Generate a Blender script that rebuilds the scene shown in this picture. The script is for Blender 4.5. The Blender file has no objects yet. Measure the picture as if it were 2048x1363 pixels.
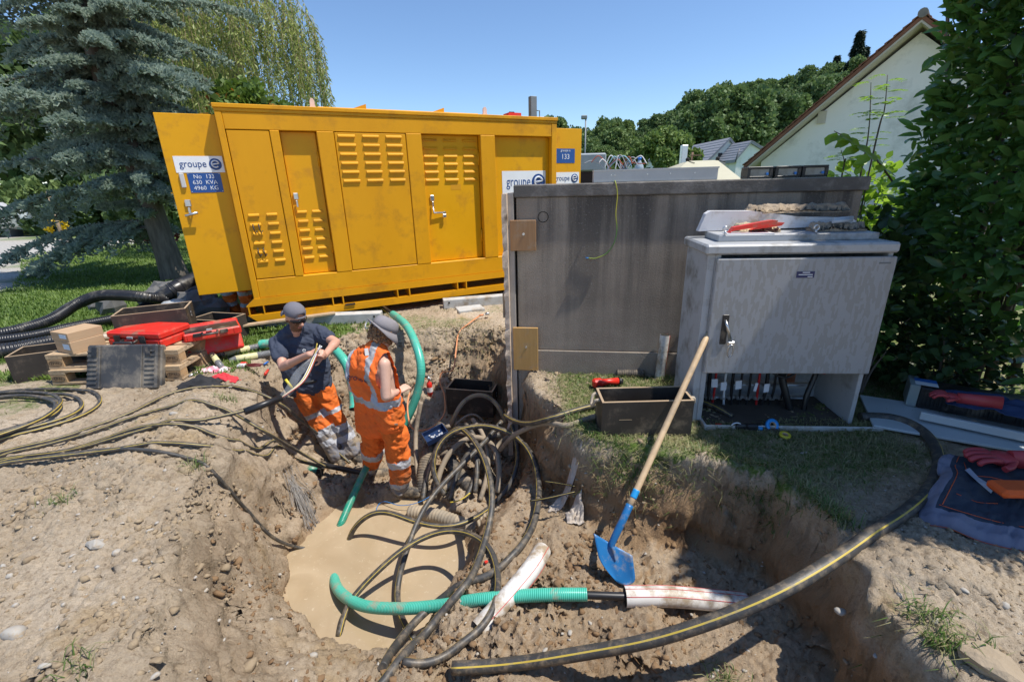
import bpy, bmesh, math, random
import numpy as np
from mathutils import Vector, Matrix, Euler
from mathutils.bvhtree import BVHTree

# ------------------------------------------------------------------ camera, sky, sun, exposure
SC = bpy.context.scene
COL = SC.collection
CAM_H, PITCH, ROLL, FPX = 1.70, math.radians(19.0), math.radians(1.45), 910.0
SUN_EL, SUN_AZ = math.radians(64.0), math.radians(104.0)     # compass azimuth from +Y towards +X
_F = np.array([0, math.cos(PITCH), -math.sin(PITCH)])
_r0 = np.array([1.0, 0, 0]); _u0 = np.cross(_r0, _F)
_R = math.cos(ROLL)*_r0 - math.sin(ROLL)*_u0
_U = math.sin(ROLL)*_r0 + math.cos(ROLL)*_u0
_C = np.array([0, 0, CAM_H])
cam_d = bpy.data.cameras.new('camera'); cam = bpy.data.objects.new('camera', cam_d); COL.objects.link(cam)
cam.matrix_world = Matrix(((_R[0], _U[0], -_F[0], 0), (_R[1], _U[1], -_F[1], 0), (_R[2], _U[2], -_F[2], CAM_H), (0, 0, 0, 1)))
cam_d.sensor_width = 36.0; cam_d.lens = 36.0*FPX/2048; cam_d.clip_start = 0.05; cam_d.clip_end = 3000
SC.camera = cam
world = bpy.data.worlds.new('World'); SC.world = world; world.use_nodes = True
_wn = world.node_tree.nodes; _bg = _wn['Background']
_sky = _wn.new('ShaderNodeTexSky'); _sky.sky_type = 'NISHITA'; _sky.sun_disc = False
_sky.sun_elevation = SUN_EL; _sky.sun_rotation = SUN_AZ
_sky.altitude = 450; _sky.air_density = 1.0; _sky.dust_density = 0.05; _sky.ozone_density = 6.0
world.node_tree.links.new(_sky.outputs[0], _bg.inputs[0]); _bg.inputs[1].default_value = 0.124
sun_d = bpy.data.lights.new('sun', 'SUN'); sun_d.energy = 4.1; sun_d.angle = math.radians(0.53); sun_d.color = (1, 0.95, 0.87)
sun = bpy.data.objects.new('sun', sun_d); COL.objects.link(sun)
SUN_DIR = Vector((math.sin(SUN_AZ)*math.cos(SUN_EL), math.cos(SUN_AZ)*math.cos(SUN_EL), math.sin(SUN_EL)))
sun.rotation_euler = SUN_DIR.to_track_quat('Z', 'Y').to_euler(); sun.location = (8, 0, 12)
SC.view_settings.view_transform = 'Standard'; SC.view_settings.look = 'None'
SC.view_settings.exposure = 0.5; SC.view_settings.gamma = 1.0; SC.view_settings.use_curve_mapping = False
SC.cycles.max_bounces = 6; SC.cycles.transparent_max_bounces = 16

# ------------------------------------------------------------------ measuring helpers (a sighted point gets its own height or distance)
def _ray(px, py): return (px-1024.0)/FPX*_R - (py-681.5)/FPX*_U + _F
def at(px, py, z=0.0):
    d = _ray(px, py); return Vector(_C + d*((z-CAM_H)/d[2]))
def atY(px, py, Y):
    d = _ray(px, py); return Vector(_C + d*(Y/d[1]))
def onpl(px, py, p0, n):
    d = _ray(px, py); n = np.array(n, float); return Vector(_C + d*(((np.array(p0)-_C)@n)/(d@n)))
def rnd(a, b): return random.uniform(a, b)
def V(*a): return Vector(a)

# ------------------------------------------------------------------ noise in numpy
class VN:
    def __init__(s, seed): s.t = np.random.RandomState(seed).rand(256, 256)
    def __call__(s, x, y):
        xi = np.floor(x).astype(int); yi = np.floor(y).astype(int); fx = x-xi; fy = y-yi
        fx = fx*fx*(3-2*fx); fy = fy*fy*(3-2*fy)
        a = s.t[xi & 255, yi & 255]; b = s.t[(xi+1) & 255, yi & 255]; c = s.t[xi & 255, (yi+1) & 255]; d = s.t[(xi+1) & 255, (yi+1) & 255]
        return (a*(1-fx)+b*fx)*(1-fy)+(c*(1-fx)+d*fx)*fy - 0.5
def fbm(x, y, sc, octv, seed, gain=0.5):
    r = 0; a = 1.0
    for o in range(octv):
        r = r + a*VN(seed+o)(x*sc+17.3*o, y*sc-9.1*o); sc *= 2.07; a *= gain
    return r
def smooth(e0, e1, x):
    t = np.clip((x-e0)/(e1-e0), 0, 1); return t*t*(3-2*t)

# ------------------------------------------------------------------ materials
MATS = {}
def _n(nt, t, **kw):
    n = nt.nodes.new(t)
    for k, v in kw.items():
        if k in n.inputs.keys(): n.inputs[k].default_value = v
        else: setattr(n, k, v)
    return n
def lk(nt, a, b): nt.links.new(a, b)
def c4(c): return (c[0], c[1], c[2], 1)
def mat(name, c1, c2=None, scale=6.0, rough=0.6, bump=0.0, bscale=40.0, metal=0.0, dirt=None, dirt_amt=0.0, dirt_scale=5.0, stretch=None, spec=None, trans=0.0, alpha=1.0, rvar=0.1, coat=0.0, detail=6.0, contrast=0.25, sub=None):
    """two tones mixed by noise, optional soil layer with its own patches, bump relief"""
    if name in MATS: return MATS[name]
    m = bpy.data.materials.new(name); m.use_nodes = True; nt = m.node_tree; b = nt.nodes['Principled BSDF']
    tc = _n(nt, 'ShaderNodeTexCoord'); src = tc.outputs['Object']
    if stretch:
        mp = _n(nt, 'ShaderNodeMapping'); mp.inputs['Scale'].default_value = stretch; lk(nt, src, mp.inputs[0]); src = mp.outputs[0]
    no = _n(nt, 'ShaderNodeTexNoise', Scale=scale, Detail=detail, Roughness=0.6); lk(nt, src, no.inputs['Vector'])
    cr = _n(nt, 'ShaderNodeValToRGB'); cr.color_ramp.elements[0].position = 0.5-contrast; cr.color_ramp.elements[1].position = 0.5+contrast
    cr.color_ramp.elements[0].color = c4(c1); cr.color_ramp.elements[1].color = c4(c2 or c1); lk(nt, no.outputs[0], cr.inputs[0])
    out = cr.outputs[0]
    if dirt:
        n2 = _n(nt, 'ShaderNodeTexNoise', Scale=dirt_scale, Detail=8.0, Roughness=0.7); lk(nt, tc.outputs['Object'], n2.inputs['Vector'])
        r2 = _n(nt, 'ShaderNodeValToRGB'); p = 0.62-0.3*dirt_amt; r2.color_ramp.elements[0].position = max(0, p-0.06); r2.color_ramp.elements[1].position = p+0.1
        lk(nt, n2.outputs[0], r2.inputs[0])
        mx = _n(nt, 'ShaderNodeMix', data_type='RGBA'); lk(nt, r2.outputs[0], mx.inputs[0]); lk(nt, out, mx.inputs[6]); mx.inputs[7].default_value = c4(dirt); out = mx.outputs[2]
    lk(nt, out, b.inputs['Base Color'])
    mr = _n(nt, 'ShaderNodeMapRange'); mr.inputs[3].default_value = max(0.02, rough-rvar); mr.inputs[4].default_value = min(1, rough+rvar)
    lk(nt, no.outputs[0], mr.inputs[0]); lk(nt, mr.outputs[0], b.inputs['Roughness'])
    b.inputs['Metallic'].default_value = metal
    if spec is not None: b.inputs['Specular IOR Level'].default_value = spec
    if trans: b.inputs['Transmission Weight'].default_value = trans
    if coat: b.inputs['Coat Weight'].default_value = coat
    if alpha < 1: b.inputs['Alpha'].default_value = alpha
    if bump:
        n3 = _n(nt, 'ShaderNodeTexNoise', Scale=bscale, Detail=5.0, Roughness=0.65); lk(nt, src, n3.inputs['Vector'])
        bp = _n(nt, 'ShaderNodeBump', Strength=bump, Distance=0.01); lk(nt, n3.outputs[0], bp.inputs['Height']); lk(nt, bp.outputs[0], b.inputs['Normal'])
    MATS[name] = m; return m
def leafmat(name, c1, c2, scale=3.0, rough=0.5, trans=0.35, tcol=None):
    if name in MATS: return MATS[name]
    m = bpy.data.materials.new(name); m.use_nodes = True; nt = m.node_tree; b = nt.nodes['Principled BSDF']; o = nt.nodes['Material Output']
    g = _n(nt, 'ShaderNodeNewGeometry'); oi = _n(nt, 'ShaderNodeTexNoise', Scale=scale, Detail=4.0); tc = _n(nt, 'ShaderNodeTexCoord'); lk(nt, tc.outputs['Object'], oi.inputs['Vector'])
    ad = _n(nt, 'ShaderNodeMath', operation='ADD'); sc = _n(nt, 'ShaderNodeMath', operation='MULTIPLY'); sc.inputs[1].default_value = 0.45
    lk(nt, g.outputs['Random Per Island'], sc.inputs[0]); lk(nt, sc.outputs[0], ad.inputs[0]); lk(nt, oi.outputs[0], ad.inputs[1])
    cr = _n(nt, 'ShaderNodeValToRGB'); cr.color_ramp.elements[0].position = 0.42; cr.color_ramp.elements[1].position = 1.0
    cr.color_ramp.elements[0].color = c4(c1); cr.color_ramp.elements[1].color = c4(c2); lk(nt, ad.outputs[0], cr.inputs[0]); lk(nt, cr.outputs[0], b.inputs['Base Color'])
    b.inputs['Roughness'].default_value = rough
    t = _n(nt, 'ShaderNodeBsdfTranslucent'); ms = _n(nt, 'ShaderNodeMixShader'); ms.inputs[0].default_value = trans
    if tcol: t.inputs[0].default_value = c4(tcol)
    else: lk(nt, cr.outputs[0], t.inputs[0])
    lk(nt, b.outputs[0], ms.inputs[1]); lk(nt, t.outputs[0], ms.inputs[2]); lk(nt, ms.outputs[0], o.inputs[0])
    MATS[name] = m; return m

SOIL = (0.29, 0.215, 0.14)
# ------------------------------------------------------------------ mesh building
class MB:
    def __init__(s): s.v = []; s.f = []; s.m = []; s.sm = []
    def add(s, vs, fs, mi=0, smooth=False):
        o = len(s.v); s.v += [tuple(p) for p in vs]
        for q in fs: s.f.append([i+o for i in q]); s.m.append(mi); s.sm.append(smooth)
    def box(s, lo, hi, mi=0, M=None, bev=0.0, taper=None):
        x0, y0, z0 = lo; x1, y1, z1 = hi
        if bev <= 0:
            vs = [(x0,y0,z0),(x1,y0,z0),(x1,y1,z0),(x0,y1,z0),(x0,y0,z1),(x1,y0,z1),(x1,y1,z1),(x0,y1,z1)]
            fs = [(0,3,2,1),(4,5,6,7),(0,1,5,4),(1,2,6,5),(2,3,7,6),(3,0,4,7)]
        else:
            b = min(bev, 0.49*min(x1-x0, y1-y0, z1-z0)); vs = []; idx = {}
            for i, X in enumerate((x0, x1)):
                for j, Y in enumerate((y0, y1)):
                    for k, Z in enumerate((z0, z1)):
                        sx, sy, sz = (b if i == 0 else -b), (b if j == 0 else -b), (b if k == 0 else -b)
                        for a, p in enumerate(((X, Y+sy, Z+sz), (X+sx, Y, Z+sz), (X+sx, Y+sy, Z))):
                            idx[i, j, k, a] = len(vs); vs.append(p)
            g = lambda i, j, k, a: idx[i, j, k, a]
            fs = [(g(0,0,0,0),g(0,0,1,0),g(0,1,1,0),g(0,1,0,0)), (g(1,0,0,0),g(1,1,0,0),g(1,1,1,0),g(1,0,1,0)),
                  (g(0,0,0,1),g(1,0,0,1),g(1,0,1,1),g(0,0,1,1)), (g(0,1,0,1),g(0,1,1,1),g(1,1,1,1),g(1,1,0,1)),
                  (g(0,0,0,2),g(0,1,0,2),g(1,1,0,2),g(1,0,0,2)), (g(0,0,1,2),g(1,0,1,2),g(1,1,1,2),g(0,1,1,2))]
            for k in (0, 1):
                for j in (0, 1):
                    q = (g(0,j,k,1), g(1,j,k,1), g(1,j,k,2), g(0,j,k,2)); fs.append(q if (j == 1) == (k == 0) else q[::-1])
                for i in (0, 1):
                    q = (g(i,0,k,0), g(i,1,k,0), g(i,1,k,2), g(i,0,k,2)); fs.append(q if (i == 0) == (k == 0) else q[::-1])
            for i in (0, 1):
                for j in (0, 1):
                    q = (g(i,j,0,0), g(i,j,1,0), g(i,j,1,1), g(i,j,0,1)); fs.append(q if (i == 0) == (j == 1) else q[::-1])
            for i in (0, 1):
                for j in (0, 1):
                    for k in (0, 1):
                        q = (g(i,j,k,0), g(i,j,k,1), g(i,j,k,2)); fs.append(q if (i+j+k) % 2 else q[::-1])
        if M is not None: vs = [M @ Vector(p) for p in vs]
        s.add(vs, fs, mi)
    def prism(s, poly, a, b, axis='z', mi=0, M=None):
        n = len(poly)
        def P(p, h): return {'z': (p[0], p[1], h), 'y': (p[0], h, p[1]), 'x': (h, p[0], p[1])}[axis]
        vs = [P(p, a) for p in poly]+[P(p, b) for p in poly]
        fs = [tuple(range(n))[::-1], tuple(range(n, 2*n))]+[(i, (i+1) % n, n+(i+1) % n, n+i) for i in range(n)]
        if M is not None: vs = [M @ Vector(p) for p in vs]
        s.add(vs, fs, mi)
    def tube(s, pts, r, n=8, mi=0, caps=True, stripe=None, rib=None, roll=0.0, flat=1.0, upv=None):
        """r: number or list; stripe=(material, side index list); rib=(pitch, amount, material)"""
        pts = [Vector(p) for p in pts]; N = len(pts); vs = []; up = Vector(upv) if upv else Vector((0, 0, 1))
        for i, p in enumerate(pts):
            t = (pts[min(i+1, N-1)]-pts[max(i-1, 0)])
            if t.length < 1e-9: t = Vector((0, 0, 1))
            t.normalize(); a = up-t*up.dot(t)
            if a.length < 0.15:
                a = (prev if i else Vector((0, 1, 0))); a = a-t*a.dot(t)
                if a.length < 1e-4: a = Vector((1, 0, 0))-t*t.x
            a.normalize()
            if i and a.dot(prev) < 0: a = -a
            if i: a = (a*0.5+(prev-t*prev.dot(t))*0.5); a.normalize()
            prev = a; bb = t.cross(a); rr = r[i] if isinstance(r, (list, tuple, np.ndarray)) else r
            for k in range(n):
                th = 2*math.pi*k/n+roll; vs.append(p+a*(math.cos(th)*rr)+bb*(math.sin(th)*rr*flat))
        o = len(s.v); s.v += [tuple(q) for q in vs]
        for i in range(N-1):
            for k in range(n):
                k2 = (k+1) % n; s.f.append([o+i*n+k, o+i*n+k2, o+(i+1)*n+k2, o+(i+1)*n+k])
                mm = mi
                if stripe and k in stripe[1]: mm = stripe[0]
                if rib and (i % rib[0]) in rib[1]: mm = rib[2]
                s.m.append(mm); s.sm.append(True)
        if caps:
            s.f.append([o+k for k in range(n)][::-1]); s.m.append(mi); s.sm.append(False)
            s.f.append([o+(N-1)*n+k for k in range(n)]); s.m.append(mi); s.sm.append(False)
    def lathe(s, prof, n=16, mi=0, M=None, caps=True):
        """prof: (r, z) pairs"""
        vs = []
        for r, z in prof:
            for k in range(n): vs.append((r*math.cos(2*math.pi*k/n), r*math.sin(2*math.pi*k/n), z))
        if M is not None: vs = [M @ Vector(p) for p in vs]
        o = len(s.v); s.v += [tuple(p) for p in vs]
        for i in range(len(prof)-1):
            for k in range(n):
                k2 = (k+1) % n; s.f.append([o+i*n+k, o+i*n+k2, o+(i+1)*n+k2, o+(i+1)*n+k]); s.m.append(mi); s.sm.append(True)
        if caps:
            s.f.append([o+k for k in range(n)][::-1]); s.m.append(mi); s.sm.append(False)
            L = (len(prof)-1)*n; s.f.append([o+L+k for k in range(n)]); s.m.append(mi); s.sm.append(False)
    def ball(s, c, r, seg=10, ring=7, mi=0, M=None, amp=0.0, seed=0):
        rx, ry, rz = r if isinstance(r, (tuple, list, Vector)) else (r, r, r); rg = random.Random(seed)
        vs = [(0, 0, -1)]
        for j in range(1, ring):
            ph = -math.pi/2+math.pi*j/ring
            for k in range(seg): vs.append((math.cos(ph)*math.cos(2*math.pi*k/seg), math.cos(ph)*math.sin(2*math.pi*k/seg), math.sin(ph)))
        vs.append((0, 0, 1)); out = []
        for p in vs:
            q = 1+rg.uniform(-amp, amp); P = Vector((p[0]*rx*q, p[1]*ry*q, p[2]*rz*q))
            if M is not None: P = M @ P
            out.append(P+Vector(c))
        fs = [(0, 1+(k+1) % seg, 1+k) for k in range(seg)]
        for j in range(ring-2):
            for k in range(seg): fs.append((1+j*seg+k, 1+j*seg+(k+1) % seg, 1+(j+1)*seg+(k+1) % seg, 1+(j+1)*seg+k))
        L = len(vs)-1; fs += [(L, 1+(ring-2)*seg+k, 1+(ring-2)*seg+(k+1) % seg) for k in range(seg)]
        s.add(out, fs, mi, True)
    def mesh(s, name, mats):
        me = bpy.data.meshes.new(name); me.from_pydata([tuple(p) for p in s.v], [], s.f)
        for m in (mats if isinstance(mats, (list, tuple)) else [mats]): me.materials.append(m)
        me.polygons.foreach_set('material_index', s.m); me.polygons.foreach_set('use_smooth', s.sm); me.update()
        return me
    def build(s, name, mats, parent=None, loc=None, rot=None, **kw):
        return obj(name, s.mesh(name, mats), parent, loc, rot, **kw)
def tag(o, label=None, cat=None, group=None, kind=None):
    if label: o['label'] = label
    if cat: o['category'] = cat
    if group: o['group'] = group
    if kind: o['kind'] = kind
    return o
def obj(name, me, parent=None, loc=None, rot=None, label=None, cat=None, group=None, kind=None):
    o = bpy.data.objects.new(name, me); COL.objects.link(o)
    if parent is not None: o.parent = parent
    if loc is not None: o.location = loc
    if rot is not None: o.rotation_euler = rot
    return tag(o, label, cat, group, kind)
def thing(name, label, cat, loc=(0, 0, 0), rz=0.0, group=None, rot=None):
    return obj(name, None, None, loc, rot or (0, 0, rz), label, cat, group)
def npmesh(name, v, f, mats, smooth=False, mi=None):
    """fast mesh from arrays, faces all of one size"""
    v = np.asarray(v, np.float32); f = np.asarray(f, np.int32); k = f.shape[1]
    me = bpy.data.meshes.new(name); me.vertices.add(len(v)); me.vertices.foreach_set('co', v.ravel())
    me.loops.add(f.size); me.loops.foreach_set('vertex_index', f.ravel())
    me.polygons.add(len(f)); me.polygons.foreach_set('loop_start', np.arange(0, f.size, k, dtype=np.int32))
    me.polygons.foreach_set('loop_total', np.full(len(f), k, np.int32))
    for m in (mats if isinstance(mats, (list, tuple)) else [mats]): me.materials.append(m)
    if mi is not None: me.polygons.foreach_set('material_index', np.asarray(mi, np.int32))
    if smooth: me.polygons.foreach_set('use_smooth', np.ones(len(f), bool))
    me.update(calc_edges=True); me.validate(); return me
def crom(P, per=10, closed=False):
    P = [Vector(p) for p in P]
    if closed: Q = [P[-1]]+P+[P[0], P[1]]
    else: Q = [P[0]*2-P[1]]+P+[P[-1]*2-P[-2]]
    out = []
    for i in range(1, len(Q)-2):
        a, b, c, d = Q[i-1], Q[i], Q[i+1], Q[i+2]
        for k in range(per):
            t = k/per; out.append(0.5*((2*b)+(c-a)*t+(2*a-5*b+4*c-d)*t*t+(3*b-a-3*c+d)*t*t*t))
    out.append(Q[-2]); return out
def resample(P, step):
    P = [Vector(p) for p in P]; L = [0.0]
    for i in range(1, len(P)): L.append(L[-1]+(P[i]-P[i-1]).length)
    n = max(2, int(L[-1]/step)); A = np.array(P); out = []
    for s_ in np.linspace(0, L[-1], n+1): out.append(Vector([np.interp(s_, L, A[:, k]) for k in range(3)]))
    return out
def copy_tree(o, parent=None):
    c = o.copy(); COL.objects.link(c); c.parent = parent
    for ch in list(o.children): copy_tree(ch, c)
    return c
def text_mesh(name, body, size, m, parent, loc, rot=(0, 0, 0), ext=0.001, align='CENTER', sx=1.0):
    cu = bpy.data.curves.new(name, 'FONT'); cu.body = body; cu.size = size; cu.extrude = ext; cu.align_x = align; cu.align_y = 'CENTER'; cu.resolution_u = 3
    t = bpy.data.objects.new(name, cu); COL.objects.link(t); bpy.context.view_layer.update()
    me = bpy.data.meshes.new_from_object(t.evaluated_get(bpy.context.evaluated_depsgraph_get()))
    bpy.data.objects.remove(t); bpy.data.curves.remove(cu); me.materials.clear(); me.materials.append(m)
    if sx != 1.0:
        for v_ in me.vertices: v_.co.x *= sx
    return obj(name, me, parent, loc, rot)
# ------------------------------------------------------------------ ground heights: lawn, pit, trench, hill
RIM = [(-1.25,0.55),(-1.5,1.2),(-1.72,1.75),(-1.98,2.3),(-2.12,2.8),(-2.2,3.4),(-2.62,4.1),(-2.8,4.6),(-2.5,5.1),(-1.9,5.35),(-1.2,5.5),(-.5,5.5),(.02,5.35),(.06,4.1),(.22,3.62),(.38,3.2),(.52,2.8),(.75,2.66),(1.2,2.55),(1.58,2.38),(1.64,1.95),(1.64,1.7),(1.56,1.45),(1.6,1.2),(1.8,.55)]
WATERP = [(-1.74,2.86),(-1.42,2.45),(-1.12,2.28),(-.78,2.16),(-.6,2.4),(-.52,2.82),(-.62,3.2),(-.95,3.42),(-1.5,3.3)]
FLOORP = [(-1.95,3.72),(-1.8,4.2),(-1.0,4.5),(-.25,4.6),(-.02,4.0),(.05,3.5),(-.2,3.2),(-.35,3.25),(-.6,3.5),(-1.2,3.6)]
BENCH = [(.12,3.0),(.5,2.5),(1.2,2.36),(1.46,2.2),(1.5,1.9),(1.48,1.5),(1.35,.55),(-.8,.55),(-.55,1.55),(-.3,2.0),(-.2,2.5)]
def _pd(x, y, poly, outside=False):
    """distance to a polygon's area (0 inside), or to its outside"""
    d = np.full(x.shape, 1e9); ins = np.zeros(x.shape, bool); n = len(poly)
    for i in range(n):
        ax, ay = poly[i]; bx, by = poly[(i+1) % n]; ex, ey = bx-ax, by-ay
        t = np.clip(((x-ax)*ex+(y-ay)*ey)/(ex*ex+ey*ey), 0, 1)
        d = np.minimum(d, np.hypot(x-ax-t*ex, y-ay-t*ey))
        c = ((ay > y) != (by > y)); xx = np.where(c, (bx-ax)*(y-ay)/np.where(by == ay, 1e-9, by-ay)+ax, 0); ins ^= c & (x < xx)
    return np.where(ins != outside, 0.0, d)
PIT_BACK = -0.98
def height(x, y, fine=True):
    x = np.asarray(x, float); y = np.asarray(y, float)
    wx = x+0.10*fbm(x, y, 2.2, 3, 5)+.05*fbm(x, y, 9, 2, 51); wy = y+0.10*fbm(x, y, 2.2, 3, 9)+.05*fbm(x, y, 9, 2, 55)
    near = (np.abs(x) < 7) & (y < 9)
    z = np.zeros(x.shape)
    X, Y = wx[near], wy[near]; e = 1e-4
    d = [(_pd(X, Y, RIM, True), 0.0), (_pd(X, Y, WATERP), -1.28), (_pd(X, Y, FLOORP), PIT_BACK), (_pd(X, Y, BENCH), -0.60)]
    p = 1.45; W = 0; Z = 0
    for dd, zz in d:
        w = 1/(dd+e)**p; W = W+w; Z = Z+w*zz
    zn = Z/W
    inside = d[0][0] > 0
    # dirt heaped beside the pit on the left, a hump the cables run over, a low heap by the trench edge
    xr, yr = x[near], y[near]
    out = smooth(0.0, 0.35, _pd(xr, yr, RIM))
    zn = zn + out*0.10*np.exp(-(((xr+2.5)/.55)**2+((yr-3.0)/.9)**2)) + 0.13*np.exp(-(((xr+2.05)/.5)**2+((yr-3.3)/.45)**2))*out
    zn = zn + 0.10*np.exp(-(((xr-1.85)/.22)**2+((yr-1.55)/.2)**2))
    zn = zn - 0.12*np.exp(-(((xr+3.6)/1.6)**2+((yr-1.7)/.8)**2))
    zn = zn - 0.05*smooth(2.0, 1.2, yr)*smooth(-.5, .2, -np.abs(xr-0)+.5)
    # mud spoil on the bench
    zn = zn + np.where(zn < -.3, .09*(fbm(xr, yr, 3.1, 3, 77)), 0)
    z[near] = zn
    # far land: gentle fall to the left, wooded hill at the back right
    far = smooth(7, 30, y)
    z = z - 0.32*smooth(3, 8, -x)*smooth(6.5, 11, y)
    hill = 15*smooth(85, 165, y+.25*x)*smooth(14, 80, x-.08*y) + 1*smooth(120, 220, y)*smooth(-20, 60, x)
    z = z + hill
    return z
def groundmask(x, y):
    """1 = grass, 0 = bare soil"""
    n = fbm(x, y, 1.4, 4, 31)
    inside = _pd(x, y, RIM, True) > 0
    dr = _pd(x, y, RIM)
    g = smooth(4.15, 4.9, y+1.0*n + 0.15*(x+4))*smooth(-.2, -1.0, x+.45*y-1.2+n)           # lawn behind the pallets, on the left
    g = np.maximum(g, smooth(7.2, 8.4, y+n))
    right = smooth(.25, .5, x)*smooth(2.05, 2.45, y-.25*(x-1.6)+.5*n)*0.42
    g = np.maximum(g, right)
    sparse = 0.42*smooth(3.1, 3.7, y+.6*n)*(x < -2.2)+.30*((y > 5.2) & (x > -2.7) & (x < 0))
    g = np.maximum(g, sparse*smooth(-.1, .3, n+.1))
    return np.where(inside & (dr <= 0), 0.0, np.clip(g, 0, 1))
GRAVEL = [(-70,24.5),(-30,25.0),(-18.6,22.6),(-15.8,21.0),(-16.6,19.2),(-17.5,17.3),(-16.2,15.2),(-13.5,12.6),(-11.9,10.8),(-10.4,8.8),(-14,8.2),(-30,9),(-70,9)]
def _axis(lo, hi, step, far0, far1, r=1.13):
    a = list(np.arange(lo, hi, step)); s_ = step; v = lo
    L = []
    while v > far0: s_ *= r; v -= s_; L.append(v)
    s_ = step; v = a[-1]; Rr = []
    while v < far1: s_ *= r; v += s_; Rr.append(v)
    return np.array(L[::-1]+a+Rr)
xs = _axis(-3.4, 2.6, 0.0125, -420, 420); ys = _axis(0.85, 5.7, 0.0125, -40, 520)
GX, GY = np.meshgrid(xs, ys)
GZ = height(GX, GY)
def _soil_relief(x, y, z):
    # clods, crumbs and spade marks of dug soil, weaker on trodden ground, none on lawn far away
    cell = fbm(x, y, 16, 4, 101, .62); big = fbm(x, y, 4.0, 3, 120); rid = 0.5-np.abs(fbm(x, y, 11, 3, 140, .6))*1.6
    crumb = np.maximum(0, fbm(x, y, 38, 3, 160, .7))
    wet = smooth(-.95, -1.15, z)
    patch = .35+.65*smooth(-.12, .25, fbm(x, y, 2.1, 3, 180))
    fine_ = fbm(x, y, 75, 2, 190, .7)
    patch = patch*np.where(_pd(x, y, RIM) > 0, np.where(x > 0, .38, .72), 1.0)
    return (0.035*big + patch*(0.044*cell + 0.026*rid + 0.016*crumb) + .014*fine_ + .005*np.random.RandomState(8).normal(size=x.shape)*(.4+.6*patch))*(1-.85*wet)
nearw = smooth(8.0, 5.5, GY)*smooth(7, 4.5, np.abs(GX))
GM = groundmask(GX, GY)
gravel = np.where(_pd(GX+.8*fbm(GX, GY, .5, 3, 61), GY+.6*fbm(GX, GY, .5, 3, 67), GRAVEL) <= 0, 1.0, 0.0)
GM = GM*(1-gravel)
GZ = GZ + nearw*_soil_relief(GX, GY, GZ)*(1-.6*GM) + .03*(1-nearw)*fbm(GX, GY, .7, 3, 300)*smooth(60, 40, GY)
_interp_x, _interp_y = xs, ys
def gz(x, y):
    """height of the finished ground"""
    i = int(np.clip(np.searchsorted(xs, x)-1, 0, len(xs)-2)); j = int(np.clip(np.searchsorted(ys, y)-1, 0, len(ys)-2))
    fx = (x-xs[i])/(xs[i+1]-xs[i]); fy = (y-ys[j])/(ys[j+1]-ys[j])
    return float((GZ[j, i]*(1-fx)+GZ[j, i+1]*fx)*(1-fy)+(GZ[j+1, i]*(1-fx)+GZ[j+1, i+1]*fx)*fy)
def gzv(x, y):
    i = np.clip(np.searchsorted(xs, x)-1, 0, len(xs)-2); j = np.clip(np.searchsorted(ys, y)-1, 0, len(ys)-2)
    fx = (x-xs[i])/(xs[i+1]-xs[i]); fy = (y-ys[j])/(ys[j+1]-ys[j])
    return (GZ[j, i]*(1-fx)+GZ[j, i+1]*fx)*(1-fy)+(GZ[j+1, i]*(1-fx)+GZ[j+1, i+1]*fx)*fy
def atg(px, py, dz=0.0, z0=0.0):
    """where the line of sight meets the ground"""
    z = z0
    for _ in range(40):
        p = at(px, py, z); z = z*.5+.5*(gz(p.x, p.y)+dz)
    return at(px, py, z)
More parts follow.
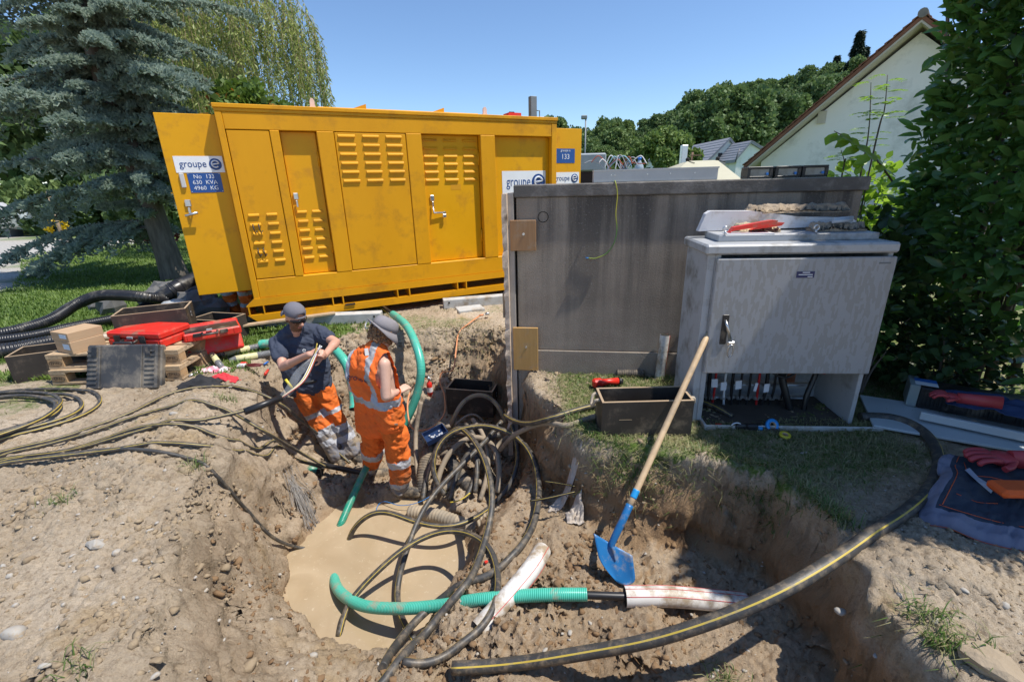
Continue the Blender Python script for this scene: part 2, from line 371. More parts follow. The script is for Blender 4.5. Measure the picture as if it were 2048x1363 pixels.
def ground_material():
    m = bpy.data.materials.new('ground_soil_grass_gravel'); m.use_nodes = True; nt = m.node_tree; b = nt.nodes['Principled BSDF']
    tc = _n(nt, 'ShaderNodeTexCoord'); O = tc.outputs['Object']
    def noise(s, d=6.0, r=.6):
        n = _n(nt, 'ShaderNodeTexNoise', Scale=s, Detail=d, Roughness=r); lk(nt, O, n.inputs['Vector']); return n.outputs[0]
    def ramp(src, stops):
        r = _n(nt, 'ShaderNodeValToRGB'); e = r.color_ramp.elements
        while len(e) < len(stops): e.new(0.5)
        for k, (p, c) in enumerate(stops): e[k].position = p; e[k].color = c4(c) if len(c) == 3 else c
        lk(nt, src, r.inputs[0]); return r.outputs[0]
    def mix(fac, a, c):
        x = _n(nt, 'ShaderNodeMix', data_type='RGBA'); lk(nt, fac, x.inputs[0]); lk(nt, a, x.inputs[6])
        if isinstance(c, tuple): x.inputs[7].default_value = c4(c)
        else: lk(nt, c, x.inputs[7])
        return x.outputs[2]
    soil = ramp(noise(1.1, 8), [(.32, (.315, .245, .168)), (.5, (.455, .365, .262)), (.68, (.565, .468, .353))])
    ochre = mix(ramp(noise(2.3, 5), [(.55, (0, 0, 0)), (.7, (.75, .75, .75))]), soil, (.40, .285, .15))
    grit_crevice = mix(ramp(noise(55, 4, .7), [(.5, (0, 0, 0)), (.75, (.5, .5, .5))]), ochre, (.23, .165, .10))
    grit_crevice = mix(ramp(noise(24, 7, .75), [(.50, (0, 0, 0)), (.66, (.6, .6, .6))]), grit_crevice, (.17, .12, .075))  # dark noise spots paint the shade of crevices between crumbs
    pale = mix(ramp(noise(7.5, 6, .7), [(.58, (0, 0, 0)), (.7, (.5, .5, .5))]), grit_crevice, (.50, .42, .32))
    # deep soil: dug faces are damper and browner than the dried crust on top; the brown also paints in the tone of the shaded trench
    at_w = _n(nt, 'ShaderNodeAttribute', attribute_name='moist_shade'); damp = mix(at_w.outputs['Fac'], pale, mix(ramp(noise(3.2, 7), [(.35, (0,0,0)), (.65, (1,1,1))]), ramp(noise(9, 5), [(.3, (.20, .115, .055)), (.7, (.30, .185, .095))]), (.36, .24, .135)))
    gr = ramp(noise(2.6, 8, .7), [(.25, (.055, .10, .018)), (.5, (.10, .16, .03)), (.75, (.19, .22, .07))])
    at_g = _n(nt, 'ShaderNodeAttribute', attribute_name='grass'); at_v = _n(nt, 'ShaderNodeAttribute', attribute_name='gravel')
    nb = noise(14, 5, .7); ad = _n(nt, 'ShaderNodeMath', operation='ADD'); lk(nt, nb, ad.inputs[0]); lk(nt, at_g.outputs['Fac'], ad.inputs[1])
    col = mix(ramp(ad.outputs[0], [(.72, (0, 0, 0)), (1.05, (1, 1, 1))]), damp, gr)
    gv = ramp(noise(26, 3, .7), [(.3, (.30, .285, .26)), (.7, (.52, .50, .47))])
    col = mix(at_v.outputs['Fac'], col, gv)
    lk(nt, col, b.inputs['Base Color'])
    rr = _n(nt, 'ShaderNodeMapRange'); rr.inputs[3].default_value = .95; rr.inputs[4].default_value = .62; lk(nt, at_w.outputs['Fac'], rr.inputs[0]); lk(nt, rr.outputs[0], b.inputs['Roughness'])
    b.inputs['Specular IOR Level'].default_value = .25
    n1 = noise(95, 6, .75); bp = _n(nt, 'ShaderNodeBump', Strength=.8, Distance=.012); lk(nt, n1, bp.inputs['Height'])
    n0 = noise(30, 7, .7); b0 = _n(nt, 'ShaderNodeBump', Strength=.75, Distance=.03); lk(nt, n0, b0.inputs['Height']); lk(nt, b0.outputs[0], bp.inputs['Normal']); lk(nt, bp.outputs[0], b.inputs['Normal'])
    return m
ny, nx = GX.shape
# push the dug faces in and out sideways so that the banks are lumpy, not combed
dzx = np.gradient(GZ, axis=1)/np.gradient(xs)[None, :]; dzy = np.gradient(GZ, axis=0)/np.gradient(ys)[:, None]; sl_ = np.sqrt(dzx**2+dzy**2); stp = nearw*smooth(.5, 1.6, sl_)
lat = .05*fbm(GX*.5+GY*.5, GZ*1.2, 9, 4, 510, .65)+.07*fbm((GX-GY)*.6, GZ*1.1, 4, 3, 530)
VX = GX-stp*lat*dzx/(sl_+1e-3); VY = GY-stp*lat*dzy/(sl_+1e-3)
idx = np.arange(nx*ny).reshape(ny, nx)
faces = np.stack([idx[:-1, :-1], idx[:-1, 1:], idx[1:, 1:], idx[1:, :-1]], -1).reshape(-1, 4)
gme = npmesh('ground', np.stack([VX, VY, GZ], -1).reshape(-1, 3), faces, ground_material(), smooth=False)
for nm, arr in (('grass', GM), ('gravel', gravel), ('moist_shade', (.35+.65*smooth(.5, 1.5, sl_))*smooth(-.04, -.28, GZ+.12*fbm(GX, GY, 2.0, 3, 400))*(.22+.78*smooth(-.75, .05, GX+.2*fbm(GX, GY, 1.5, 2, 420)))+.5*np.exp(-((GZ+1.04)/.05)**2)*(GX < .2))):  # damp by depth, slope and side, with trench shade painted in; wet water margin
    a = gme.attributes.new(nm, 'FLOAT', 'POINT'); a.data.foreach_set('value', arr.astype(np.float32).ravel())
obj('ground', gme, kind='structure')

# muddy water standing in the pit
WATER_Z = -1.05
def water_material():
    m = bpy.data.materials.new('muddy_water'); m.use_nodes = True; nt = m.node_tree; b = nt.nodes['Principled BSDF']
    tc = _n(nt, 'ShaderNodeTexCoord'); n1 = _n(nt, 'ShaderNodeTexNoise', Scale=2.6, Detail=5.0, Distortion=1.2); lk(nt, tc.outputs['Object'], n1.inputs['Vector'])
    cr = _n(nt, 'ShaderNodeValToRGB'); cr.color_ramp.elements[0].position = .3; cr.color_ramp.elements[1].position = .7
    cr.color_ramp.elements[0].color = (.35, .265, .165, 1); cr.color_ramp.elements[1].color = (.43, .335, .22, 1); lk(nt, n1.outputs[0], cr.inputs[0])
    # foam flecks drifting on the surface
    n2 = _n(nt, 'ShaderNodeTexNoise', Scale=30.0, Detail=4.0, Roughness=.7); lk(nt, tc.outputs['Object'], n2.inputs['Vector'])
    r2 = _n(nt, 'ShaderNodeValToRGB'); r2.color_ramp.elements[0].position = .60; r2.color_ramp.elements[1].position = .72; lk(nt, n2.outputs[0], r2.inputs[0])
    mx = _n(nt, 'ShaderNodeMix', data_type='RGBA'); lk(nt, r2.outputs[0], mx.inputs[0]); lk(nt, cr.outputs[0], mx.inputs[6]); mx.inputs[7].default_value = (.50, .41, .29, 1)
    lk(nt, mx.outputs[2], b.inputs['Base Color']); b.inputs['Roughness'].default_value = .09; b.inputs['IOR'].default_value = 1.33
    n3 = _n(nt, 'ShaderNodeTexNoise', Scale=9.0, Detail=3.0); lk(nt, tc.outputs['Object'], n3.inputs['Vector'])
    bp = _n(nt, 'ShaderNodeBump', Strength=.06, Distance=.01); lk(nt, n3.outputs[0], bp.inputs['Height']); lk(nt, bp.outputs[0], b.inputs['Normal'])
    return m
mb = MB(); mb.prism([(-2.2,1.9),(0.0,1.9),(0.0,3.75),(-2.2,3.75)], WATER_Z-.05, WATER_Z)
mb.build('water', water_material(), kind='structure')
# ------------------------------------------------------------------ shared materials
YEL = mat('yellow_paint', (.64, .285, .003), (.74, .345, .005), scale=1.6, rough=.5, spec=.3, bump=.05, bscale=300, dirt=(.50, .225, .012), dirt_amt=.12, dirt_scale=2.2, stretch=(1, 1, .35), rvar=.12)
YELB = mat('yellow_paint_door', (.70, .335, .003), (.76, .37, .004), scale=2.2, rough=.45, spec=.3, rvar=.1, dirt=(.55, .25, .015), dirt_amt=.12, dirt_scale=3)
DARK = mat('dark_gap', (.012, .010, .008), (.02, .017, .012), rough=.9)
STEEL = mat('galvanised_steel', (.50, .51, .52), (.66, .67, .68), scale=20, rough=.32, metal=.9)
BLACKP = mat('black_plastic', (.012, .012, .013), (.022, .022, .024), rough=.42, dirt=(.16, .13, .10), dirt_amt=.12)
WHITEP = mat('white_sticker', (.78, .79, .80), (.84, .85, .86), rough=.4)
BLUEP = mat('blue_plate', (.012, .07, .27), (.016, .085, .31), rough=.35)
BLUET = mat('blue_lettering', (.008, .055, .22), rough=.4)
WHITET = mat('white_lettering', (.75, .78, .82), rough=.4)
CONC = mat('light_concrete', (.40, .40, .38), (.55, .55, .53), scale=9, rough=.85, bump=.25, bscale=120, dirt=(.33, .27, .20), dirt_amt=.2)
WOODG = mat('weathered_wood', (.34, .235, .14), (.50, .37, .235), scale=3, rough=.8, bump=.25, bscale=30, stretch=(1, 14, 14), dirt=(.22, .17, .12), dirt_amt=.2)

# ------------------------------------------------------------------ yellow transformer container
CY = math.radians(25.8); CP = at(521, 643, .12)
cont = thing('transformer_container', 'large yellow steel transformer container with louvred doors and skid base, standing on concrete beams', 'container', CP, CY)
def cbox(name, lo, hi, m=YEL, bev=.006, parent=cont):
    b = MB(); b.box(lo, hi, bev=bev); return b.build(name, m, parent)
L0, L1, DEP = -.02, 4.39, 1.95
cbox('body_shell', (L0+.01, .115, .20), (L1-.01, DEP, 2.45))
b = MB(); b.box((L0-.012, -.02, 2.455), (L1+.012, DEP+.02, 2.50), bev=.006); b.box((L0, -.008, 2.42), (L1, .12, 2.4545), bev=.004); b.build('roof_edge', YEL, cont)
cbox('top_rail', (.05, 0, 2.239), (4.30, .1145, 2.4195)); cbox('bottom_rail', (.05, 0, .30), (4.30, .1145, .53))
for a_, c_ in ((L0, .049), (.495, .595), (1.003, 1.198), (2.09, 2.294), (3.14, 3.363), (4.301, L1)):
    z0, z1 = (.205, 2.4195) if a_ in (L0, 4.301) else (.531, 2.238)
    cbox('post', (a_, -.004, z0), (c_, .114, z1))
def louvres(parent, u0, u1, cols, z0, z1, rows, w, y):
    for i in range(cols):
        for j in range(rows):
            u = u0+(u1-u0)*i/max(1, cols-1); z = z0+(z1-z0)*j/max(1, rows-1)
            b = MB(); b.prism([(y, z-.012), (y-.018, z-.010), (y-.016, z+.004), (y, z+.02)], u-w/2, u+w/2, axis='x'); b.build('louvre', YEL, parent)
p1 = cbox('side_panel', (.056, .004, .54), (.489, .113, 2.232)); louvres(p1, .165, .36, 2, .75, 1.30, 6, .115, .003)
hk = mat('black_iron', (.02, .02, .022), rough=.5)
for zz in (1.09, .81):
    for uu in (.135, .195):
        b = MB(); b.tube([(uu, -.012, zz+.11), (uu+.004, -.03, zz+.05), (uu+.012, -.028, zz), (uu+.03, -.02, zz+.03)], .006, 6); b.build('hook', hk, p1)
p2 = cbox('side_panel', (1.205, .002, .54), (2.083, .113, 2.232)); louvres(p2, 1.345, 1.93, 3, 1.665, 2.19, 6, .20, .001)
def cdoor(u0, u1, name='access_door'):
    d = cbox(name, (u0+.008, .085, .537), (u1-.008, .1145, 2.235), YELB)
    for zz in (.78, 1.85):
        b = MB(); b.tube([(u1-.012, .075, zz), (u1-.012, .075, zz+.17)], .012, 8); b.build('hinge', YEL, d)
    return d
d1 = cdoor(.595, 1.003); louvres(d1, .70, .88, 2, .74, 1.31, 6, .115, .084)
def latch(parent, u, z, y=.085, pad=False):
    b = MB(); b.box((u-.03, y-.022, z-.04), (u+.03, y-.001, z+.04), bev=.008); b.box((u-.012, y-.035, z-.13), (u+.014, y-.02, z-.045), bev=.006); o_ = b.build('latch', STEEL, parent)
    if pad:
        b = MB(); b.tube([(u, y-.03, z-.12), (u, y-.04, z-.2), (u+.18, y-.03, z-.2)], .012, 8); b.build('bolt', STEEL, o_)
        b = MB(); b.box((u+.13, y-.05, z-.27), (u+.18, y-.025, z-.22), bev=.006); b.tube([(u+.14, y-.037, z-.22), (u+.155, y-.037, z-.185), (u+.17, y-.037, z-.22)], .004, 6); b.build('padlock', STEEL, o_)
latch(d1, .66, 1.50)
d2 = cdoor(2.294, 3.14); louvres(d2, 2.43, 3.0, 3, 1.655, 2.17, 6, .19, .084); latch(d2, 2.40, 1.42, pad=True)
b = MB(); b.box((2.69, .0835, 1.52), (2.84, .0847, 1.60)); b.build('faded_patch', mat('old_label_patch', (.66, .30, .005), rough=.5), d2)
cbox('recessed_panel', (3.366, .09, .533), (4.298, .1147, 2.236), YELB)
def logo(parent, u0, u1, z0, z1, y, name='sticker'):
    """white sticker with blue lettering and the round e mark"""
    s_ = MB(); s_.box((u0, y-.003, z0), (u1, y-.0005, z1)); st = s_.build(name, WHITEP, parent)
    h = z1-z0; w = u1-u0
    text_mesh('lettering', 'groupe', h*.62, BLUET, st, (u0+w*.37, y-.0042, z0+h*.52), (math.pi/2, 0, 0), sx=w/h/3.25*1.02)
    r = h*.36; cx_ = u0+w*.83; b_ = MB()
    b_.lathe([(r, 0), (r, .002)], 28, M=Matrix.Translation((cx_, y-.0035, z0+h*.5)) @ Matrix.Rotation(math.pi/2, 4, 'X')); em = b_.build('emblem', BLUET, st)
    pts = [(cx_-r*.55, z0+h*.5-r*.02), (cx_+r*.62, z0+h*.5+r*.12)]
    b_ = MB(); arc = [(cx_-r*.5, y-.008, z0+h*.5)] + [(cx_+r*.55*math.cos(t), y-.008, z0+h*.5+r*.1+r*.55*math.sin(t)) for t in np.linspace(.05, math.pi*1.72, 14)]
    arc = [(cx_-r*.52, y-.0075, z0+h*.5-.02*r), (cx_+r*.58, y-.0075, z0+h*.5+.12*r)] + [(cx_+r*.58*math.cos(t), y-.0075, z0+h*.5+r*.05+r*.58*math.sin(t)) for t in np.linspace(.25, math.pi*1.75, 16)]
    b_.tube(arc, r*.13, 5, upv=(0, 1, 0)); b_.build('emblem_letter', WHITET, em)
    return st
logo(cont, 3.50, 4.245, 1.44, 1.765, .0895)
# end doors, folded open in line with the front
ed = MB(); ed.box((-.60, .135, .39), (-.03, .165, 2.40), bev=.004); ed = ed.build('end_door', YELB, cont)
logo(ed, -.52, -.045, 1.79, 1.965, .1345)
b = MB(); b.box((-.425, .131, 1.573), (-.10, .1345, 1.785)); pl = b.build('number_plate', BLUEP, ed)
for i, t in enumerate(('No  133', '630  KVA', '4960  KG')): text_mesh('lettering', t, .062, WHITET, pl, (-.265, .1295, 1.745-.062*i), (math.pi/2, 0, 0))
for uu in (-.415, -.11):
    for zz in (1.585, 1.775):
        b = MB(); b.lathe([(.005, 0), (.004, .003)], 8, M=Matrix.Translation((uu, .1315, zz)) @ Matrix.Rotation(math.pi/2, 4, 'X')); b.build('rivet', STEEL, pl)
b = MB(); b.box((-.50, .11, 1.63), (-.455, .1345, 1.785), bev=.006); b.build('meter_box', mat('grey_plastic', (.55, .55, .54), rough=.5), ed)
latch(ed, -.48, 1.46, .135)
b = MB(); b.tube([(-.53, .08, 1.325), (-.40, .07, 1.355)], .014, 8); b.tube([(-.465, .13, 1.34), (-.465, .075, 1.34)], .009, 8); b.build('handle', STEEL, ed)
b = MB(); b.tube([(-.62, .15, 1.575), (-.50, .145, 1.585)], .006, 6); b.build('stay_rod', YEL, ed)
er = MB(); er.box((4.40, .135, .39), (4.935, .165, 2.375), bev=.004); er = er.build('end_door', YELB, cont)
b = MB(); b.box((4.44, .131, 1.875), (4.81, .1345, 2.085)); pl = b.build('number_plate', BLUEP, er)
text_mesh('lettering', '133', .105, WHITET, pl, (4.635, .1295, 1.965), (math.pi/2, 0, 0)); text_mesh('lettering', 'groupe e', .05, WHITET, pl, (4.635, .1295, 2.058), (math.pi/2, 0, 0))
logo(er, 4.39, 4.90, 1.55, 1.738, .1345)
# roof fittings
LUG = mat('pale_lug_paint', (.75, .50, .40), (.80, .60, .52), rough=.5)
for uu in (1.013, 3.264):
    b = MB(); pr = [(.05*math.cos(t), .06+.05*math.sin(t)) for t in np.linspace(-.4, math.pi+.4, 12)]; pr += [(-.07, 0), (.07, 0)]
    b.prism([(uu+p[0]*.55, 2.50+p[1]) for p in pr], .08, .11, axis='y'); b.build('lifting_lug', LUG, cont)
cbox('roof_hatch', (1.08, .25, 2.501), (3.23, 1.7, 2.545))
for uu in (1.613, 2.664):
    b = MB(); b.prism([(uu-.10, 2.546), (uu+.06, 2.546), (uu+.06, 2.60)], .26, .30, axis='y'); b.build('hatch_wedge', YEL, cont)
RED = mat('red_plastic', (.62, .025, .015), (.70, .035, .02), rough=.38, dirt=(.35, .14, .09), dirt_amt=.12)
# skid
sk = MB(); sk.prism([(L0-.10, .205), (L1+.10, .205), (L1+.02, .2985), (L0-.0, .2985)], -.012, .09, axis='y'); sk.prism([(L0-.0, 0), (L1, 0), (L1+.10, .095), (L0-.10, .095)], -.012, .10, axis='y')
skid = sk.build('skid', YEL, cont)
for (a_, c_) in ((-.105, -.09), (.062, .075), (.89, .903), (1.02, 1.035), (1.76, 1.773), (1.93, 1.944), (2.66, 2.674), (2.8, 2.814), (3.55, 3.56), (4.47, 4.485)):
    b = MB(); b.box((a_, -.011, .0955), (c_, .6, .2045)); b.build('pocket_web', YEL, skid)
b = MB(); b.box((L0, .25, .01), (L1, DEP-.1, .199)); b.build('underframe', mat('brown_underframe', (.11, .06, .02), (.16, .09, .03), rough=.9), skid)
b = MB(); b.box((1.04, -.03, .075), (1.17, -.0125, .097)); b.build('stop_plate', hk, skid)
# concrete beams and plank under it
def beam(name, label, cat, p0, p1, w, h, z, m, mdl=None):
    p0, p1 = Vector(p0), Vector(p1); d = p1-p0; L = d.length; t = thing(name, label, cat, (p0.x, p0.y, z), math.atan2(d.y, d.x)); b_ = MB(); b_.box((0, 0, 0), (L, w, h), bev=.006); b_.build('beam', m, t) ; return t, L
t, L = beam('concrete_beam', 'long pale concrete beam lying under the left end of the yellow container', 'beam', at(522, 655, .0), at(762, 645, 0), .16, .13, .0, CONC)
b = MB(); b.lathe([(.014, 0), (.014, .004)], 12, M=Matrix.Translation((L-.08, -.003, .09)) @ Matrix.Rotation(math.pi/2, 4, 'X')); b.build('bolt_hole', DARK, t)
t, L = beam('concrete_beam', 'short pale concrete beam under the container beside the plywood shoring', 'beam', at(888, 618, 0), at(1060, 604, 0), .16, .13, .0, CONC)
b = MB(); b.lathe([(.014, 0), (.014, .004)], 12, M=Matrix.Translation((.08, -.003, .09)) @ Matrix.Rotation(math.pi/2, 4, 'X')); b.build('bolt_hole', DARK, t)
pk0, pk1 = at(487, 660, .1), at(672, 634, .1)
b = MB(); b.box((0, 0, 0), ((pk1-pk0).length, .09, .025), bev=.003)
b.build('wooden_plank', WOODG, None, (pk0.x, pk0.y, .135), (0, 0, math.atan2(pk1.y-pk0.y, pk1.x-pk0.x)), label='narrow weathered wooden plank lying on the concrete beam under the container', cat='plank')
p = atg(940, 620); b = MB(); b.box((-.19, -.12, 0), (.19, .12, .05), bev=.008)
b.build('concrete_slab', CONC, None, (p.x, p.y, p.z-.01), (.02, .0, .35), label='small flat concrete slab on the soil in front of the short beam', cat='slab')
# red box and folding bracket on and behind the roof
b = MB(); b.prism([(-.12, 0), (.13, 0), (.125, .13), (-.09, .13)], -.1, .1, axis='y'); q = cont.matrix_world
def cl(u, y, z): return Vector((CP.x+u*math.cos(CY)-y*math.sin(CY), CP.y+u*math.sin(CY)+y*math.cos(CY), CP.z+z))
rb = b.build('red_canister', RED, None, cl(3.98, .7, 2.501), (0, 0, CY), label='small red canister standing on the container roof', cat='canister')
b = MB(); b.tube([(-.05, 0, .13), (-.03, 0, .15), (.05, 0, .15), (.06, 0, .13)], .008, 6); b.build('carry_handle', BLACKP, rb)
GREYM = mat('grey_steel_paint', (.16, .18, .19), (.24, .26, .27), rough=.5, metal=.3)
br = thing('crane_bracket', 'grey folding steel bracket rising behind the right end of the container', 'bracket', cl(4.75, 1.4, 2.3), CY)
b = MB(); b.prism([(-.35, .0), (-.25, .0), (.05, .30), (-.02, .34)], -.04, .04, axis='y'); b.build('arm', mat('rusty_arm', (.28, .13, .08), (.36, .24, .2), rough=.7), br)
b = MB(); b.box((-.06, -.05, .28), (.06, .05, .72), bev=.006); b.build('upright', GREYM, br)
b = MB(); b.tube([(.06, 0, .5), (.14, 0, .5), (.14, 0, .3), (.02, 0, .3)], .012, 6); b.build('hook', GREYM, br)
b = MB(); b.box((-.5, -.1, -2.42), (.3, .1, .05), bev=.01); b.build('post_base', GREYM, br)

# ------------------------------------------------------------------ concrete kiosk (transformer house) with coping
def concrete_dark():
    m = bpy.data.materials.new('stained_concrete'); m.use_nodes = True; nt = m.node_tree; bb = nt.nodes['Principled BSDF']
    tc = _n(nt, 'ShaderNodeTexCoord')
    def nz(sc, st=None, d=6):
        s_ = tc.outputs['Object']
        if st: mp = _n(nt, 'ShaderNodeMapping'); mp.inputs['Scale'].default_value = st; lk(nt, s_, mp.inputs[0]); s_ = mp.outputs[0]
        n_ = _n(nt, 'ShaderNodeTexNoise', Scale=sc, Detail=float(d), Roughness=.65); lk(nt, s_, n_.inputs['Vector']); return n_.outputs[0]
    def rp(src, a, c1, bq, c2):
        r = _n(nt, 'ShaderNodeValToRGB'); e = r.color_ramp.elements; e[0].position = a; e[0].color = c4(c1); e[1].position = bq; e[1].color = c4(c2); lk(nt, src, r.inputs[0]); return r.outputs[0]
    base = rp(nz(2.2), .3, (.24, .195, .155), .7, (.38, .32, .255))
    st = rp(nz(4.0, (1, 1, .06), 9), .43, (0, 0, 0), .57, (1, 1, 1))
    sp = _n(nt, 'ShaderNodeSeparateXYZ'); lk(nt, tc.outputs['Object'], sp.inputs[0])
    mr = _n(nt, 'ShaderNodeMapRange'); mr.inputs[1].default_value = .3; mr.inputs[2].default_value = 1.65; mr.inputs[3].default_value = .15; mr.inputs[4].default_value = .95; lk(nt, sp.outputs[2], mr.inputs[0])
    mu = _n(nt, 'ShaderNodeMath', operation='MULTIPLY'); lk(nt, st, mu.inputs[0]); lk(nt, mr.outputs[0], mu.inputs[1])
    mx = _n(nt, 'ShaderNodeMix', data_type='RGBA'); lk(nt, mu.outputs[0], mx.inputs[0]); lk(nt, base, mx.inputs[6]); mx.inputs[7].default_value = (.075, .066, .058, 1)
    fine = rp(nz(60, None, 3), .58, (0, 0, 0), .72, (.75, .75, .75))
    m2 = _n(nt, 'ShaderNodeMix', data_type='RGBA'); lk(nt, fine, m2.inputs[0]); lk(nt, mx.outputs[2], m2.inputs[6]); m2.inputs[7].default_value = (.34, .31, .27, 1)
    lk(nt, m2.outputs[2], bb.inputs['Base Color']); bb.inputs['Roughness'].default_value = .93
    bp = _n(nt, 'ShaderNodeBump', Strength=.8, Distance=.01); lk(nt, nz(90, None, 4), bp.inputs['Height']); lk(nt, bp.outputs[0], bb.inputs['Normal']); return m
KY = math.radians(-8.0); KP = at(1090, 745, 0)
kiosk = thing('concrete_kiosk', 'low flat-roofed dark stained concrete transformer kiosk behind the grey cabinet', 'kiosk', KP, KY)
CD = concrete_dark()
b = MB(); b.box((-.245, 0, .2345), (2.44, .80, 1.59), bev=.006); b.build('wall', CD, kiosk)
b = MB(); b.box((-.255, -.012, -1.3), (2.45, .81, .2315), bev=.006); b.build('foundation', CD, kiosk)
b = MB(); b.box((-.262, -.02, 1.5905), (2.468, .83, 1.692), bev=.008); b.build('coping', mat('coping_concrete', (.10, .09, .08), (.17, .155, .14), scale=5, rough=.95, bump=.4, bscale=60, dirt=(.24, .22, .2), dirt_amt=.2), kiosk)
b = MB(); pts = [(-.016+.043*math.cos(t), -.001, 1.43+.043*math.sin(t)) for t in np.linspace(0, 2*math.pi, 25)]; b.tube(pts, .003, 5, caps=False, upv=(0, 1, 0)); b.build('plugged_core_ring', DARK, kiosk)
def kl(u, y, z): return Vector((KP.x+u*math.cos(KY)-y*math.sin(KY), KP.y+u*math.sin(KY)+y*math.cos(KY), z))
# plywood shoring beside the kiosk and the two brown plates that hold it
PLY = mat('plywood_edge', (.58, .44, .32), (.72, .58, .45), scale=4, rough=.85, bump=.3, bscale=60, stretch=(12, 12, 1), dirt=(.16, .11, .07), dirt_amt=.25, dirt_scale=5)
GPAN = mat('grey_shoring_face', (.36, .33, .29), (.44, .40, .36), rough=.8)
sh = thing('shoring_panel', 'tall rough-edged plywood shoring panel standing against the side of the kiosk in the pit', 'board', kl(-.30, .0, -1.0), KY)
def ragged(u0, u1, y0, y1, z0, z1, n=40, amp=.012, seed=1):
    rg = random.Random(seed); b_ = MB(); prof = []
    zz = np.linspace(z0, z1, n); vs = []
    off = [rg.uniform(-amp, amp)*(1 if i % 3 else 1.6) for i in range(n)]
    vs = []
    for i, z in enumerate(zz): vs += [(u0+off[i]*.6, y0+off[i], z), (u1, y0+rg.uniform(-.003, .003), z), (u1, y1, z), (u0, y1, z)]
    fs = [(0, 3, 2, 1), tuple(4*(n-1)+k for k in range(4))]
    for i in range(n-1):
        for k in range(4): fs.append((4*i+k, 4*i+(k+1) % 4, 4*i+4+(k+1) % 4, 4*i+4+k))
    b_.add(vs, fs); return b_
ragged(-.055, -.012, -.10, .60, .14, 2.625, 50, .010, 3).build('outer_board', PLY, sh)
ragged(-.0115, .035, -.03, .60, .20, 2.63, 24, .002, 4).build('inner_board', GPAN, sh)
b = MB(); b.box((-.078, -.05, 1.55), (-.056, .1, 1.78), bev=.003); b.build('cleat', WOODG, sh)
BRN = mat('brown_shuttering_plate', (.30, .155, .065), (.40, .22, .10), scale=5, rough=.55, stretch=(10, 10, 1), dirt=(.36, .27, .18), dirt_amt=.15)
BRN2 = mat('ochre_shuttering_plate', (.42, .24, .075), (.52, .31, .11), scale=5, rough=.55, stretch=(10, 10, 1), dirt=(.36, .27, .18), dirt_amt=.1)
for (u0, z0, u1, z1, mm, lab) in ((-.295, 1.153, -.074, 1.409, BRN, 'upper reddish-brown wooden plate screwed to the kiosk corner'), (-.291, .039, -.062, .457, BRN2, 'lower and taller ochre wooden plate screwed to the kiosk corner')):
    t = thing('wooden_plate', lab, 'board', kl(u0, -.045, z0), KY); b = MB(); b.box((0, 0, 0), (u1-u0, .024, z1-z0), bev=.003); b.build('board', mm, t)
    b = MB(); b.lathe([(.012, 0), (.010, .004)], 10, M=Matrix.Translation(((u1-u0)*.52, -.001, (z1-z0)*.55)) @ Matrix.Rotation(math.pi/2, 4, 'X')); b.build('screw_head', STEEL, t)

# ------------------------------------------------------------------ grey distribution cabinet
GY1 = mat('grey_cabinet', (.36, .37, .38), (.43, .44, .45), scale=4, rough=.5, bump=.06, bscale=200, dirt=(.20, .19, .17), dirt_amt=.18, dirt_scale=4)
def door_patchy():
    m = bpy.data.materials.new('weather_flaked_door'); m.use_nodes = True; nt = m.node_tree; bb = nt.nodes['Principled BSDF']
    tc = _n(nt, 'ShaderNodeTexCoord'); mp = _n(nt, 'ShaderNodeMapping'); mp.inputs['Scale'].default_value = (60, 1, 16); lk(nt, tc.outputs['Object'], mp.inputs[0])
    vo = _n(nt, 'ShaderNodeTexVoronoi', Scale=1.0, distance='CHEBYCHEV'); lk(nt, mp.outputs[0], vo.inputs['Vector'])
    n_ = _n(nt, 'ShaderNodeTexNoise', Scale=3.5, Detail=3.0); lk(nt, tc.outputs['Object'], n_.inputs['Vector'])
    sp = _n(nt, 'ShaderNodeSeparateColor'); lk(nt, vo.outputs['Color'], sp.inputs[0])
    ad = _n(nt, 'ShaderNodeMath', operation='ADD'); lk(nt, sp.outputs[0], ad.inputs[0]); lk(nt, n_.outputs[0], ad.inputs[1])
    cr = _n(nt, 'ShaderNodeValToRGB'); cr.color_ramp.interpolation = 'CONSTANT'; cr.color_ramp.elements[0].color = (.29, .285, .275, 1); cr.color_ramp.elements[1].position = .98; cr.color_ramp.elements[1].color = (.328, .33, .337, 1)
    lk(nt, ad.outputs[0], cr.inputs[0]); lk(nt, cr.outputs[0], bb.inputs['Base Color']); bb.inputs['Roughness'].default_value = .55
    m3 = _n(nt, 'ShaderNodeMapping'); m3.inputs['Scale'].default_value = (1, 1, 60); lk(nt, tc.outputs['Object'], m3.inputs[0])
    n3 = _n(nt, 'ShaderNodeTexNoise', Scale=8.0, Detail=2.0); lk(nt, m3.outputs[0], n3.inputs['Vector'])
    bp = _n(nt, 'ShaderNodeBump', Strength=.12, Distance=.004); lk(nt, n3.outputs[0], bp.inputs['Height']); lk(nt, bp.outputs[0], bb.inputs['Normal']); return m
AB = math.radians(-4.5); AP = at(1410, 845, 0)
cab = thing('distribution_cabinet', 'grey electric distribution cabinet with flaked patchy door and open cable base', 'cabinet', AP, AB)
def abox(name, lo, hi, m=GY1, bev=.004, parent=cab):
    b_ = MB(); b_.box(lo, hi, bev=bev); return b_.build(name, m, parent)
abox('side_wall', (-.115, .0, 0), (-.068, .46, 1.235)); abox('side_wall', (1.0, .0, 0), (1.03, .46, 1.235))
abox('back_wall', (-.067, .44, 0), (.999, .459, 1.235)); lid = abox('lid', (-.14, -.035, 1.2355), (1.04, .49, 1.30), bev=.012)
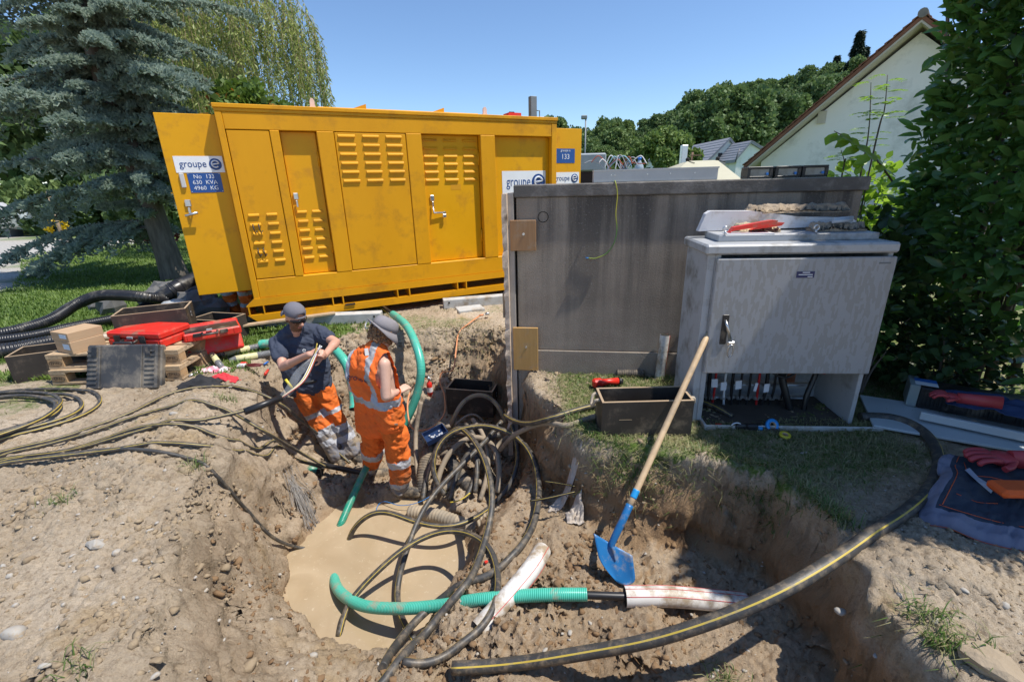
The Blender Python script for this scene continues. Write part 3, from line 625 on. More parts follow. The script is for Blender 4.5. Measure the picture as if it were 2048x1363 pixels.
abox('lid_plate', (-.02, .12, 1.3005), (1.0, .4, 1.345), parent=lid); abox('frame_post', (-.0675, .0, .02), (-.03, .05, 1.234))
abox('base_floor', (-.067, -.02, -.06), (.999, .439, .012), mat('dark_base_shade', (.05, .04, .03), (.10, .08, .06), rough=.95), bev=0)  # dark floor colour stands in for the shaded inside of the base
abox('floor_lip', (-.04, -.10, -.02), (1.18, -.085, .035), CONC); abox('floor_lip', (-.04, -.0845, -.02), (-.02, .2, .035), CONC)
door = abox('door', (-.065, -.035, .41), (1.037, -.006, 1.212), door_patchy(), bev=.006)
abox('handle_plate', (.012, -.043, .63), (.055, -.0355, .84), BLACKP, parent=door)
b = MB(); b.tube([(.03, -.045, .80), (.04, -.07, .76), (.07, -.075, .66)], [.011, .010, .012], 8, flat=.6); b.build('handle', STEEL, door)
b = MB(); b.tube([(.075+.018*math.cos(t), -.08-.004*math.sin(t), .595+.045*math.sin(t)) for t in np.linspace(0, 6.28, 16)], .005, 6, caps=False, upv=(0, 1, 0)); b.box((.05, -.085, .625), (.10, -.068, .665), bev=.008); b.build('padlock', STEEL, door)
pl = abox('name_plate', (.44, -.0385, 1.083), (.55, -.0355, 1.125), mat('dark_blue_plate', (.01, .02, .10), rough=.35), bev=0, parent=door)
abox('maker_badge', (.93, -.0365, 1.168), (1.0, -.0352, 1.178), mat('badge_grey', (.14, .15, .16), rough=.5), bev=0, parent=door)
for zz, w0, w1 in ((1.118, .475, .52), (1.104, .452, .538), (1.09, .51, .54)):
    abox('plate_print', (w0, -.0392, zz-.0025), (w1, -.0386, zz+.0025), WHITET, bev=0, parent=pl)
for zz in (.07, .18):
    b = MB(); b.box((.0, .30, zz-.012), (.86, .315, zz+.012)); b.box((.0, .292, zz+.008), (.86, .2995, zz+.012)); b.box((.0, .292, zz-.012), (.86, .2995, zz-.008)); b.build('mounting_rail', STEEL, cab)
BLK = mat('black_cable', (.014, .014, .015), (.03, .03, .032), rough=.45, dirt=(.30, .25, .19), dirt_amt=.32, dirt_scale=9)
BLKC = mat('clean_black_cable', (.012, .012, .013), (.02, .02, .022), rough=.4)
YST = mat('yellow_stripe', (.45, .32, .04), (.56, .42, .07), rough=.5, dirt=(.30, .24, .15), dirt_amt=.15, dirt_scale=12)
WPL = mat('white_plastic', (.70, .70, .70), (.78, .78, .77), rough=.45)
rg = random.Random(5)
for i in range(11):
    u = .03+.062*i+rg.uniform(-.01, .01)
    m_ = [BLKC, BLKC, mat('red_wire', (.5, .02, .02), rough=.45), WPL, BLKC][i % 5]
    b = MB(); b.tube(crom([(u+rg.uniform(-.03, .03), .29, -.06), (u, .275, .12), (u, .28, .3), (u+.02, .26, .42), (u+.03, .2, .55)], 5), rg.choice((.009, .012, .014)), 7); b.build('feeder_cable', m_ if i not in (8, 9) else BLKC, cab)
    b = MB(); b.box((u-.02, .27, .055), (u+.02, .291, .085), bev=.004); b.build('cable_clamp', STEEL, cab)
for u, w in ((.12, .045), (.19, .045), (.30, .05), (.43, .02), (.51, .042)):
    b = MB(); b.box((-w/2, 0, -.035), (w/2, .002, .035)); b.build('paper_tag', mat('paper', (.72, .74, .80), rough=.8), cab, (u, .225, .20+rg.uniform(-.02, .02)), (0, rg.uniform(-.12, .12), rg.uniform(-.2, .2)))
b = MB(); b.tube(crom([(.72, .2, -.05), (.66, .22, .12), (.61, .25, .3), (.6, .24, .44)], 6), .026, 9, 0, stripe=(1, [2])); b.build('feeder_cable', [BLKC, YST], cab)
b = MB(); b.tube(crom([(.80, .2, -.05), (.81, .22, .12), (.86, .25, .28), (.88, .24, .44)], 6), .02, 9); b.build('feeder_cable', BLKC, cab)
b = MB(); b.tube([(.91, .24, .3), (.93, .22, .5)], .016, 8); b.build('feeder_cable', mat('red_wire', (.5, .02, .02)), cab)
b = MB(); b.box((.76, .425, .14), (.82, .4395, .5)); b.build('copper_bar', mat('copper', (.42, .15, .08), (.5, .22, .13), rough=.4, metal=.6), cab)
b = MB(); b.tube(crom([(.58, .3, .35), (.52, .22, .32), (.62, .2, .28), (.70, .22, .33), (.62, .25, .36)], 6), .009, 6); b.build('wire_loop', BLKC, cab)
# ------------------------------------------------------------------ pallets, cases and boxes on the left
PAL = mat('pallet_wood', (.40, .27, .15), (.58, .43, .27), scale=3, rough=.85, bump=.3, bscale=40, stretch=(2, 12, 12), dirt=(.27, .20, .13), dirt_amt=.3)
PALB = mat('pallet_block', (.40, .24, .11), (.52, .34, .18), scale=8, rough=.85, bump=.3, bscale=40, dirt=(.25, .18, .11), dirt_amt=.25)
INK = mat('burnt_stamp', (.09, .05, .03), rough=.9)
def pallet(loc, rz, label):
    t = thing('wooden_pallet', label, 'pallet', loc, rz, 'stacked wooden pallets')
    for y in (0, .3275, .655):
        b = MB(); b.box((0, y, 0), (1.2, y+.145 if y == .3275 else y+.1, .022), bev=.002); b.build('bottom_board', PAL, t)
        for x in (0, .5275, 1.055):
            yy = y if y != .655 else .655
            b = MB(); b.box((x+.002, yy+.001, .0225), (x+.143, yy+.099+(0 if y != .3275 else .045), .0995), bev=.003); bl = b.build('block', PALB, t)
            if y == 0 and x != .5275:
                text_mesh('stamp', 'EPAL' if True else '', .038, INK, bl, (x+.0725, -.0012, .06), (math.pi/2, 0, 0), ext=.0006)
                q = MB(); q.tube([(x+.0725+.058*math.cos(a), -.001, .06+.026*math.sin(a)) for a in np.linspace(0, 6.283, 20)], .0018, 4, caps=False, upv=(0, 1, 0)); q.build('stamp_ring', INK, bl)
    for x in (0, .5275, 1.055):
        b = MB(); b.box((x, 0, .10), (x+.145, .8, .1215), bev=.002); b.build('cross_board', PAL, t)
    for y, w in ((0, .145), (.19, .1), (.3275, .145), (.51, .1), (.655, .145)):
        b = MB(); b.box((0, y, .122), (1.2, y+w, .144), bev=.002); b.build('deck_board', PAL, t)
    return t
q = at(107, 772, 0); PZ = gz(q.x+.6, q.y+.3)
pallet((q.x, q.y, PZ), .035, 'lower wooden pallet lying on the ground under another pallet')
pallet((q.x-.01, q.y+.03, PZ+.1445), .05, 'upper wooden pallet carrying the red cases and cardboard box')
PT = PZ+.2895
FILM = mat('dark_filmed_plywood', (.026, .020, .016), (.05, .04, .031), scale=5, rough=.6, dirt=(.15, .115, .08), dirt_amt=.12, dirt_scale=6)
EDGE = mat('plywood_rim', (.34, .24, .15), (.46, .34, .22), rough=.85)
def plybox(loc, rz, L, W, H, label, strap=True, name='plywood_box', tilt=(0, 0), handles=False):
    t = thing(name, label, 'box', loc, rot=(tilt[0], tilt[1], rz)); th = .015
    for lo, hi in (((0, 0, 0), (L, th, H)), ((0, W-th, 0), (L, W, H)), ((0, th+.0002, 0), (th, W-th-.0002, H)), ((L-th, th+.0002, 0), (L, W-th-.0002, H))):
        b = MB(); b.box(lo, hi); s_ = b.build('side_board', FILM, t)
        e = MB(); e.box((lo[0]-.0005, lo[1]-.0005, H+.0002), (hi[0]+.0005, hi[1]+.0005, H+.004)); e.build('rim', EDGE, s_)
    b = MB(); b.box((th+.0003, th+.0003, .005), (L-th-.0003, W-th-.0003, .017)); b.build('floor_board', FILM, t)
    for xx in ((-.0, 1) if strap else ()):
        X = -.004 if xx == 0 else L+.001
        b = MB(); b.box((X, W*.35, H-.12), (X+.003, W*.65, H-.01)); b.build('webbing_strap', mat('webbing', (.03, .03, .03), rough=.9), t)
        for k in (0, 1):
            b = MB(); b.lathe([(.014, 0), (.012, .003)], 10, M=Matrix.Translation((X-.001 if xx == 0 else X+.003, W*.5, H-.08-.035*k)) @ Matrix.Rotation(-math.pi/2 if xx == 0 else math.pi/2, 4, 'Y')); b.build('washer', STEEL, t)
    return t
p = at(40, 766, 0); plybox((p.x-.05, p.y, gz(p.x, p.y)), .42, .75, .34, .27, 'dark plywood box standing on the grass at the end of the pallets')
p = at(205, 700, PT); plybox((p.x-.05, p.y+.25, PT), .42, .62, .36, .26, 'dark plywood box with pale rim standing on the pallets behind the red cases')
p = at(437, 684, 0); plybox((p.x-.30, p.y+.02, gz(p.x, p.y)), -.25, .5, .33, .28, 'dark plywood box on the grass behind the pallet corner, beside the container end')
# cardboard boxes
CARD = mat('cardboard', (.42, .28, .16), (.48, .33, .20), rough=.85, stretch=(1, 1, 8), bump=.08, bscale=60)
LBL = mat('pale_label', (.45, .58, .72), (.6, .7, .8), rough=.6, scale=40)
def carton(loc, rz, w, d, h, label):
    t = thing('cardboard_box', label, 'box', loc, rz); b = MB(); b.box((0, 0, 0), (w, d, h), bev=.003); b.build('carton', CARD, t)
    b = MB(); b.box((w*.5, -.0015, h*.35), (w*.9, -.0003, h*.8)); b.build('label', LBL, t)
    b = MB(); b.box((0, -.0006, h*.62), (w*.49, -.0002, h*.632)); b.build('lid_seam', mat('seam', (.2, .13, .07), rough=.9), t)
p = at(116, 703, PT); carton((p.x, p.y, PT), -.38, .25, .27, .115, 'lower cardboard box of two stacked on the pallet end'); carton((p.x-.015, p.y+.005, PT+.1155), -.36, .26, .28, .085, 'upper cardboard box of two stacked on the pallet end')
b = MB(); b.tube([(0, 0, 0), (.13, .0, 0)], .03, 12); p = at(172, 668, PT+.1); b.build('paper_roll', mat('paper_roll', (.55, .5, .42), rough=.7), None, (p.x, p.y+.1, PT+.032), (0, 0, .2), label='small pale roll lying behind the cardboard boxes on the pallet', cat='roll')
# red tool cases
def redcase(loc, rot, L, W, H, label, opened=False):
    t = thing('tool_case', label, 'tool case', loc, rot=rot)
    b = MB(); b.box((0, 0, 0), (L, W, H*.55), bev=.014); b.box((.03, -.006, .01), (.07, .001, H*.5), bev=.003); b.box((L-.07, -.006, .01), (L-.03, .001, H*.5), bev=.003); base = b.build('base_shell', RED, t)
    if opened:
        b = MB(); b.box((.018, .018, H*.552), (L-.018, W-.018, H*.558)); b.build('inner_tray', BLACKP, base)
    lid_ = MB(); lid_.box((0, 0, 0), (L, W, H*.42), bev=.014); lid_.box((.02, .02, H*.42), (L-.02, W-.02, H*.45), bev=.005)
    lo = lid_.build('lid', RED, t, (0, 0, H*.57) if not opened else (0, W, H*.57), (0, 0, 0) if not opened else (math.radians(62), 0, 0))
    if opened: lo.data.transform(Matrix.Translation((0, -W, 0)))
    for k in (.16, .62):
        b = MB(); b.box((L*k, -.016, H*.28), (L*k+.07, -.0065, H*.80 if not opened else H*.54), bev=.004); b.build('latch', BLACKP, t)
    b = MB(); b.tube([(L*.32, -.006, H*.5), (L*.32, -.045, H*.42), (L*.58, -.045, H*.42), (L*.58, -.006, H*.5)], .012, 8); b.build('carry_handle', BLACKP, t)
    b = MB(); b.box((L*.40, -.012, H*.58), (L*.50, -.0005, H*.72), bev=.002); b.build('badge', mat('grey_badge', (.35, .35, .36), rough=.4), t)
    return t
p = at(214, 690, PT+.02); redcase((p.x, p.y+.02, PT), (0, 0, -.16), .60, .36, .15, 'red tool case closed and lying flat on the pallets')
p = at(352, 690, PT); redcase((p.x+.05, p.y+.05, PT), (0, 0, .62), .50, .34, .15, 'red tool case standing open with its lid raised on the pallets', True)
# black hard case leaning on the pallets
p = at(176, 778, 0); BC = mat('scuffed_black_case', (.030, .031, .033), (.07, .07, .072), scale=4, rough=.55, dirt=(.22, .19, .15), dirt_amt=.28, dirt_scale=3)
t = thing('hard_case', 'scuffed black plastic hard case leaning upright against the pallets', 'tool case', (p.x, p.y-.03, gz(p.x, p.y)-.01), rot=(math.radians(-22), 0, -.02))
b = MB(); b.box((0, 0, 0), (.66, .06, .415), bev=.015); b.build('front_shell', BC, t); b = MB(); b.box((.004, .0605, .004), (.656, .13, .411), bev=.015); b.build('back_shell', BC, t)
for x0 in (.0, .54):
    for k in range(8):
        b = MB(); b.box((x0+.015, -.010, .05+k*.042), (x0+.105, -.0005, .066+k*.042), bev=.003); b.build('rib', BC, t)
b = MB(); b.box((.125, -.012, .012), (.14, -.0005, .405), bev=.004); b.box((.515, -.012, .012), (.53, -.0005, .405), bev=.004); b.build('ridge', BC, t)
for x0 in (.06, .56):
    b = MB(); b.box((x0, -.014, .31), (x0+.05, -.0106, .39), bev=.003); b.build('latch', BLACKP, t)
b = MB(); b.tube([(.23, .03, .41), (.23, .03, .432), (.40, .03, .432), (.40, .03, .41)], .012, 8); b.build('carry_handle', BLACKP, t)
for x0 in (.07, .55):
    b = MB(); b.box((x0, .0, -.012), (x0+.05, .05, .001), bev=.003); b.build('foot', BLACKP, t)
# yellow bucket with plastic sheet
p = atY(356, 632, 5.6)
t = thing('yellow_bucket', 'yellow plastic bucket stuffed with clear plastic, behind the red cases', 'bucket', (p.x, p.y, 0.0)); YB = mat('yellow_bucket', (.62, .46, .03), (.70, .52, .05), rough=.45, dirt=(.3, .22, .1), dirt_amt=.2)
zt = .36; s_ = Vector((p.x, p.y, 0))
b = MB(); b.lathe([(.125, 0), (.165, zt), (.178, zt), (.178, zt-.02), (.168, zt-.02)], 22, caps=False); b.lathe([(.155, zt-.01), (.12, .01)], 22, caps=True); b.build('pail', YB, t)
b = MB(); b.tube([(.165*math.cos(a), -.02+.165*math.sin(a)*1.05, zt-.06-.10*math.sin(-a)) for a in np.linspace(math.pi, 2*math.pi, 14)], .005, 6); b.build('bail', STEEL, t)
CLR = mat('clear_plastic', (.55, .58, .60), (.75, .78, .80), scale=14, rough=.25, alpha=.55, bump=.6, bscale=18)
b = MB(); b.ball((0, 0, zt), (.14, .13, .07), 14, 9, amp=.18, seed=4); b.build('plastic_sheet', CLR, t)
# black corrugated drain pipes
PIPE = mat('black_drain_pipe', (.014, .014, .016), (.022, .022, .025), rough=.36, dirt=(.12, .11, .09), dirt_amt=.12)
def corr(name, label, pts, r, pitch=.022, group=None, cat='pipe', m=PIPE, depth=.10, n=16):
    P_ = resample(crom(pts, 8), pitch/4); R_ = [r*(1-(depth if (i % 4) in (0,) else (depth*.5 if i % 4 in (1, 3) else 0))) for i in range(len(P_))]
    b_ = MB(); b_.tube(P_, R_, n); return b_.build(name, m, None, label=label, cat=cat, group=group)
def gp(px, py, z): v_ = at(px, py, z); return v_
corr('drain_pipe', 'black corrugated drain pipe arching up over the rocks on the lawn', [gp(-60, 676, .1), gp(20, 664, .12), gp(100, 640, .18), gp(150, 610, .30), gp(195, 592, .40), gp(240, 590, .42), gp(290, 594, .40), gp(330, 600, .3)], .075)
corr('drain_pipe', 'black corrugated drain pipe lying straight along the lawn under the arched one', [gp(-60, 688, .09), gp(60, 672, .09), gp(150, 652, .09), gp(240, 634, .1), gp(300, 615, .12)], .062)
corr('drain_pipe', 'thick black corrugated drain pipe lying on the grass beside the dark plywood box', [gp(-60, 712, .09), gp(20, 700, .09), gp(80, 688, .09), gp(150, 676, .09)], .085, .026)
corr('drain_pipe', 'thin black corrugated drain pipe with orange caps between the thicker pipes', [gp(-60, 697, .05), gp(60, 684, .05), gp(150, 668, .05)], .03, .016)
b = MB(); P_ = crom([gp(270, 640, .12), gp(320, 600, .30), gp(352, 578, .42), gp(400, 556, .5), gp(440, 540, .55)], 8); b.tube(P_, .115, 20)
t = b.build('drain_pipe', PIPE, None, label='wide smooth black drain pipe running up behind the container door', cat='pipe')
for k in (14, 15, 17):
    b = MB(); b.tube([P_[k], P_[k]+(P_[k+1]-P_[k])*.5], .121, 20); b.build('collar', PIPE, t)
b = MB(); a_, c_ = gp(372, 592, .35), gp(405, 572, .42); b.tube([a_, c_], .06, 16); t = b.build('pipe_offcut', PIPE, None, label='short black pipe offcut with a white label behind the yellow bucket', cat='pipe')
b = MB(); d_ = (c_-a_); m0 = a_+d_*.4+Vector((.0, -.061, .012)); b.box((-.03, -.0015, -.022), (.03, .0015, .022)); b.build('label', WHITEP, t, m0, (0, -.25, math.atan2(d_.y, d_.x)))
for k, (px, py) in enumerate(((3, 694), (48, 690), (73, 687), (98, 681))):
    p = at(px, py-2, .08); b = MB(); b.ball((0, 0, 0), (.018, .015, .012), 8, 6); b.build('orange_plug', mat('orange_plastic', (.75, .16, .02), rough=.5), None, p, label='small orange plug on the thin black drain pipe', cat='plug', group='orange plugs on the drain pipe')
ROCK = mat('dark_rock', (.07, .068, .065), (.17, .165, .16), scale=4, rough=.9, bump=.6, bscale=14)
def rock(name, loc, r, label, seed, m, rz=0., grp=None, seg=14, amp=.16):
    b_ = MB(); b_.ball((0, 0, 0), r, 9, 6, amp=.2, seed=seed); b_.sm = [False]*len(b_.sm)
    o_ = b_.build(name, m, None, loc, (random.Random(seed).uniform(-.2, .2), random.Random(seed+1).uniform(-.2, .2), rz), label=label, cat='rock' if name == 'rock' else 'stone', group=grp); return o_
for k, (px, py, z, r, lab) in enumerate(((210, 578, .2, (.17, .15, .2), 'angular dark rock standing behind the arched drain pipe'), (183, 588, .15, (.1, .1, .13), 'small dark rock beside the arched drain pipe'), (300, 572, .2, (.2, .18, .2), 'cracked grey rock in front of the cedar trunk'), (330, 560, .25, (.32, .25, .24), 'broad dark boulder at the foot of the cedar trunk'), (390, 600, .2, (.3, .25, .3), 'shaded boulder under the open container door'), (425, 612, .15, (.22, .2, .22), 'shaded rock beside the container skid end'))):
    p = atY(px, py, 6.7+.25*k if k < 4 else 6.1); rock('rock', (p.x, p.y, gz(p.x, p.y)+r[2]*.5), r, lab, 40+k, ROCK)
# cable joint sleeves in plastic
SLV = mat('sleeve_black', (.02, .02, .022), rough=.35); YLB = mat('yellow_paper', (.68, .62, .22), (.76, .70, .32), rough=.7)
def sleeve(a_, c_, r, label):
    a_, c_ = Vector(a_), Vector(c_); d = c_-a_; b_ = MB(); b_.tube([a_, c_], r*.93, 14); t_ = b_.build('sleeve_tube', SLV, None, label=label, cat='tube')
    q_ = MB(); q_.tube([a_+d*.02, a_+d*.62], r, 14); q_.build('paper_wrap', YLB, t_)
    q_ = MB(); q_.tube([a_-d*.16, a_-d*.06, a_+d*.02, a_+d*.98, c_+d*.07, c_+d*.2], [r*.5, r*.75, r*1.06, r*1.06, r*.8, r*.5], 12); q_.build('plastic_bag', mat('thin_clear_film', (.7, .72, .74), rough=.15, alpha=.2, bump=.7, bscale=30), t_)
g0 = lambda px, py, dz: atg(px, py, dz)
sleeve(g0(447, 707, .035), g0(530, 690, .035), .036, 'black cable sleeve with long yellow wrap lying by the green hose end')
sleeve(g0(470, 718, .035), g0(540, 706, .035), .036, 'black cable sleeve with short yellow wrap, the nearer of two lying together')
sleeve(g0(424, 708, .09), g0(443, 734, .03), .030, 'bagged cable sleeve leaning on the pallet corner')
# dropped cloths and hand tools
def cloth(name, label, cat, cx_, cy_, w, d, h, m, seed, rz=0.0, n=22, loc=None):
    P_ = atg(cx_, cy_) if loc is None else loc; X, Y = np.meshgrid(np.linspace(-1, 1, n), np.linspace(-1, 1, n)); c, s_ = math.cos(rz), math.sin(rz)
    rr = np.sqrt(X**2+Y**2); wob = 1+.35*fbm(X+seed, Y, 1.3, 2, seed); px_ = X*w/2*wob; py_ = Y*d/2*wob
    wx, wy = P_.x+px_*c-py_*s_, P_.y+px_*s_+py_*c
    hz = h*(.35+1.5*np.abs(fbm(X*1.0+seed, Y, 1.9, 3, seed+3)))*np.clip(1.25-rr, .08, 1)
    wz = gzv(wx, wy)+.006+hz; nn = np.arange(n*n).reshape(n, n); fs = np.stack([nn[:-1, :-1], nn[:-1, 1:], nn[1:, 1:], nn[1:, :-1]], -1).reshape(-1, 4)
    me = npmesh(name, np.stack([wx, wy, wz], -1).reshape(-1, 3), fs, m, smooth=True); o_ = obj(name, me, label=label, cat=cat)
    sd = o_.modifiers.new('thickness', 'SOLIDIFY'); sd.thickness = .004; return o_
cloth('cleaning_rag', 'white rag with pink print crumpled beside the pallet', 'rag', 430, 742, .26, .14, .06, mat('white_pink_rag', (.72, .70, .70), (.66, .12, .2), scale=16, rough=.9, contrast=.1), 3)
cloth('red_rag', 'red rag trailing across the soil below the white rag', 'rag', 452, 757, .30, .09, .05, mat('red_cloth', (.55, .03, .04), (.68, .05, .06), rough=.9), 8, -.3)
cloth('black_cloth', 'crumpled black cloth on the soil beside the hard case', 'cloth', 402, 767, .36, .15, .07, mat('black_cloth', (.012, .012, .014), (.03, .03, .033), rough=.95), 12, .2)
cloth('black_glove', 'small crumpled black glove lying inside the cable coil', 'glove', 35, 790, .2, .10, .045, mat('black_cloth', (.012, .012, .014)), 15)
def htool(name, label, cat, a_, c_, r, m, m2=None):
    b_ = MB(); a_, c_ = Vector(a_), Vector(c_); b_.tube([a_, a_+(c_-a_)*.55], [r, r*1.1], 8); t_ = b_.build(name, m, None, label=label, cat=cat)
    if m2: q_ = MB(); q_.tube([a_+(c_-a_)*.551, c_], [r*.5, r*.25], 6); q_.build('blade', m2, t_)
    return t_
htool('utility_knife', 'red-handled cable knife lying beside the pit edge', 'knife', g0(530, 748, .015), g0(541, 733, .015), .013, RED, STEEL)
htool('marker_pen', 'blue marker pen lying on the soil behind the red knife', 'pen', g0(528, 728, .012), g0(542, 720, .012), .01, mat('blue_plastic', (.02, .14, .5), rough=.4))
htool('metal_rod', 'short grey metal rod lying beside the pallet corner', 'rod', g0(377, 752, .012), g0(402, 741, .012), .012, STEEL, STEEL)
t = thing('cable_cutter', 'small red and grey cable cutter lying beside the sleeve tubes', 'tool', g0(490, 733, .01))
b = MB(); b.box((-.07, -.03, 0), (.01, .03, .03), bev=.008); b.build('head', mat('grey_plastic', (.3, .3, .31)), t); b = MB(); b.box((-.065, .03, .005), (.0, .06, .035), bev=.008); b.build('cap', RED, t)
for k in (-.012, .012):
    b = MB(); b.tube([(.005, k, .015), (.09, k*2.2, .016), (.17, k*1.6, .014)], [.009, .011, .009], 7); b.build('grip', mat('maroon_grip', (.14, .02, .02), rough=.5), t)
# ------------------------------------------------------------------ cables, hoses and pipes in and around the pit
MUD = (.34, .265, .18)
CBL = mat('muddy_black_cable', (.032, .031, .03), (.07, .067, .063), rough=.5, dirt=(.17, .135, .095), dirt_amt=.25, dirt_scale=20)
CBLM = mat('very_muddy_cable', (.10, .085, .07), (.17, .145, .115), rough=.75, dirt=(.30, .24, .17), dirt_amt=.75, dirt_scale=9)
def path(pts):
    out = []
    for p in pts:
        if len(p) == 2 or p[2] is None: out.append(atg(p[0], p[1], .02))
        elif len(p) == 4: out.append(atg(p[0], p[1], p[3]))
        else:
            q = at(p[0], p[1], p[2])
            if p[2] > -1.0 and q.z < gz(q.x, q.y)+.015: q = atg(p[0], p[1], .018, p[2])      # lies on the soil rather than in it
            out.append(q)
    return out
def settle(P_, r):
    for rep in range(4):
        for q_ in P_:
            if q_.z > -1.0: q_.z = max(q_.z, gz(q_.x, q_.y)+r*.6)
        for _ in range(5): P_ = [P_[0]]+[(P_[i-1]+P_[i]*2+P_[i+1])*.25 for i in range(1, len(P_)-1)]+[P_[-1]]
    return P_
def cable(label, pts, r, m=None, stripe=True, name='power_cable', cat='cable', side=(3,), n=28, group=None, step=None):
    P_ = resample(crom(path(pts), 10), step or max(.02, r*1.2)); b_ = MB()
    P_ = settle(P_, r)
    for _ in range(0): P_ = [P_[0]]+[(P_[i-1]+P_[i]*2+P_[i+1])*.25 for i in range(1, len(P_)-1)]+[P_[-1]]
    b_.tube(P_, r, n, 0, stripe=(1, list(side)) if stripe else None)
    return b_.build(name, [m or CBL, YST], None, label=label, cat=cat, group=group)
# cables that come from the coil on the left
G = None
cable('outermost striped black cable arching highest over the soil hump toward the pit', [(-520, 945), (-60, 915), (0, 903), (137, 871), (256, 828), (338, 787), (411, 773), (484, 776, None, .05), (548, 799, -.05), (600, 838, -.35), (645, 875, -.7), (700, 925, -.93)], .013)
cable('striped black cable running over the soil hump into the black conduit in the pit', [(-520, 955), (-60, 925), (0, 912), (160, 871), (256, 837), (338, 814), (411, 809), (466, 825, None, .03), (525, 860, -.1), (600, 904, -.6), (650, 932, -.84)], .013)
HAND = at(641, 690, .12)
cable('striped cable rising off the ground into the black sleeve before the capped man', [(-520, 960), (-60, 930), (0, 917), (137, 901), (238, 873), (302, 855, None, .03), (388, 843, .10), (489, 821, .09), (530, 806, .10), (562, 795, .10)], .013)
cable('striped cable hugging the ground below the held one and dropping into the pit', [(-520, 966), (-60, 936), (0, 921), (151, 896), (274, 855), (347, 848), (393, 853), (457, 883, None, .02), (540, 905, -.4), (600, 920, -.72), (650, 934, -.85)], .013)
cable('striped cable curving low over the bare bank toward the black conduit', [(-520, 970), (-60, 940), (0, 926), (228, 899), (320, 885), (411, 892), (503, 910, -.3), (600, 922, -.72), (650, 936, -.86)], .014)
cable('thin plain black cable running down the bank into the muddy water', [(-520, 975), (-60, 945), (0, 928), (183, 901), (292, 899), (375, 915), (420, 937), (450, 970), (480, 1005), (515, 1045), (548, 1076), (590, 1093, -1.03), (625, 1098, -1.08)], .012, stripe=False)
# coil on the grass
cc = Vector((-4.42, 3.32, 0))
for k, (r_, dx, dy, lab) in enumerate(((.86, .05, .02, 'widest loop of the striped cable coil on the trodden grass'), (.74, .10, -.03, 'second loop of the striped cable coil on the trodden grass'), (.70, .02, -.06, 'tight middle loop of the striped cable coil'), (.66, .08, -.10, 'inner loop of the striped cable coil beside the glove'), (.78, -.02, -.12, 'sagging loop of the striped cable coil nearest the bare soil'))):
    P_ = []
    for a in np.linspace(math.pi*.9+.15*k, math.pi*.9+2*math.pi*.97+.15*k, 26):
        x = cc.x+dx+r_*math.cos(a)*1.02+.02*math.sin(3*a+k); y = cc.y+dy+r_*.62*math.sin(a)+.015*math.cos(2*a+k); P_.append((x, y, gz(x, y)+.02+.012*k))
    b = MB(); b.tube(settle(resample(crom(P_, 4), .025), .014), .014, 14, 0, stripe=(1, [2])); b.build('coiled_cable', [CBL, YST], None, label=lab, cat='cable', group='loops of the cable coil')
# sleeve and clear tube the man in the cap works on
b = MB(); s0, s1 = at(489, 823, .085), at(563, 795, .10); b.tube([s0-Vector((.0, 0, 0)), s1], .028, 14); b.build('black_sleeve', BLKC, None, label='black plastic sleeve pushed over the cable held by the man in the cap', cat='sleeve')
# black conduit and green stub
b = MB(); b.tube(crom([at(640, 928, -.86), at(690, 938, -.87), at(735, 946, -.88)], 5), .026, 12); b.build('black_conduit', BLKC, None, label='black plastic conduit that gathers the cables beside the man in the vest', cat='conduit')
GH = mat('green_hose', (.02, .30, .20), (.03, .36, .25), rough=.30, dirt=(.36, .30, .21), dirt_amt=.10, dirt_scale=7, spec=.6)
GH2 = mat('green_hose_groove', (.10, .52, .40), (.14, .58, .46), rough=.3, dirt=(.36, .30, .21), dirt_amt=.10, dirt_scale=7)
GD = mat('green_hose_dark', (.012, .17, .11), (.02, .21, .14), rough=.4, dirt=(.30, .24, .16), dirt_amt=.2, dirt_scale=8)
def hose(label, pts, r, pitch=.010, m=(GH, GH2), n=18, dep=.045, name='green_hose'):
    P_ = resample(crom(path(pts), 12), pitch/4); R_ = [r*(1-(dep if i % 4 == 0 else 0)) for i in range(len(P_))]
    b_ = MB(); b_.tube(P_, R_, n, 0, rib=(4, (3, 0), 1), caps=False)
    b_.tube([P_[-1]-(P_[-1]-P_[-2])*.4, P_[-1]-(P_[-1]-P_[-2])*.2], r*.85, n, 2); b_.tube([P_[0], P_[1]], r*.85, n, 2)
    return b_.build(name, [m[0], m[1], DARK], None, label=label, cat='hose')
hose('green ribbed hose rising from the muddy water and lying across the cables', [(668, 1150, -1.10), (672, 1170, -1.03), (690, 1192, -.97), (730, 1211, -.90), (800, 1216, -.82), (880, 1210, -.74), (960, 1198, -.66), (1040, 1191, -.58), (1110, 1188, -.55), (1174, 1188, -.54)], .037, .0115)
hose('green ribbed hose sloping down into the water between the two men', [(735, 930, -.80), (720, 960, -.86), (700, 1005, -.96), (684, 1042, -1.04), (676, 1060, -1.10)], .032, m=(GD, GH))
hose('long glossy green hose hanging down the back bank into the pit', [(786, 628, .10), (812, 650, .12), (832, 690, .0), (842, 735, -.2), (836, 780, -.45), (822, 820, -.68), (806, 850, -.85), (795, 872, -.93)], .048, .012, m=(GH, GH2), dep=.015)
hose('green hose curving out behind the man in the cap and ending over the pit', [(520, 688, .09), (560, 684, .10), (610, 684, .12), (660, 694, .12), (688, 720, .05), (700, 750, -.08), (708, 790, -.25), (708, 818, -.35)], .048, .013)
b = MB(); b.tube([at(762, 610, .1), at(788, 629, .11)], .022, 10, 0); b.build('hose_core', BLKC, None, label='black cable end sticking out of the top of the glossy green hose', cat='cable')
cable('thin yellow cable lying beside the top of the glossy green hose', [(742, 606, .06), (765, 618, .07), (790, 640, .03), (800, 655, 0.0)], .006, m=mat('yellow_wire', (.55, .42, .05), rough=.5), stripe=False, n=6)
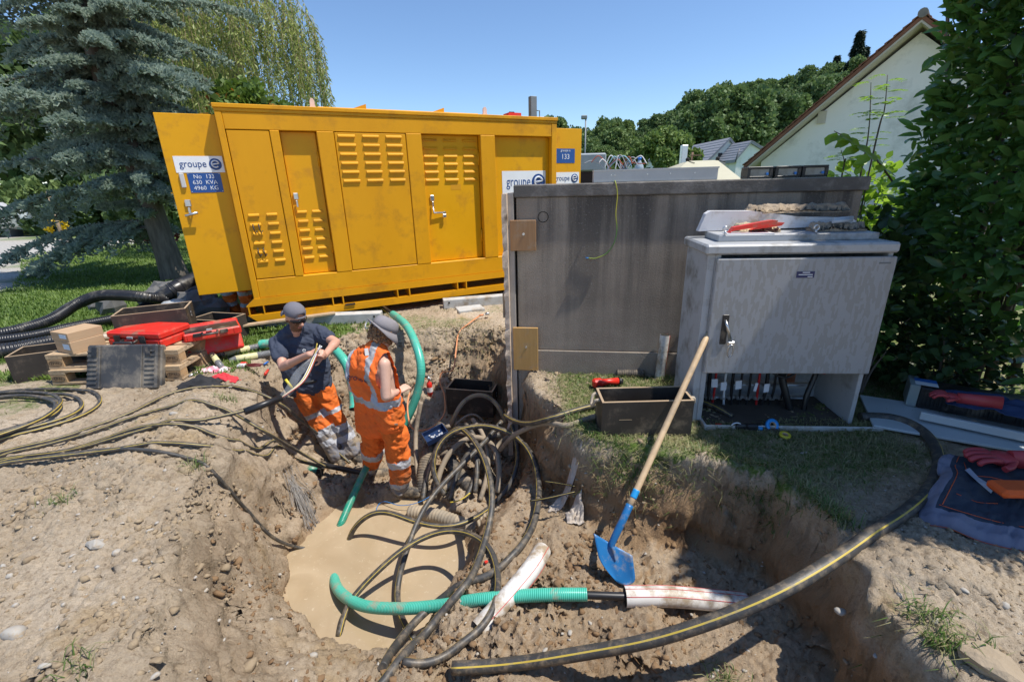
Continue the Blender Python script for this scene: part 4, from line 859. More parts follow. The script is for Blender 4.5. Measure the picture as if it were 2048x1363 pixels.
p = at(632, 936, -.90); b = MB(); b.tube([p+Vector((-.14, 0, .0)), p+Vector((.03, -.02, -.02))], .055, 18, 0); b.tube([p+Vector((.031, -.02, -.02)), p+Vector((.06, -.022, -.022))], .052, 18, 1); b.build('green_pipe_stub', [GD, DARK], None, label='muddy green pipe stub sticking out of the pit bank', cat='pipe')
cable('black cable core that runs from the green hose end into the white pipe', [(1150, 1188, -.54), (1200, 1190, -.54), (1250, 1192, -.55), (1300, 1192, -.56)], .022, m=BLKC, stripe=False)
# white ducts with red lines
DUCT = mat('white_duct', (.62, .60, .56), (.74, .73, .70), rough=.5, dirt=MUD, dirt_amt=.38, dirt_scale=7); RLN = mat('red_line', (.55, .05, .05), rough=.5)
def duct(label, pts, r, cut=0.0, name='white_duct', n=24, open_end=True, lines=(3, 8, 13, 18)):
    P_ = resample(crom([Vector(p) for p in pts], 8), .03); b_ = MB(); b_.tube(P_, r, n, 0, caps=False, stripe=None); b_.tube(P_, r*.93, n, 2, caps=False)
    for e in (0, -1):
        d_ = (P_[1]-P_[0]) if e == 0 else (P_[-1]-P_[-2])
        b_.tube([P_[e]-d_.normalized()*.0008, P_[e]+d_.normalized()*.0008], r*.935, n, 2)
    o_ = b_.build(name, [DUCT, RLN, DARK], None, label=label, cat='pipe')
    for k in lines:
        Q_ = []
        for i, p_ in enumerate(P_):
            t_ = (P_[min(i+1, len(P_)-1)]-P_[max(0, i-1)]).normalized(); a_ = Vector((0, 0, 1)); a_ = (a_-t_*a_.dot(t_))
            if a_.length < .1: a_ = Vector((0, -1, 0))
            a_.normalize(); bb = t_.cross(a_); th = 2*math.pi*k/n; Q_.append(p_+(a_*math.cos(th)+bb*math.sin(th))*(r+.0004))
        q_ = MB(); q_.tube(Q_, .0022, 4, upv=(0, 0, 1)); q_.build('red_marking', RLN, o_)
    return o_
duct('white plastic duct half buried on the bench under the green hose', [at(958, 1258, -.66), at(1010, 1200, -.60), at(1060, 1140, -.56), at(1085, 1100, -.58)], .058)
duct('white plastic duct with red lines lying in the trench beyond the shovel', [at(1250, 1192, -.56), at(1330, 1192, -.56), at(1410, 1198, -.59), at(1490, 1206, -.64)], .056, lines=(0, 3, 21))
# loops of heavy muddy cable
R2 = .021
cable('striped cable arching out of the water toward the old pipes', [(697, 1082, -1.08), (703, 1062, -.98), (714, 1047, -.90), (744, 1024, -.80), (781, 1024, -.77), (823, 1041, -.80), (878, 1053, -.82), (923, 1048, -.82), (965, 1026, -.85), (985, 1010, -.88)], R2)
cable('straight striped cable crossing the water and the other loops diagonally', [(1003, 842, -.45), (983, 867, -.50), (949, 904, -.55), (902, 950, -.62), (862, 995, -.70), (835, 1041, -.76), (811, 1108, -.86), (796, 1162, -.98), (794, 1201, -1.0), (805, 1240, -.97), (829, 1280, -.93)], R2)
cable('striped cable bowing in a wide arc over the front of the water', [(677, 1272, -1.06), (690, 1217, -.98), (717, 1180, -.90), (778, 1120, -.78), (823, 1086, -.72), (878, 1062, -.68), (923, 1061, -.66), (965, 1080, -.66), (990, 1117, -.66), (997, 1174, -.66), (985, 1225, -.68), (960, 1262, -.70), (914, 1299, -.72), (868, 1326, -.70), (825, 1330, -.68), (806, 1322, -.68)], R2)
cable('heavy cable looping from the old pipes down to the front edge of the pit', [(895, 872, -.62), (915, 854, -.48), (942, 873, -.40), (969, 917, -.40), (983, 971, -.45), (984, 1020, -.52), (971, 1080, -.60), (950, 1141, -.64), (926, 1180, -.68), (853, 1265, -.76), (811, 1313, -.72), (768, 1363, -.66), (720, 1420, -.6)], .024)
cable('outer heavy cable loop swinging widest to the right over the trench bench', [(891, 990, -.95), (871, 965, -.85), (864, 931, -.72), (875, 890, -.55), (900, 864, -.46), (929, 856, -.42), (962, 849, -.40), (996, 856, -.40), (1030, 870, -.42), (1057, 897, -.45), (1074, 937, -.50), (1078, 995, -.54), (1065, 1056, -.56), (1035, 1101, -.57), (1005, 1135, -.60), (959, 1162, -.68), (899, 1189, -.76), (847, 1223, -.80), (811, 1265, -.78), (784, 1298, -.74), (765, 1334, -.70)], .024)
cable('striped cable bending down behind the outer loop beside the shoring', [(1012, 820, -.5), (1022, 845, -.52), (1036, 904, -.62), (1030, 948, -.72), (1013, 981, -.82), (989, 1005, -.9)], .020)
cable('muddy cable arching low over the dark box in the pit', [(900, 862, -.85), (905, 843, -.68), (922, 806, -.5), (952, 787, -.45), (982, 794, -.5), (1003, 822, -.6), (1012, 845, -.72)], .024, m=CBLM)
cable('thin muddy cable hooked in front of the dark box', [(910, 850, -.7), (935, 828, -.6), (955, 828, -.62), (968, 845, -.72)], .012, m=CBLM, stripe=False)
cable('striped cable running from the shoring foot over the turf behind the box', [(1010, 830, -.35), (1030, 842, -.28), (1060, 847, -.16), (1101, 836, .02), (1150, 820, .04), (1210, 806, .04), (1290, 797, .04), (1380, 796, .05), (1430, 812, .05), (1465, 833, .02)], .020)
cable('plain muddy cable running over the turf edge below the striped one', [(1000, 900, -.62), (1030, 868, -.36), (1077, 848, -.16), (1110, 846, -.02), (1135, 856, -.01), (1168, 838, .03), (1220, 826, .04), (1290, 818, .04), (1370, 806, .05)], .021, m=CBLM, stripe=False)
cable('thick striped cable sagging across the trench and around to the cabinet', [(905, 1335, -.60), (960, 1336, -.60), (1050, 1325, -.54), (1170, 1304, -.44), (1290, 1284, -.32), (1400, 1250, -.20), (1500, 1213, -.09), (1600, 1162, .0), (1700, 1098, .03), (1780, 1045, .035), (1845, 995, .035), (1878, 940, .035), (1872, 890, .035), (1835, 850, .04), (1790, 832, .04), (1720, 833, .03)], .032, n=26, side=(2,))
cable('upright dirty cable end standing beside the man in the vest', [(842, 803, -.35), (836, 835, -.5), (831, 870, -.66), (834, 938, -.86), (844, 990, -1.0)], .022, m=CBLM, stripe=False)
cable('thin dirty cable leaning between the old pipes', [(870, 900, -.7), (858, 940, -.8), (850, 975, -.95)], .014, m=CBLM, stripe=False)
cable('dirty cable tucked behind the outer loop', [(985, 920, -.75), (993, 890, -.68), (1015, 872, -.6), (1040, 862, -.5)], .018, m=CBLM, stripe=False)
cable('short cut cable with pink tip poking from the trench wall', [(1060, 1001, -.42), (1085, 998, -.40), (1110, 992, -.38), (1150, 983, -.36)], .008, m=BLKC)
cable('short striped cable stub poking from the trench wall above the pink-tipped one', [(1090, 962, -.38), (1115, 965, -.37), (1150, 972, -.36)], .007, m=BLKC)
# the heap of old feeders pulled out against the back of the pit
rgc = random.Random(31)
HEAP = [[(846, 1000, -1.0), (852, 950, -.86), (870, 900, -.70), (905, 868, -.60), (940, 880, -.62), (955, 930, -.74), (950, 985, -.9)],
        [(868, 995, -.98), (880, 940, -.80), (905, 895, -.64), (945, 870, -.56), (985, 885, -.60), (1000, 935, -.70), (995, 985, -.86)],
        [(855, 960, -.92), (866, 905, -.74), (886, 872, -.62), (915, 862, -.56), (948, 872, -.56)],
        [(900, 1000, -.98), (912, 950, -.84), (935, 905, -.7), (965, 880, -.62), (1000, 868, -.58)],
        [(838, 930, -.9), (850, 895, -.78), (872, 865, -.66), (900, 850, -.6)],
        [(880, 985, -.98), (900, 965, -.92), (930, 955, -.88), (965, 962, -.88), (990, 985, -.92)],
        [(930, 1000, -.96), (948, 960, -.86), (958, 915, -.74), (950, 872, -.62), (930, 846, -.56)],
        [(960, 1000, -.95), (975, 950, -.80), (976, 905, -.68), (965, 865, -.58), (945, 838, -.54)]]
HLAB = ['humped over the black corrugated pipe', 'reaching toward the shoring foot', 'curled tight beside the blue tray', 'leaning toward the kiosk corner', 'lying nearest the upright cable end', 'lying flat on the mud floor', 'twisted behind the straight striped cable', 'bent up in front of the dark box']
for k_, pp in enumerate(HEAP): cable('grey muddy old feeder cable '+HLAB[k_], pp, rgc.choice((.022, .026, .030)), m=CBLM if k_ % 3 else CBL, stripe=False, n=14)
# old muddy pipes
OLD = mat('old_muddy_pipe', (.20, .17, .13), (.33, .28, .21), scale=6, rough=.85, dirt=(.40, .32, .22), dirt_amt=.45, dirt_scale=7, bump=.3, bscale=30)
OLDB = mat('old_black_muddy_pipe', (.035, .032, .03), (.08, .07, .06), scale=6, rough=.75, dirt=(.24, .19, .13), dirt_amt=.4, dirt_scale=7)
corr('old_pipe', 'muddy corrugated pipe lying behind the arched cable at the water edge', [at(820, 1022, -1.0), at(870, 1030, -.98), at(920, 1046, -.98), at(955, 1058, -1.0)], .062, .03, m=OLD)
corr('old_pipe', 'fat muddy corrugated pipe rising out of the soil by the outer cable loop', [at(960, 1050, -.94), at(1000, 1030, -.86), at(1040, 1005, -.80)], .075, .03, m=OLD)
b = MB(); b.tube([at(1012, 1054, -.76), at(1076, 1022, -.72)], .036, 14); b.build('old_pipe', OLD, None, label='thin smooth dirty pipe beside the fat corrugated one', cat='pipe')
corr('old_pipe', 'black corrugated muddy pipe leaning beside the man in the vest', [at(845, 985, -1.0), at(848, 935, -.84), at(862, 885, -.68), at(885, 850, -.58)], .06, .024, m=OLDB)
corr('old_pipe', 'black muddy pipe lying deep among the cables below the shoring', [at(890, 905, -.75), at(915, 945, -.88), at(950, 985, -.98)], .07, .03, m=OLDB)
corr('old_pipe', 'black muddy pipe crossing under the cable loops near the kiosk corner', [at(930, 890, -.72), at(965, 930, -.84), at(990, 965, -.94)], .055, .03, m=OLDB)
cloth('muddy_rag', 'muddy pale rag hanging from the trench wall', 'rag', 1130, 920, .22, .07, .06, mat('muddy_white_cloth', (.50, .46, .42), (.36, .29, .22), scale=14, rough=.95), 21, .1)
cloth('muddy_paper', 'torn muddy paper lying on the trench slope below the rag', 'paper', 1152, 948, .12, .12, .08, mat('muddy_white_cloth', (.50, .46, .42)), 23)
b = MB(); rgf = random.Random(4); p0 = atg(583, 955, .01)
for k in range(70):
    q = p0+Vector((rgf.gauss(0, .035), rgf.gauss(0, .03), 0)); d_ = Vector((.12+rgf.gauss(0, .04), -.10+rgf.gauss(0, .05), 0)); P_ = [q+d_*u for u in (0, .4, .75, 1)]
    for w_ in P_: w_.z = gz(w_.x, w_.y)+.006+rgf.random()*.012
    b.tube(P_, .0018, 4, caps=False)
o_ = b.build('wool_tuft', mat('grey_fibre', (.22, .20, .18), (.38, .36, .33), rough=.95), None, label='grey fibrous tuft hanging from the pit bank above the water', cat='fibre', kind='stuff')
# dark box, tray, gas torch in the pit
p = atY(893, 800, 4.72); plybox((p.x, p.y, -.80), -.22, .55, .30, .32, 'black plywood box standing in the pit behind the cables', name='plywood_box')
t = thing('plastic_tray', 'small dark blue plastic tray with fittings, tilted on the old pipes', 'tray', at(872, 872, -.58), rot=(math.radians(12), math.radians(-14), math.radians(28)))
TR = mat('dark_blue_plastic', (.012, .03, .09), (.02, .045, .12), rough=.4)
b = MB(); b.box((-.11, -.07, 0), (.11, .07, .006)); b.build('base', TR, t)
for lo, hi in (((-.11, -.07, .0062), (.11, -.064, .055)), ((-.11, .064, .0062), (.11, .07, .055)), ((-.11, -.0638, .0062), (-.104, .0638, .055)), ((.104, -.0638, .0062), (.11, .0638, .055))):
    b = MB(); b.box(lo, hi); b.build('side', TR, t)
b = MB()
for k in range(16): b.ball((rnd(-.07, .07), rnd(-.04, .04), .014), (.012, .008, .008), 6, 5, amp=.2, seed=k)
o_ = b.build('fittings', mat('pale_fittings', (.45, .47, .50), rough=.5), t); o_['kind'] = 'stuff'
t = thing('gas_torch_bottle', 'small red gas bottle with brass valve standing on the pit slope', 'gas bottle', atg(861, 796, 0.0, -.7))
t.location.z += .03
b = MB(); b.lathe([(.030, 0), (.034, .004), (.034, .15), (.028, .175), (.012, .19), (.012, .20)], 18); b.build('bottle', RED, t)
b = MB(); b.lathe([(.0345, .06), (.0345, .12)], 18, caps=False); b.build('paper_label', mat('bottle_label', (.7, .62, .6), (.75, .72, .7), rough=.6), t)
b = MB(); b.lathe([(.013, .2), (.013, .215), (.02, .218), (.02, .24), (.011, .243), (.011, .26)], 12); b.box((-.045, -.007, .262), (.045, .007, .272), bev=.002); b.tube([(0, 0, .225), (.03, 0, .225)], .008, 8); b.build('valve', STEEL, t)
b = MB(); b.box((-.05, -.03, -.012), (.05, .03, .0), bev=.004); b.build('foot_plate', RED, t)
TP = t.location
OR = mat('orange_gas_hose', (.62, .24, .10), (.70, .30, .14), rough=.55)
P_ = [TP+Vector((-.03, 0, .225)), at(838, 757, -.42), at(818, 790, -.50), at(816, 830, -.62), at(828, 858, -.72), at(862, 855, -.76), at(888, 828, -.72), at(889, 790, -.60), at(880, 765, -.48), at(884, 745, -.38), at(906, 738, -.33), at(912, 700, -.18), at(918, 665, -.05), at(940, 645, .04), at(958, 632, .04)]
b = MB(); b.tube(resample(crom(P_, 10), .025), .009, 8); b.build('gas_hose', OR, None, label='orange rubber gas hose snaking up the pit bank to the torch head', cat='hose')
t = thing('gas_torch', 'steel gas torch head lying at the pit edge on the end of the orange hose', 'torch', at(958, 631, .04), rot=(0, math.radians(-8), .25))
b = MB(); b.tube([(0, 0, 0), (.06, 0, .0)], .013, 10); b.build('grip', OR, t); b = MB(); b.tube([(.061, 0, 0), (.09, 0, .0)], .006, 8); b.lathe([(.02, 0), (.022, .05)], 14, M=Matrix.Translation((.09, 0, 0)) @ Matrix.Rotation(math.pi/2, 4, 'Y')); b.build('burner', STEEL, t)
cable('thin blue wire curling in the water beside the boot', [(752, 1022, -1.04), (756, 1004, -1.04), (772, 1000, -1.0), (800, 1012, -1.0), (850, 1000, -.95), (868, 985, -.92)], .0035, m=mat('blue_wire', (.03, .18, .45), rough=.5), stripe=False, n=6, name='blue_wire')
cable('thin yellow wire offcut on the mud behind the arched cable', [(900, 1004, -.93), (920, 1003, -.92), (940, 985, -.88)], .006, m=mat('yellow_wire', (.55, .42, .05)), stripe=False, n=6, name='wire_offcut')
b = MB(); p = atg(972, 1124, .01, -.6); b.box((-.012, -.008, -.004), (.012, .008, .012), bev=.003); b.build('red_bung', RED, None, p, (0, .2, .6), label='tiny red plastic cap on the mud inside the cable loops', cat='bung')
# shovel leaning on the box
BLU = mat('blue_shovel_paint', (.012, .13, .34), (.018, .17, .42), scale=3, rough=.42, dirt=(.36, .30, .22), dirt_amt=.28, dirt_scale=6)
SHT = atY(1238, 1166, 2.12); TL, TR = atY(1186, 1066, 2.27), atY(1263, 1110, 2.20); H0, H1 = atY(1250, 1030, 2.29), atY(1418, 663, 2.98)
t = thing('shovel', 'blue-bladed shovel with long wooden handle leaning on the black box', 'shovel', SHT)
TC = (TL+TR)*.5; sv = TR-TL; dn = SHT-TC; nrm = sv.cross(dn).normalized()
if nrm.y > 0: nrm = -nrm
vs = []; nu, nv_ = 15, 15
for j in range(nv_):
    v_ = j/(nv_-1); w_ = 1-.10*v_ if v_ < .5 else .95-.62*((v_-.5)/.5)**2.2
    for i in range(nu):
        u_ = -1+2*i/(nu-1); vs.append(TC+dn*(v_-.07*(u_*u_)*max(0, v_-.5)*2-.03*abs(u_)*(1-v_))+sv*(.5*u_*w_)+nrm*(.030*u_*u_*(1-.4*v_)+.010*math.exp(-(u_/.16)**2)*(1-v_))-SHT)
b = MB(); b.add(vs, [(j*nu+i, j*nu+i+1, (j+1)*nu+i+1, (j+1)*nu+i) for j in range(nv_-1) for i in range(nu-1)], 0, True); bl = b.build('blade', BLU, t); sd = bl.modifiers.new('thickness', 'SOLIDIFY'); sd.thickness = .0035
ax_ = (H1-H0).normalized(); b = MB(); b.tube(crom([TC+dn*.42+nrm*.012-SHT, TC+dn*.12+nrm*.018-SHT, TC-dn*.05+nrm*.014-SHT, H0-SHT-ax_*.03, H0-SHT+ax_*.07], 5), list(np.interp(np.linspace(0, 1, 21), [0, .3, .6, 1], [.003, .014, .023, .0235])), 14); b.build('socket', BLU, t)
WD = mat('ash_handle', (.50, .34, .19), (.62, .45, .27), scale=3, rough=.55, stretch=(8, 8, 8), dirt=(.38, .28, .18), dirt_amt=.2)
Lh = (H1-H0).length; b = MB(); b.tube([H0-SHT+ax_*(.04+(Lh-.04)*k/14) for k in range(15)], [.0200]*13+[.021, .013], 16); b.build('handle', WD, t)
b = MB(); b.tube([H0-SHT+ax_*(.115+.008*k) for k in range(8)], .0213, 16); b.build('tape_wrap', mat('blue_tape', (.02, .28, .62), rough=.4), t)
# ------------------------------------------------------------------ things on and around the cabinet and kiosk
BXR = at(1203, 878, 0); BXZ = gz(1.0, 2.95)
t = plybox((BXR.x, BXR.y+.02, max(-.0, gz(BXR.x+.3, BXR.y+.15)-.01)), 0.0, .63, .24, .27, 'black plywood box with rope handles standing on the turf edge under the shovel', strap=False)
ROPE = mat('frayed_rope', (.42, .34, .25), (.52, .44, .34), rough=.95, bump=.5, bscale=160)
for X, s_ in ((-.012, -1), (.652, 1)):
    b = MB(); b.tube(crom([(X-s_*.03, .10, .24), (X+s_*.012, .10, .242), (X+s_*.03, .13, .19), (X+s_*.03, .17, .19), (X+s_*.012, .20, .242), (X-s_*.03, .20, .24)], 5), .012, 8); b.build('rope_handle', ROPE, t)
b = MB(); b.box((.12, -.0012, .135), (.21, -.0002, .139)); b.build('scratch', mat('scratch', (.35, .26, .16), rough=.9), t)
duct('white plastic duct offcut standing upright beside the cabinet', [atg(1318, 762, -.02), atY(1330, 669, atg(1318, 762).y+.04)], .042, lines=(4, 9))
# red cordless grinder
t = thing('power_tool', 'red and black cordless power tool lying on the turf by the kiosk', 'power tool', atg(1205, 775, .0), .15)
b = MB(); b.box((-.09, -.03, .01), (.0, .04, .085), bev=.015); b.build('battery', RED, t)
b = MB(); b.tube([(-.02, 0, .05), (.05, 0, .055), (.14, .0, .05)], [.035, .026, .032], 12); b.build('motor_housing', RED, t)
b = MB(); b.tube([(.14, 0, .05), (.18, 0, .045)], [.034, .026], 12); b.tube([(-.05, -.03, .03), (-.02, -.09, .028)], .014, 8); b.build('gear_head', BLACKP, t)
b = MB(); b.tube([(-.06, -.06, .015), (.03, -.075, .012), (.05, -.06, .012)], .014, 8); b.build('trigger_guard', RED, t)
p = atg(1265, 746, .03); corr('pipe_fitting', 'short black corrugated pipe fitting lying against the kiosk foot', [p+Vector((-.14, .02, 0)), p, p+Vector((.1, -.02, 0))], .035, .02, m=OLDB)
# tapes and ratchet tool on the turf
def tape(px, py, m, label, flat):
    p_ = atg(px, py, .01); R_ = .048 if not flat else .036; H_ = .019
    t_ = thing('tape_roll', label, 'tape', p_+Vector((0, 0, .0 if flat else .03)), rot=(math.radians(10 if flat else 58), 0, .2)); b_ = MB()
    b_.lathe([(R_*.52, 0), (R_, 0), (R_, H_), (R_*.52, H_), (R_*.52, 0)], 28, caps=False); b_.build('tape', m, t_); b_ = MB(); b_.lathe([(R_*.46, -.0005), (R_*.515, -.0005), (R_*.515, H_+.0005), (R_*.46, H_+.0005), (R_*.46, -.0005)], 24, caps=False); b_.build('cardboard_core', CARD, t_)
tape(1541, 858, mat('blue_tape_roll', (.02, .25, .62), rough=.35), 'roll of bright blue tape standing on the turf in front of the cabinet', False)
tape(1569, 872, mat('yellow_tape_roll', (.55, .46, .03), rough=.4), 'roll of yellow tape lying flat on the turf in front of the cabinet', True)
t = thing('ratchet_cutter', 'black ratchet cable cutter with steel hook jaw beside the blue tape', 'tool', atg(1500, 860, .0), -.05)
b = MB(); b.tube([(-.10+.035*math.cos(a)-.0, .0+.0, .03+.03*math.sin(a)) for a in np.linspace(.4, 4.1, 14)], .007, 7, upv=(0, 1, 0)); b.build('hook_jaw', STEEL, t)
b = MB(); b.ball((-.065, 0, .028), (.045, .015, .028), 12, 8); b.box((-.03, -.022, .008), (.045, .022, .05), bev=.01); b.build('head', BLACKP, t)
b = MB(); b.tube([(.04, .005, .03), (.16, .03, .024)], .013, 10); b.tube([(.04, -.01, .022), (.17, -.035, .018)], .013, 10); b.build('grips', BLACKP, t)
b = MB(); b.tube([(.045, -.011, .022), (.075, -.0165, .021)], .0145, 10); b.build('blue_band', mat('blue_tape', (.02, .28, .62)), t)
b = MB(); p = atg(1437, 848, .012); b.tube([(-.02, 0, 0), (.02, .004, 0)], .006, 8); b.build('red_bung', RED, None, p, (0, 0, -.3), label='small red plastic cap on the grass by the cabinet lip', cat='bung')
# rubbish and boards on the cabinet lid
def al(u, y, z): return Vector((AP.x+u*math.cos(AB)-y*math.sin(AB), AP.y+u*math.sin(AB)+y*math.cos(AB), AP.z+z))
LZ = 1.347
STY = mat('white_foam', (.66, .64, .64), (.76, .75, .75), rough=.75, dirt=(.45, .38, .30), dirt_amt=.15)
b = MB(); b.prism([(-.05, 0), (.95, .02), (1.02, .05), (.98, .075), (.62, .09), (.3, .135), (.02, .14), (-.01, .12)], .0, .06, axis='y'); b.build('foam_board', STY, None, al(-.03, .36, LZ), (0, 0, AB), label='long white foam moulding lying along the back of the cabinet lid', cat='foam')
WOOL = mat('mineral_wool', (.25, .19, .13), (.40, .32, .23), scale=12, rough=.98, bump=1.0, bscale=40)
def slab(label, loc, L, W, H, seed, m=WOOL, name='insulation_strip', rz=AB, cat='insulation', amp=.02):
    nx_, ny_ = 46, 10; X, Y = np.meshgrid(np.linspace(0, L, nx_), np.linspace(0, W, ny_)); e = np.minimum(np.minimum(X, L-X)*12, np.minimum(Y, W-Y)*25); e = np.clip(e/ .3, .25, 1)
    zt = H*e+amp*fbm(X, Y, 26, 4, seed, .6)+amp*.8*fbm(X, Y, 9, 2, seed+9); X2 = X+.012*fbm(X, Y, 30, 2, seed+5); Y2 = Y+.03*fbm(X, Y*0, 20, 3, seed+6)
    nn = np.arange(nx_*ny_).reshape(ny_, nx_); top = np.stack([X2, Y2, np.maximum(zt, .006)], -1).reshape(-1, 3); bot = np.stack([X2, Y2, zt*0], -1).reshape(-1, 3); n_ = nx_*ny_
    fs = [tuple(q) for q in np.stack([nn[:-1, :-1], nn[:-1, 1:], nn[1:, 1:], nn[1:, :-1]], -1).reshape(-1, 4)]; fs += [tuple(n_+i for i in q[::-1]) for q in fs]
    ring = list(nn[0, :])+list(nn[1:, -1])+list(nn[-1, -2::-1])+list(nn[-2:0:-1, 0]); fs += [(ring[i], n_+ring[i], n_+ring[(i+1) % len(ring)], ring[(i+1) % len(ring)])[::-1] for i in range(len(ring))]
    b_ = MB(); b_.add(np.concatenate([top, bot]).tolist(), [tuple(int(k) for k in f_) for f_ in fs], 0, True); return b_.build(name, m, None, loc, (0, 0, rz), label=label, cat=cat)
slab('long strip of torn brown insulation lying on the white foam moulding', al(.25, .37, LZ+.115), .70, .10, .055, 3)
slab('small block of brown insulation on the cabinet lid under the red cover', al(.13, .24, LZ), .30, .10, .05, 7, mat('pale_wool', (.42, .33, .21), (.52, .42, .28), scale=12, rough=.98, bump=.8, bscale=40))
slab('ragged end of brown insulation on the right of the cabinet lid', al(.63, .20, LZ), .34, .12, .05, 11)
for k in range(2):
    b = MB(); b.tube([(0, 0, 0), (.14, .02, .006)], .012, 8, flat=.7); b.build('grey_strip', mat('grey_foam_strip', (.42, .46, .50), rough=.6), None, al(.73+.02*k, .19+.03*k, LZ+.066+.012*k), (0, 0, AB+.05), label=('lower' if k == 0 else 'upper')+' grey plastic strip resting on the ragged insulation', cat='strip')
b = MB(); b.box((0, 0, 0), (.30, .11, .004)); b.build('paper_sheet', mat('white_paper', (.72, .72, .74), rough=.8), None, al(.04, .13, LZ), (0, 0, AB-.03), label='white paper sheet lying on the cabinet lid under the red cover', cat='paper')
t = thing('red_cover', 'red plastic insulating cover lying on the paper on the cabinet lid', 'cover', al(.06, .16, LZ+.006), rot=(0, math.radians(-4), AB))
b = MB(); b.prism([(0, 0), (.03, .012), (.30, .03), (.31, .055), (.27, .06), (.03, .035)], 0, .05, axis='y'); b.build('upper_flap', RED, t); b = MB(); b.prism([(.16, 0), (.36, .012), (.38, .03), (.34, .035), (.2, .016)], .055, .09, axis='y'); b.build('lower_flap', RED, t)
for u in (.02, .60):
    t = thing('eye_bolt', 'steel lifting eye bolt on the cabinet lid '+('beside the paper' if u < .3 else 'beside the ragged insulation'), 'eye bolt', al(u, .125, LZ)); b = MB(); b.lathe([(.008, 0), (.008, .02)], 8); b.build('shank', STEEL, t)
    b = MB(); b.tube([(.016*math.cos(a), 0, .036+.016*math.sin(a)) for a in np.linspace(0, 6.283, 16)], .005, 6, caps=False, upv=(0, 1, 0)); b.build('eye', STEEL, t)
# on the kiosk roof
RZ = 1.694
t = thing('metal_trunking', 'long shallow grey metal box with loose wires lying on the kiosk roof', 'metal box', kl(.40, .05, RZ), KY+.02)
GRM = mat('light_grey_sheet', (.42, .43, .43), (.50, .51, .51), rough=.45, metal=.2)
b = MB(); b.box((0, 0, 0), (.98, .20, .095), bev=.004); b.build('casing', GRM, t)
b = MB(); b.box((-.003, -.004, .088), (.985, .21, .099)); b.build('cover_edge', GRM, t)
for u in (.14, .17, .43, .61, .80):
    b = MB(); b.lathe([(.006, 0), (.005, .003)], 8, M=Matrix.Translation((u, -.001, .055)) @ Matrix.Rotation(math.pi/2, 4, 'X')); b.build('screw', STEEL, t)
rg = random.Random(3)
wc = [mat('white_wire', (.7, .7, .7), rough=.5), mat('grey_wire', (.3, .31, .33), rough=.5), mat('red_brown_wire', (.35, .08, .04), rough=.5), mat('pale_blue_wire', (.25, .42, .55), rough=.5)]
for k in range(15):
    u = .08+.2*rg.random(); b = MB(); d_ = rg.choice((-1, 1))*rg.uniform(.02, .16)
    b.tube(crom([(u, .08, .099), (u+d_*.3, .08, .15), (u+d_*.8, .07, .16+rg.uniform(-.02, .05)), (u+d_*1.2, .06, .13+rg.uniform(-.03, .06))], 5), .0042, 5); b.build('loose_wire', wc[k % 4], t)
PB = mat('clear_blue_bottle', (.55, .68, .78), (.65, .75, .82), rough=.1, alpha=.55)
t = thing('water_bottle', 'clear plastic water bottle with blue cap behind the metal box on the kiosk', 'bottle', kl(.80, .38, RZ))
b = MB(); b.lathe([(.036, 0), (.040, .01), (.040, .11), (.036, .13), (.015, .165), (.013, .18)], 18); b.build('bottle', PB, t); b = MB(); b.lathe([(.016, .178), (.016, .20)], 14); b.build('cap', mat('blue_cap', (.02, .16, .55), rough=.4), t)
SMK = mat('smoky_window', (.10, .10, .10), (.34, .36, .35), scale=8, rough=.15)
for k, (u, lab) in enumerate(((1.62, 'beside the metal box'), (1.83, 'middle of the row'), (2.03, 'nearest the hedge'))):
    t = thing('fuse_switch', 'black fuse switch with clear window on the kiosk roof, '+lab, 'switch', kl(u, .12, RZ), KY); b = MB(); b.box((0, 0, 0), (.19, .16, .018), bev=.003); b.box((0, 0, .072), (.19, .16, .09), bev=.003); b.box((0, .0, .0182), (.022, .16, .0718)); b.box((.168, .0, .0182), (.19, .16, .0718)); b.build('frame', BLACKP, t)
    b = MB(); b.box((.023, .012, .0184), (.167, .15, .0716)); b.build('window', SMK, t); b = MB(); b.lathe([(.011, 0), (.010, .004)], 14, M=Matrix.Translation((.15, -.0, .035)) @ Matrix.Rotation(math.pi/2, 4, 'X')); b.build('seal', mat('blue_seal', (.03, .22, .65), rough=.4), t)
GW = mat('green_yellow_wire', (.10, .24, .05), (.55, .48, .05), scale=1.3, rough=.5, contrast=.06)
W_ = [kl(.569, .06, RZ+.002), kl(.569, -.03, RZ+.003), kl(.59, -.035, 1.60), kl(.585, -.03, 1.45), kl(.60, -.025, 1.33), kl(.585, -.025, 1.22), kl(.53, -.022, 1.13), kl(.44, -.022, 1.085), kl(.375, -.022, 1.085)]
b = MB(); b.tube(crom(W_, 8), .0042, 7); t = b.build('earth_wire', GW, None, label='green and yellow earth wire dangling down the kiosk wall', cat='wire')
b = MB(); b.tube([W_[-1], W_[-1]+Vector((-.025, .003, .003))], .0052, 7); b.build('blue_tip', mat('blue_wire', (.03, .18, .45)), t)
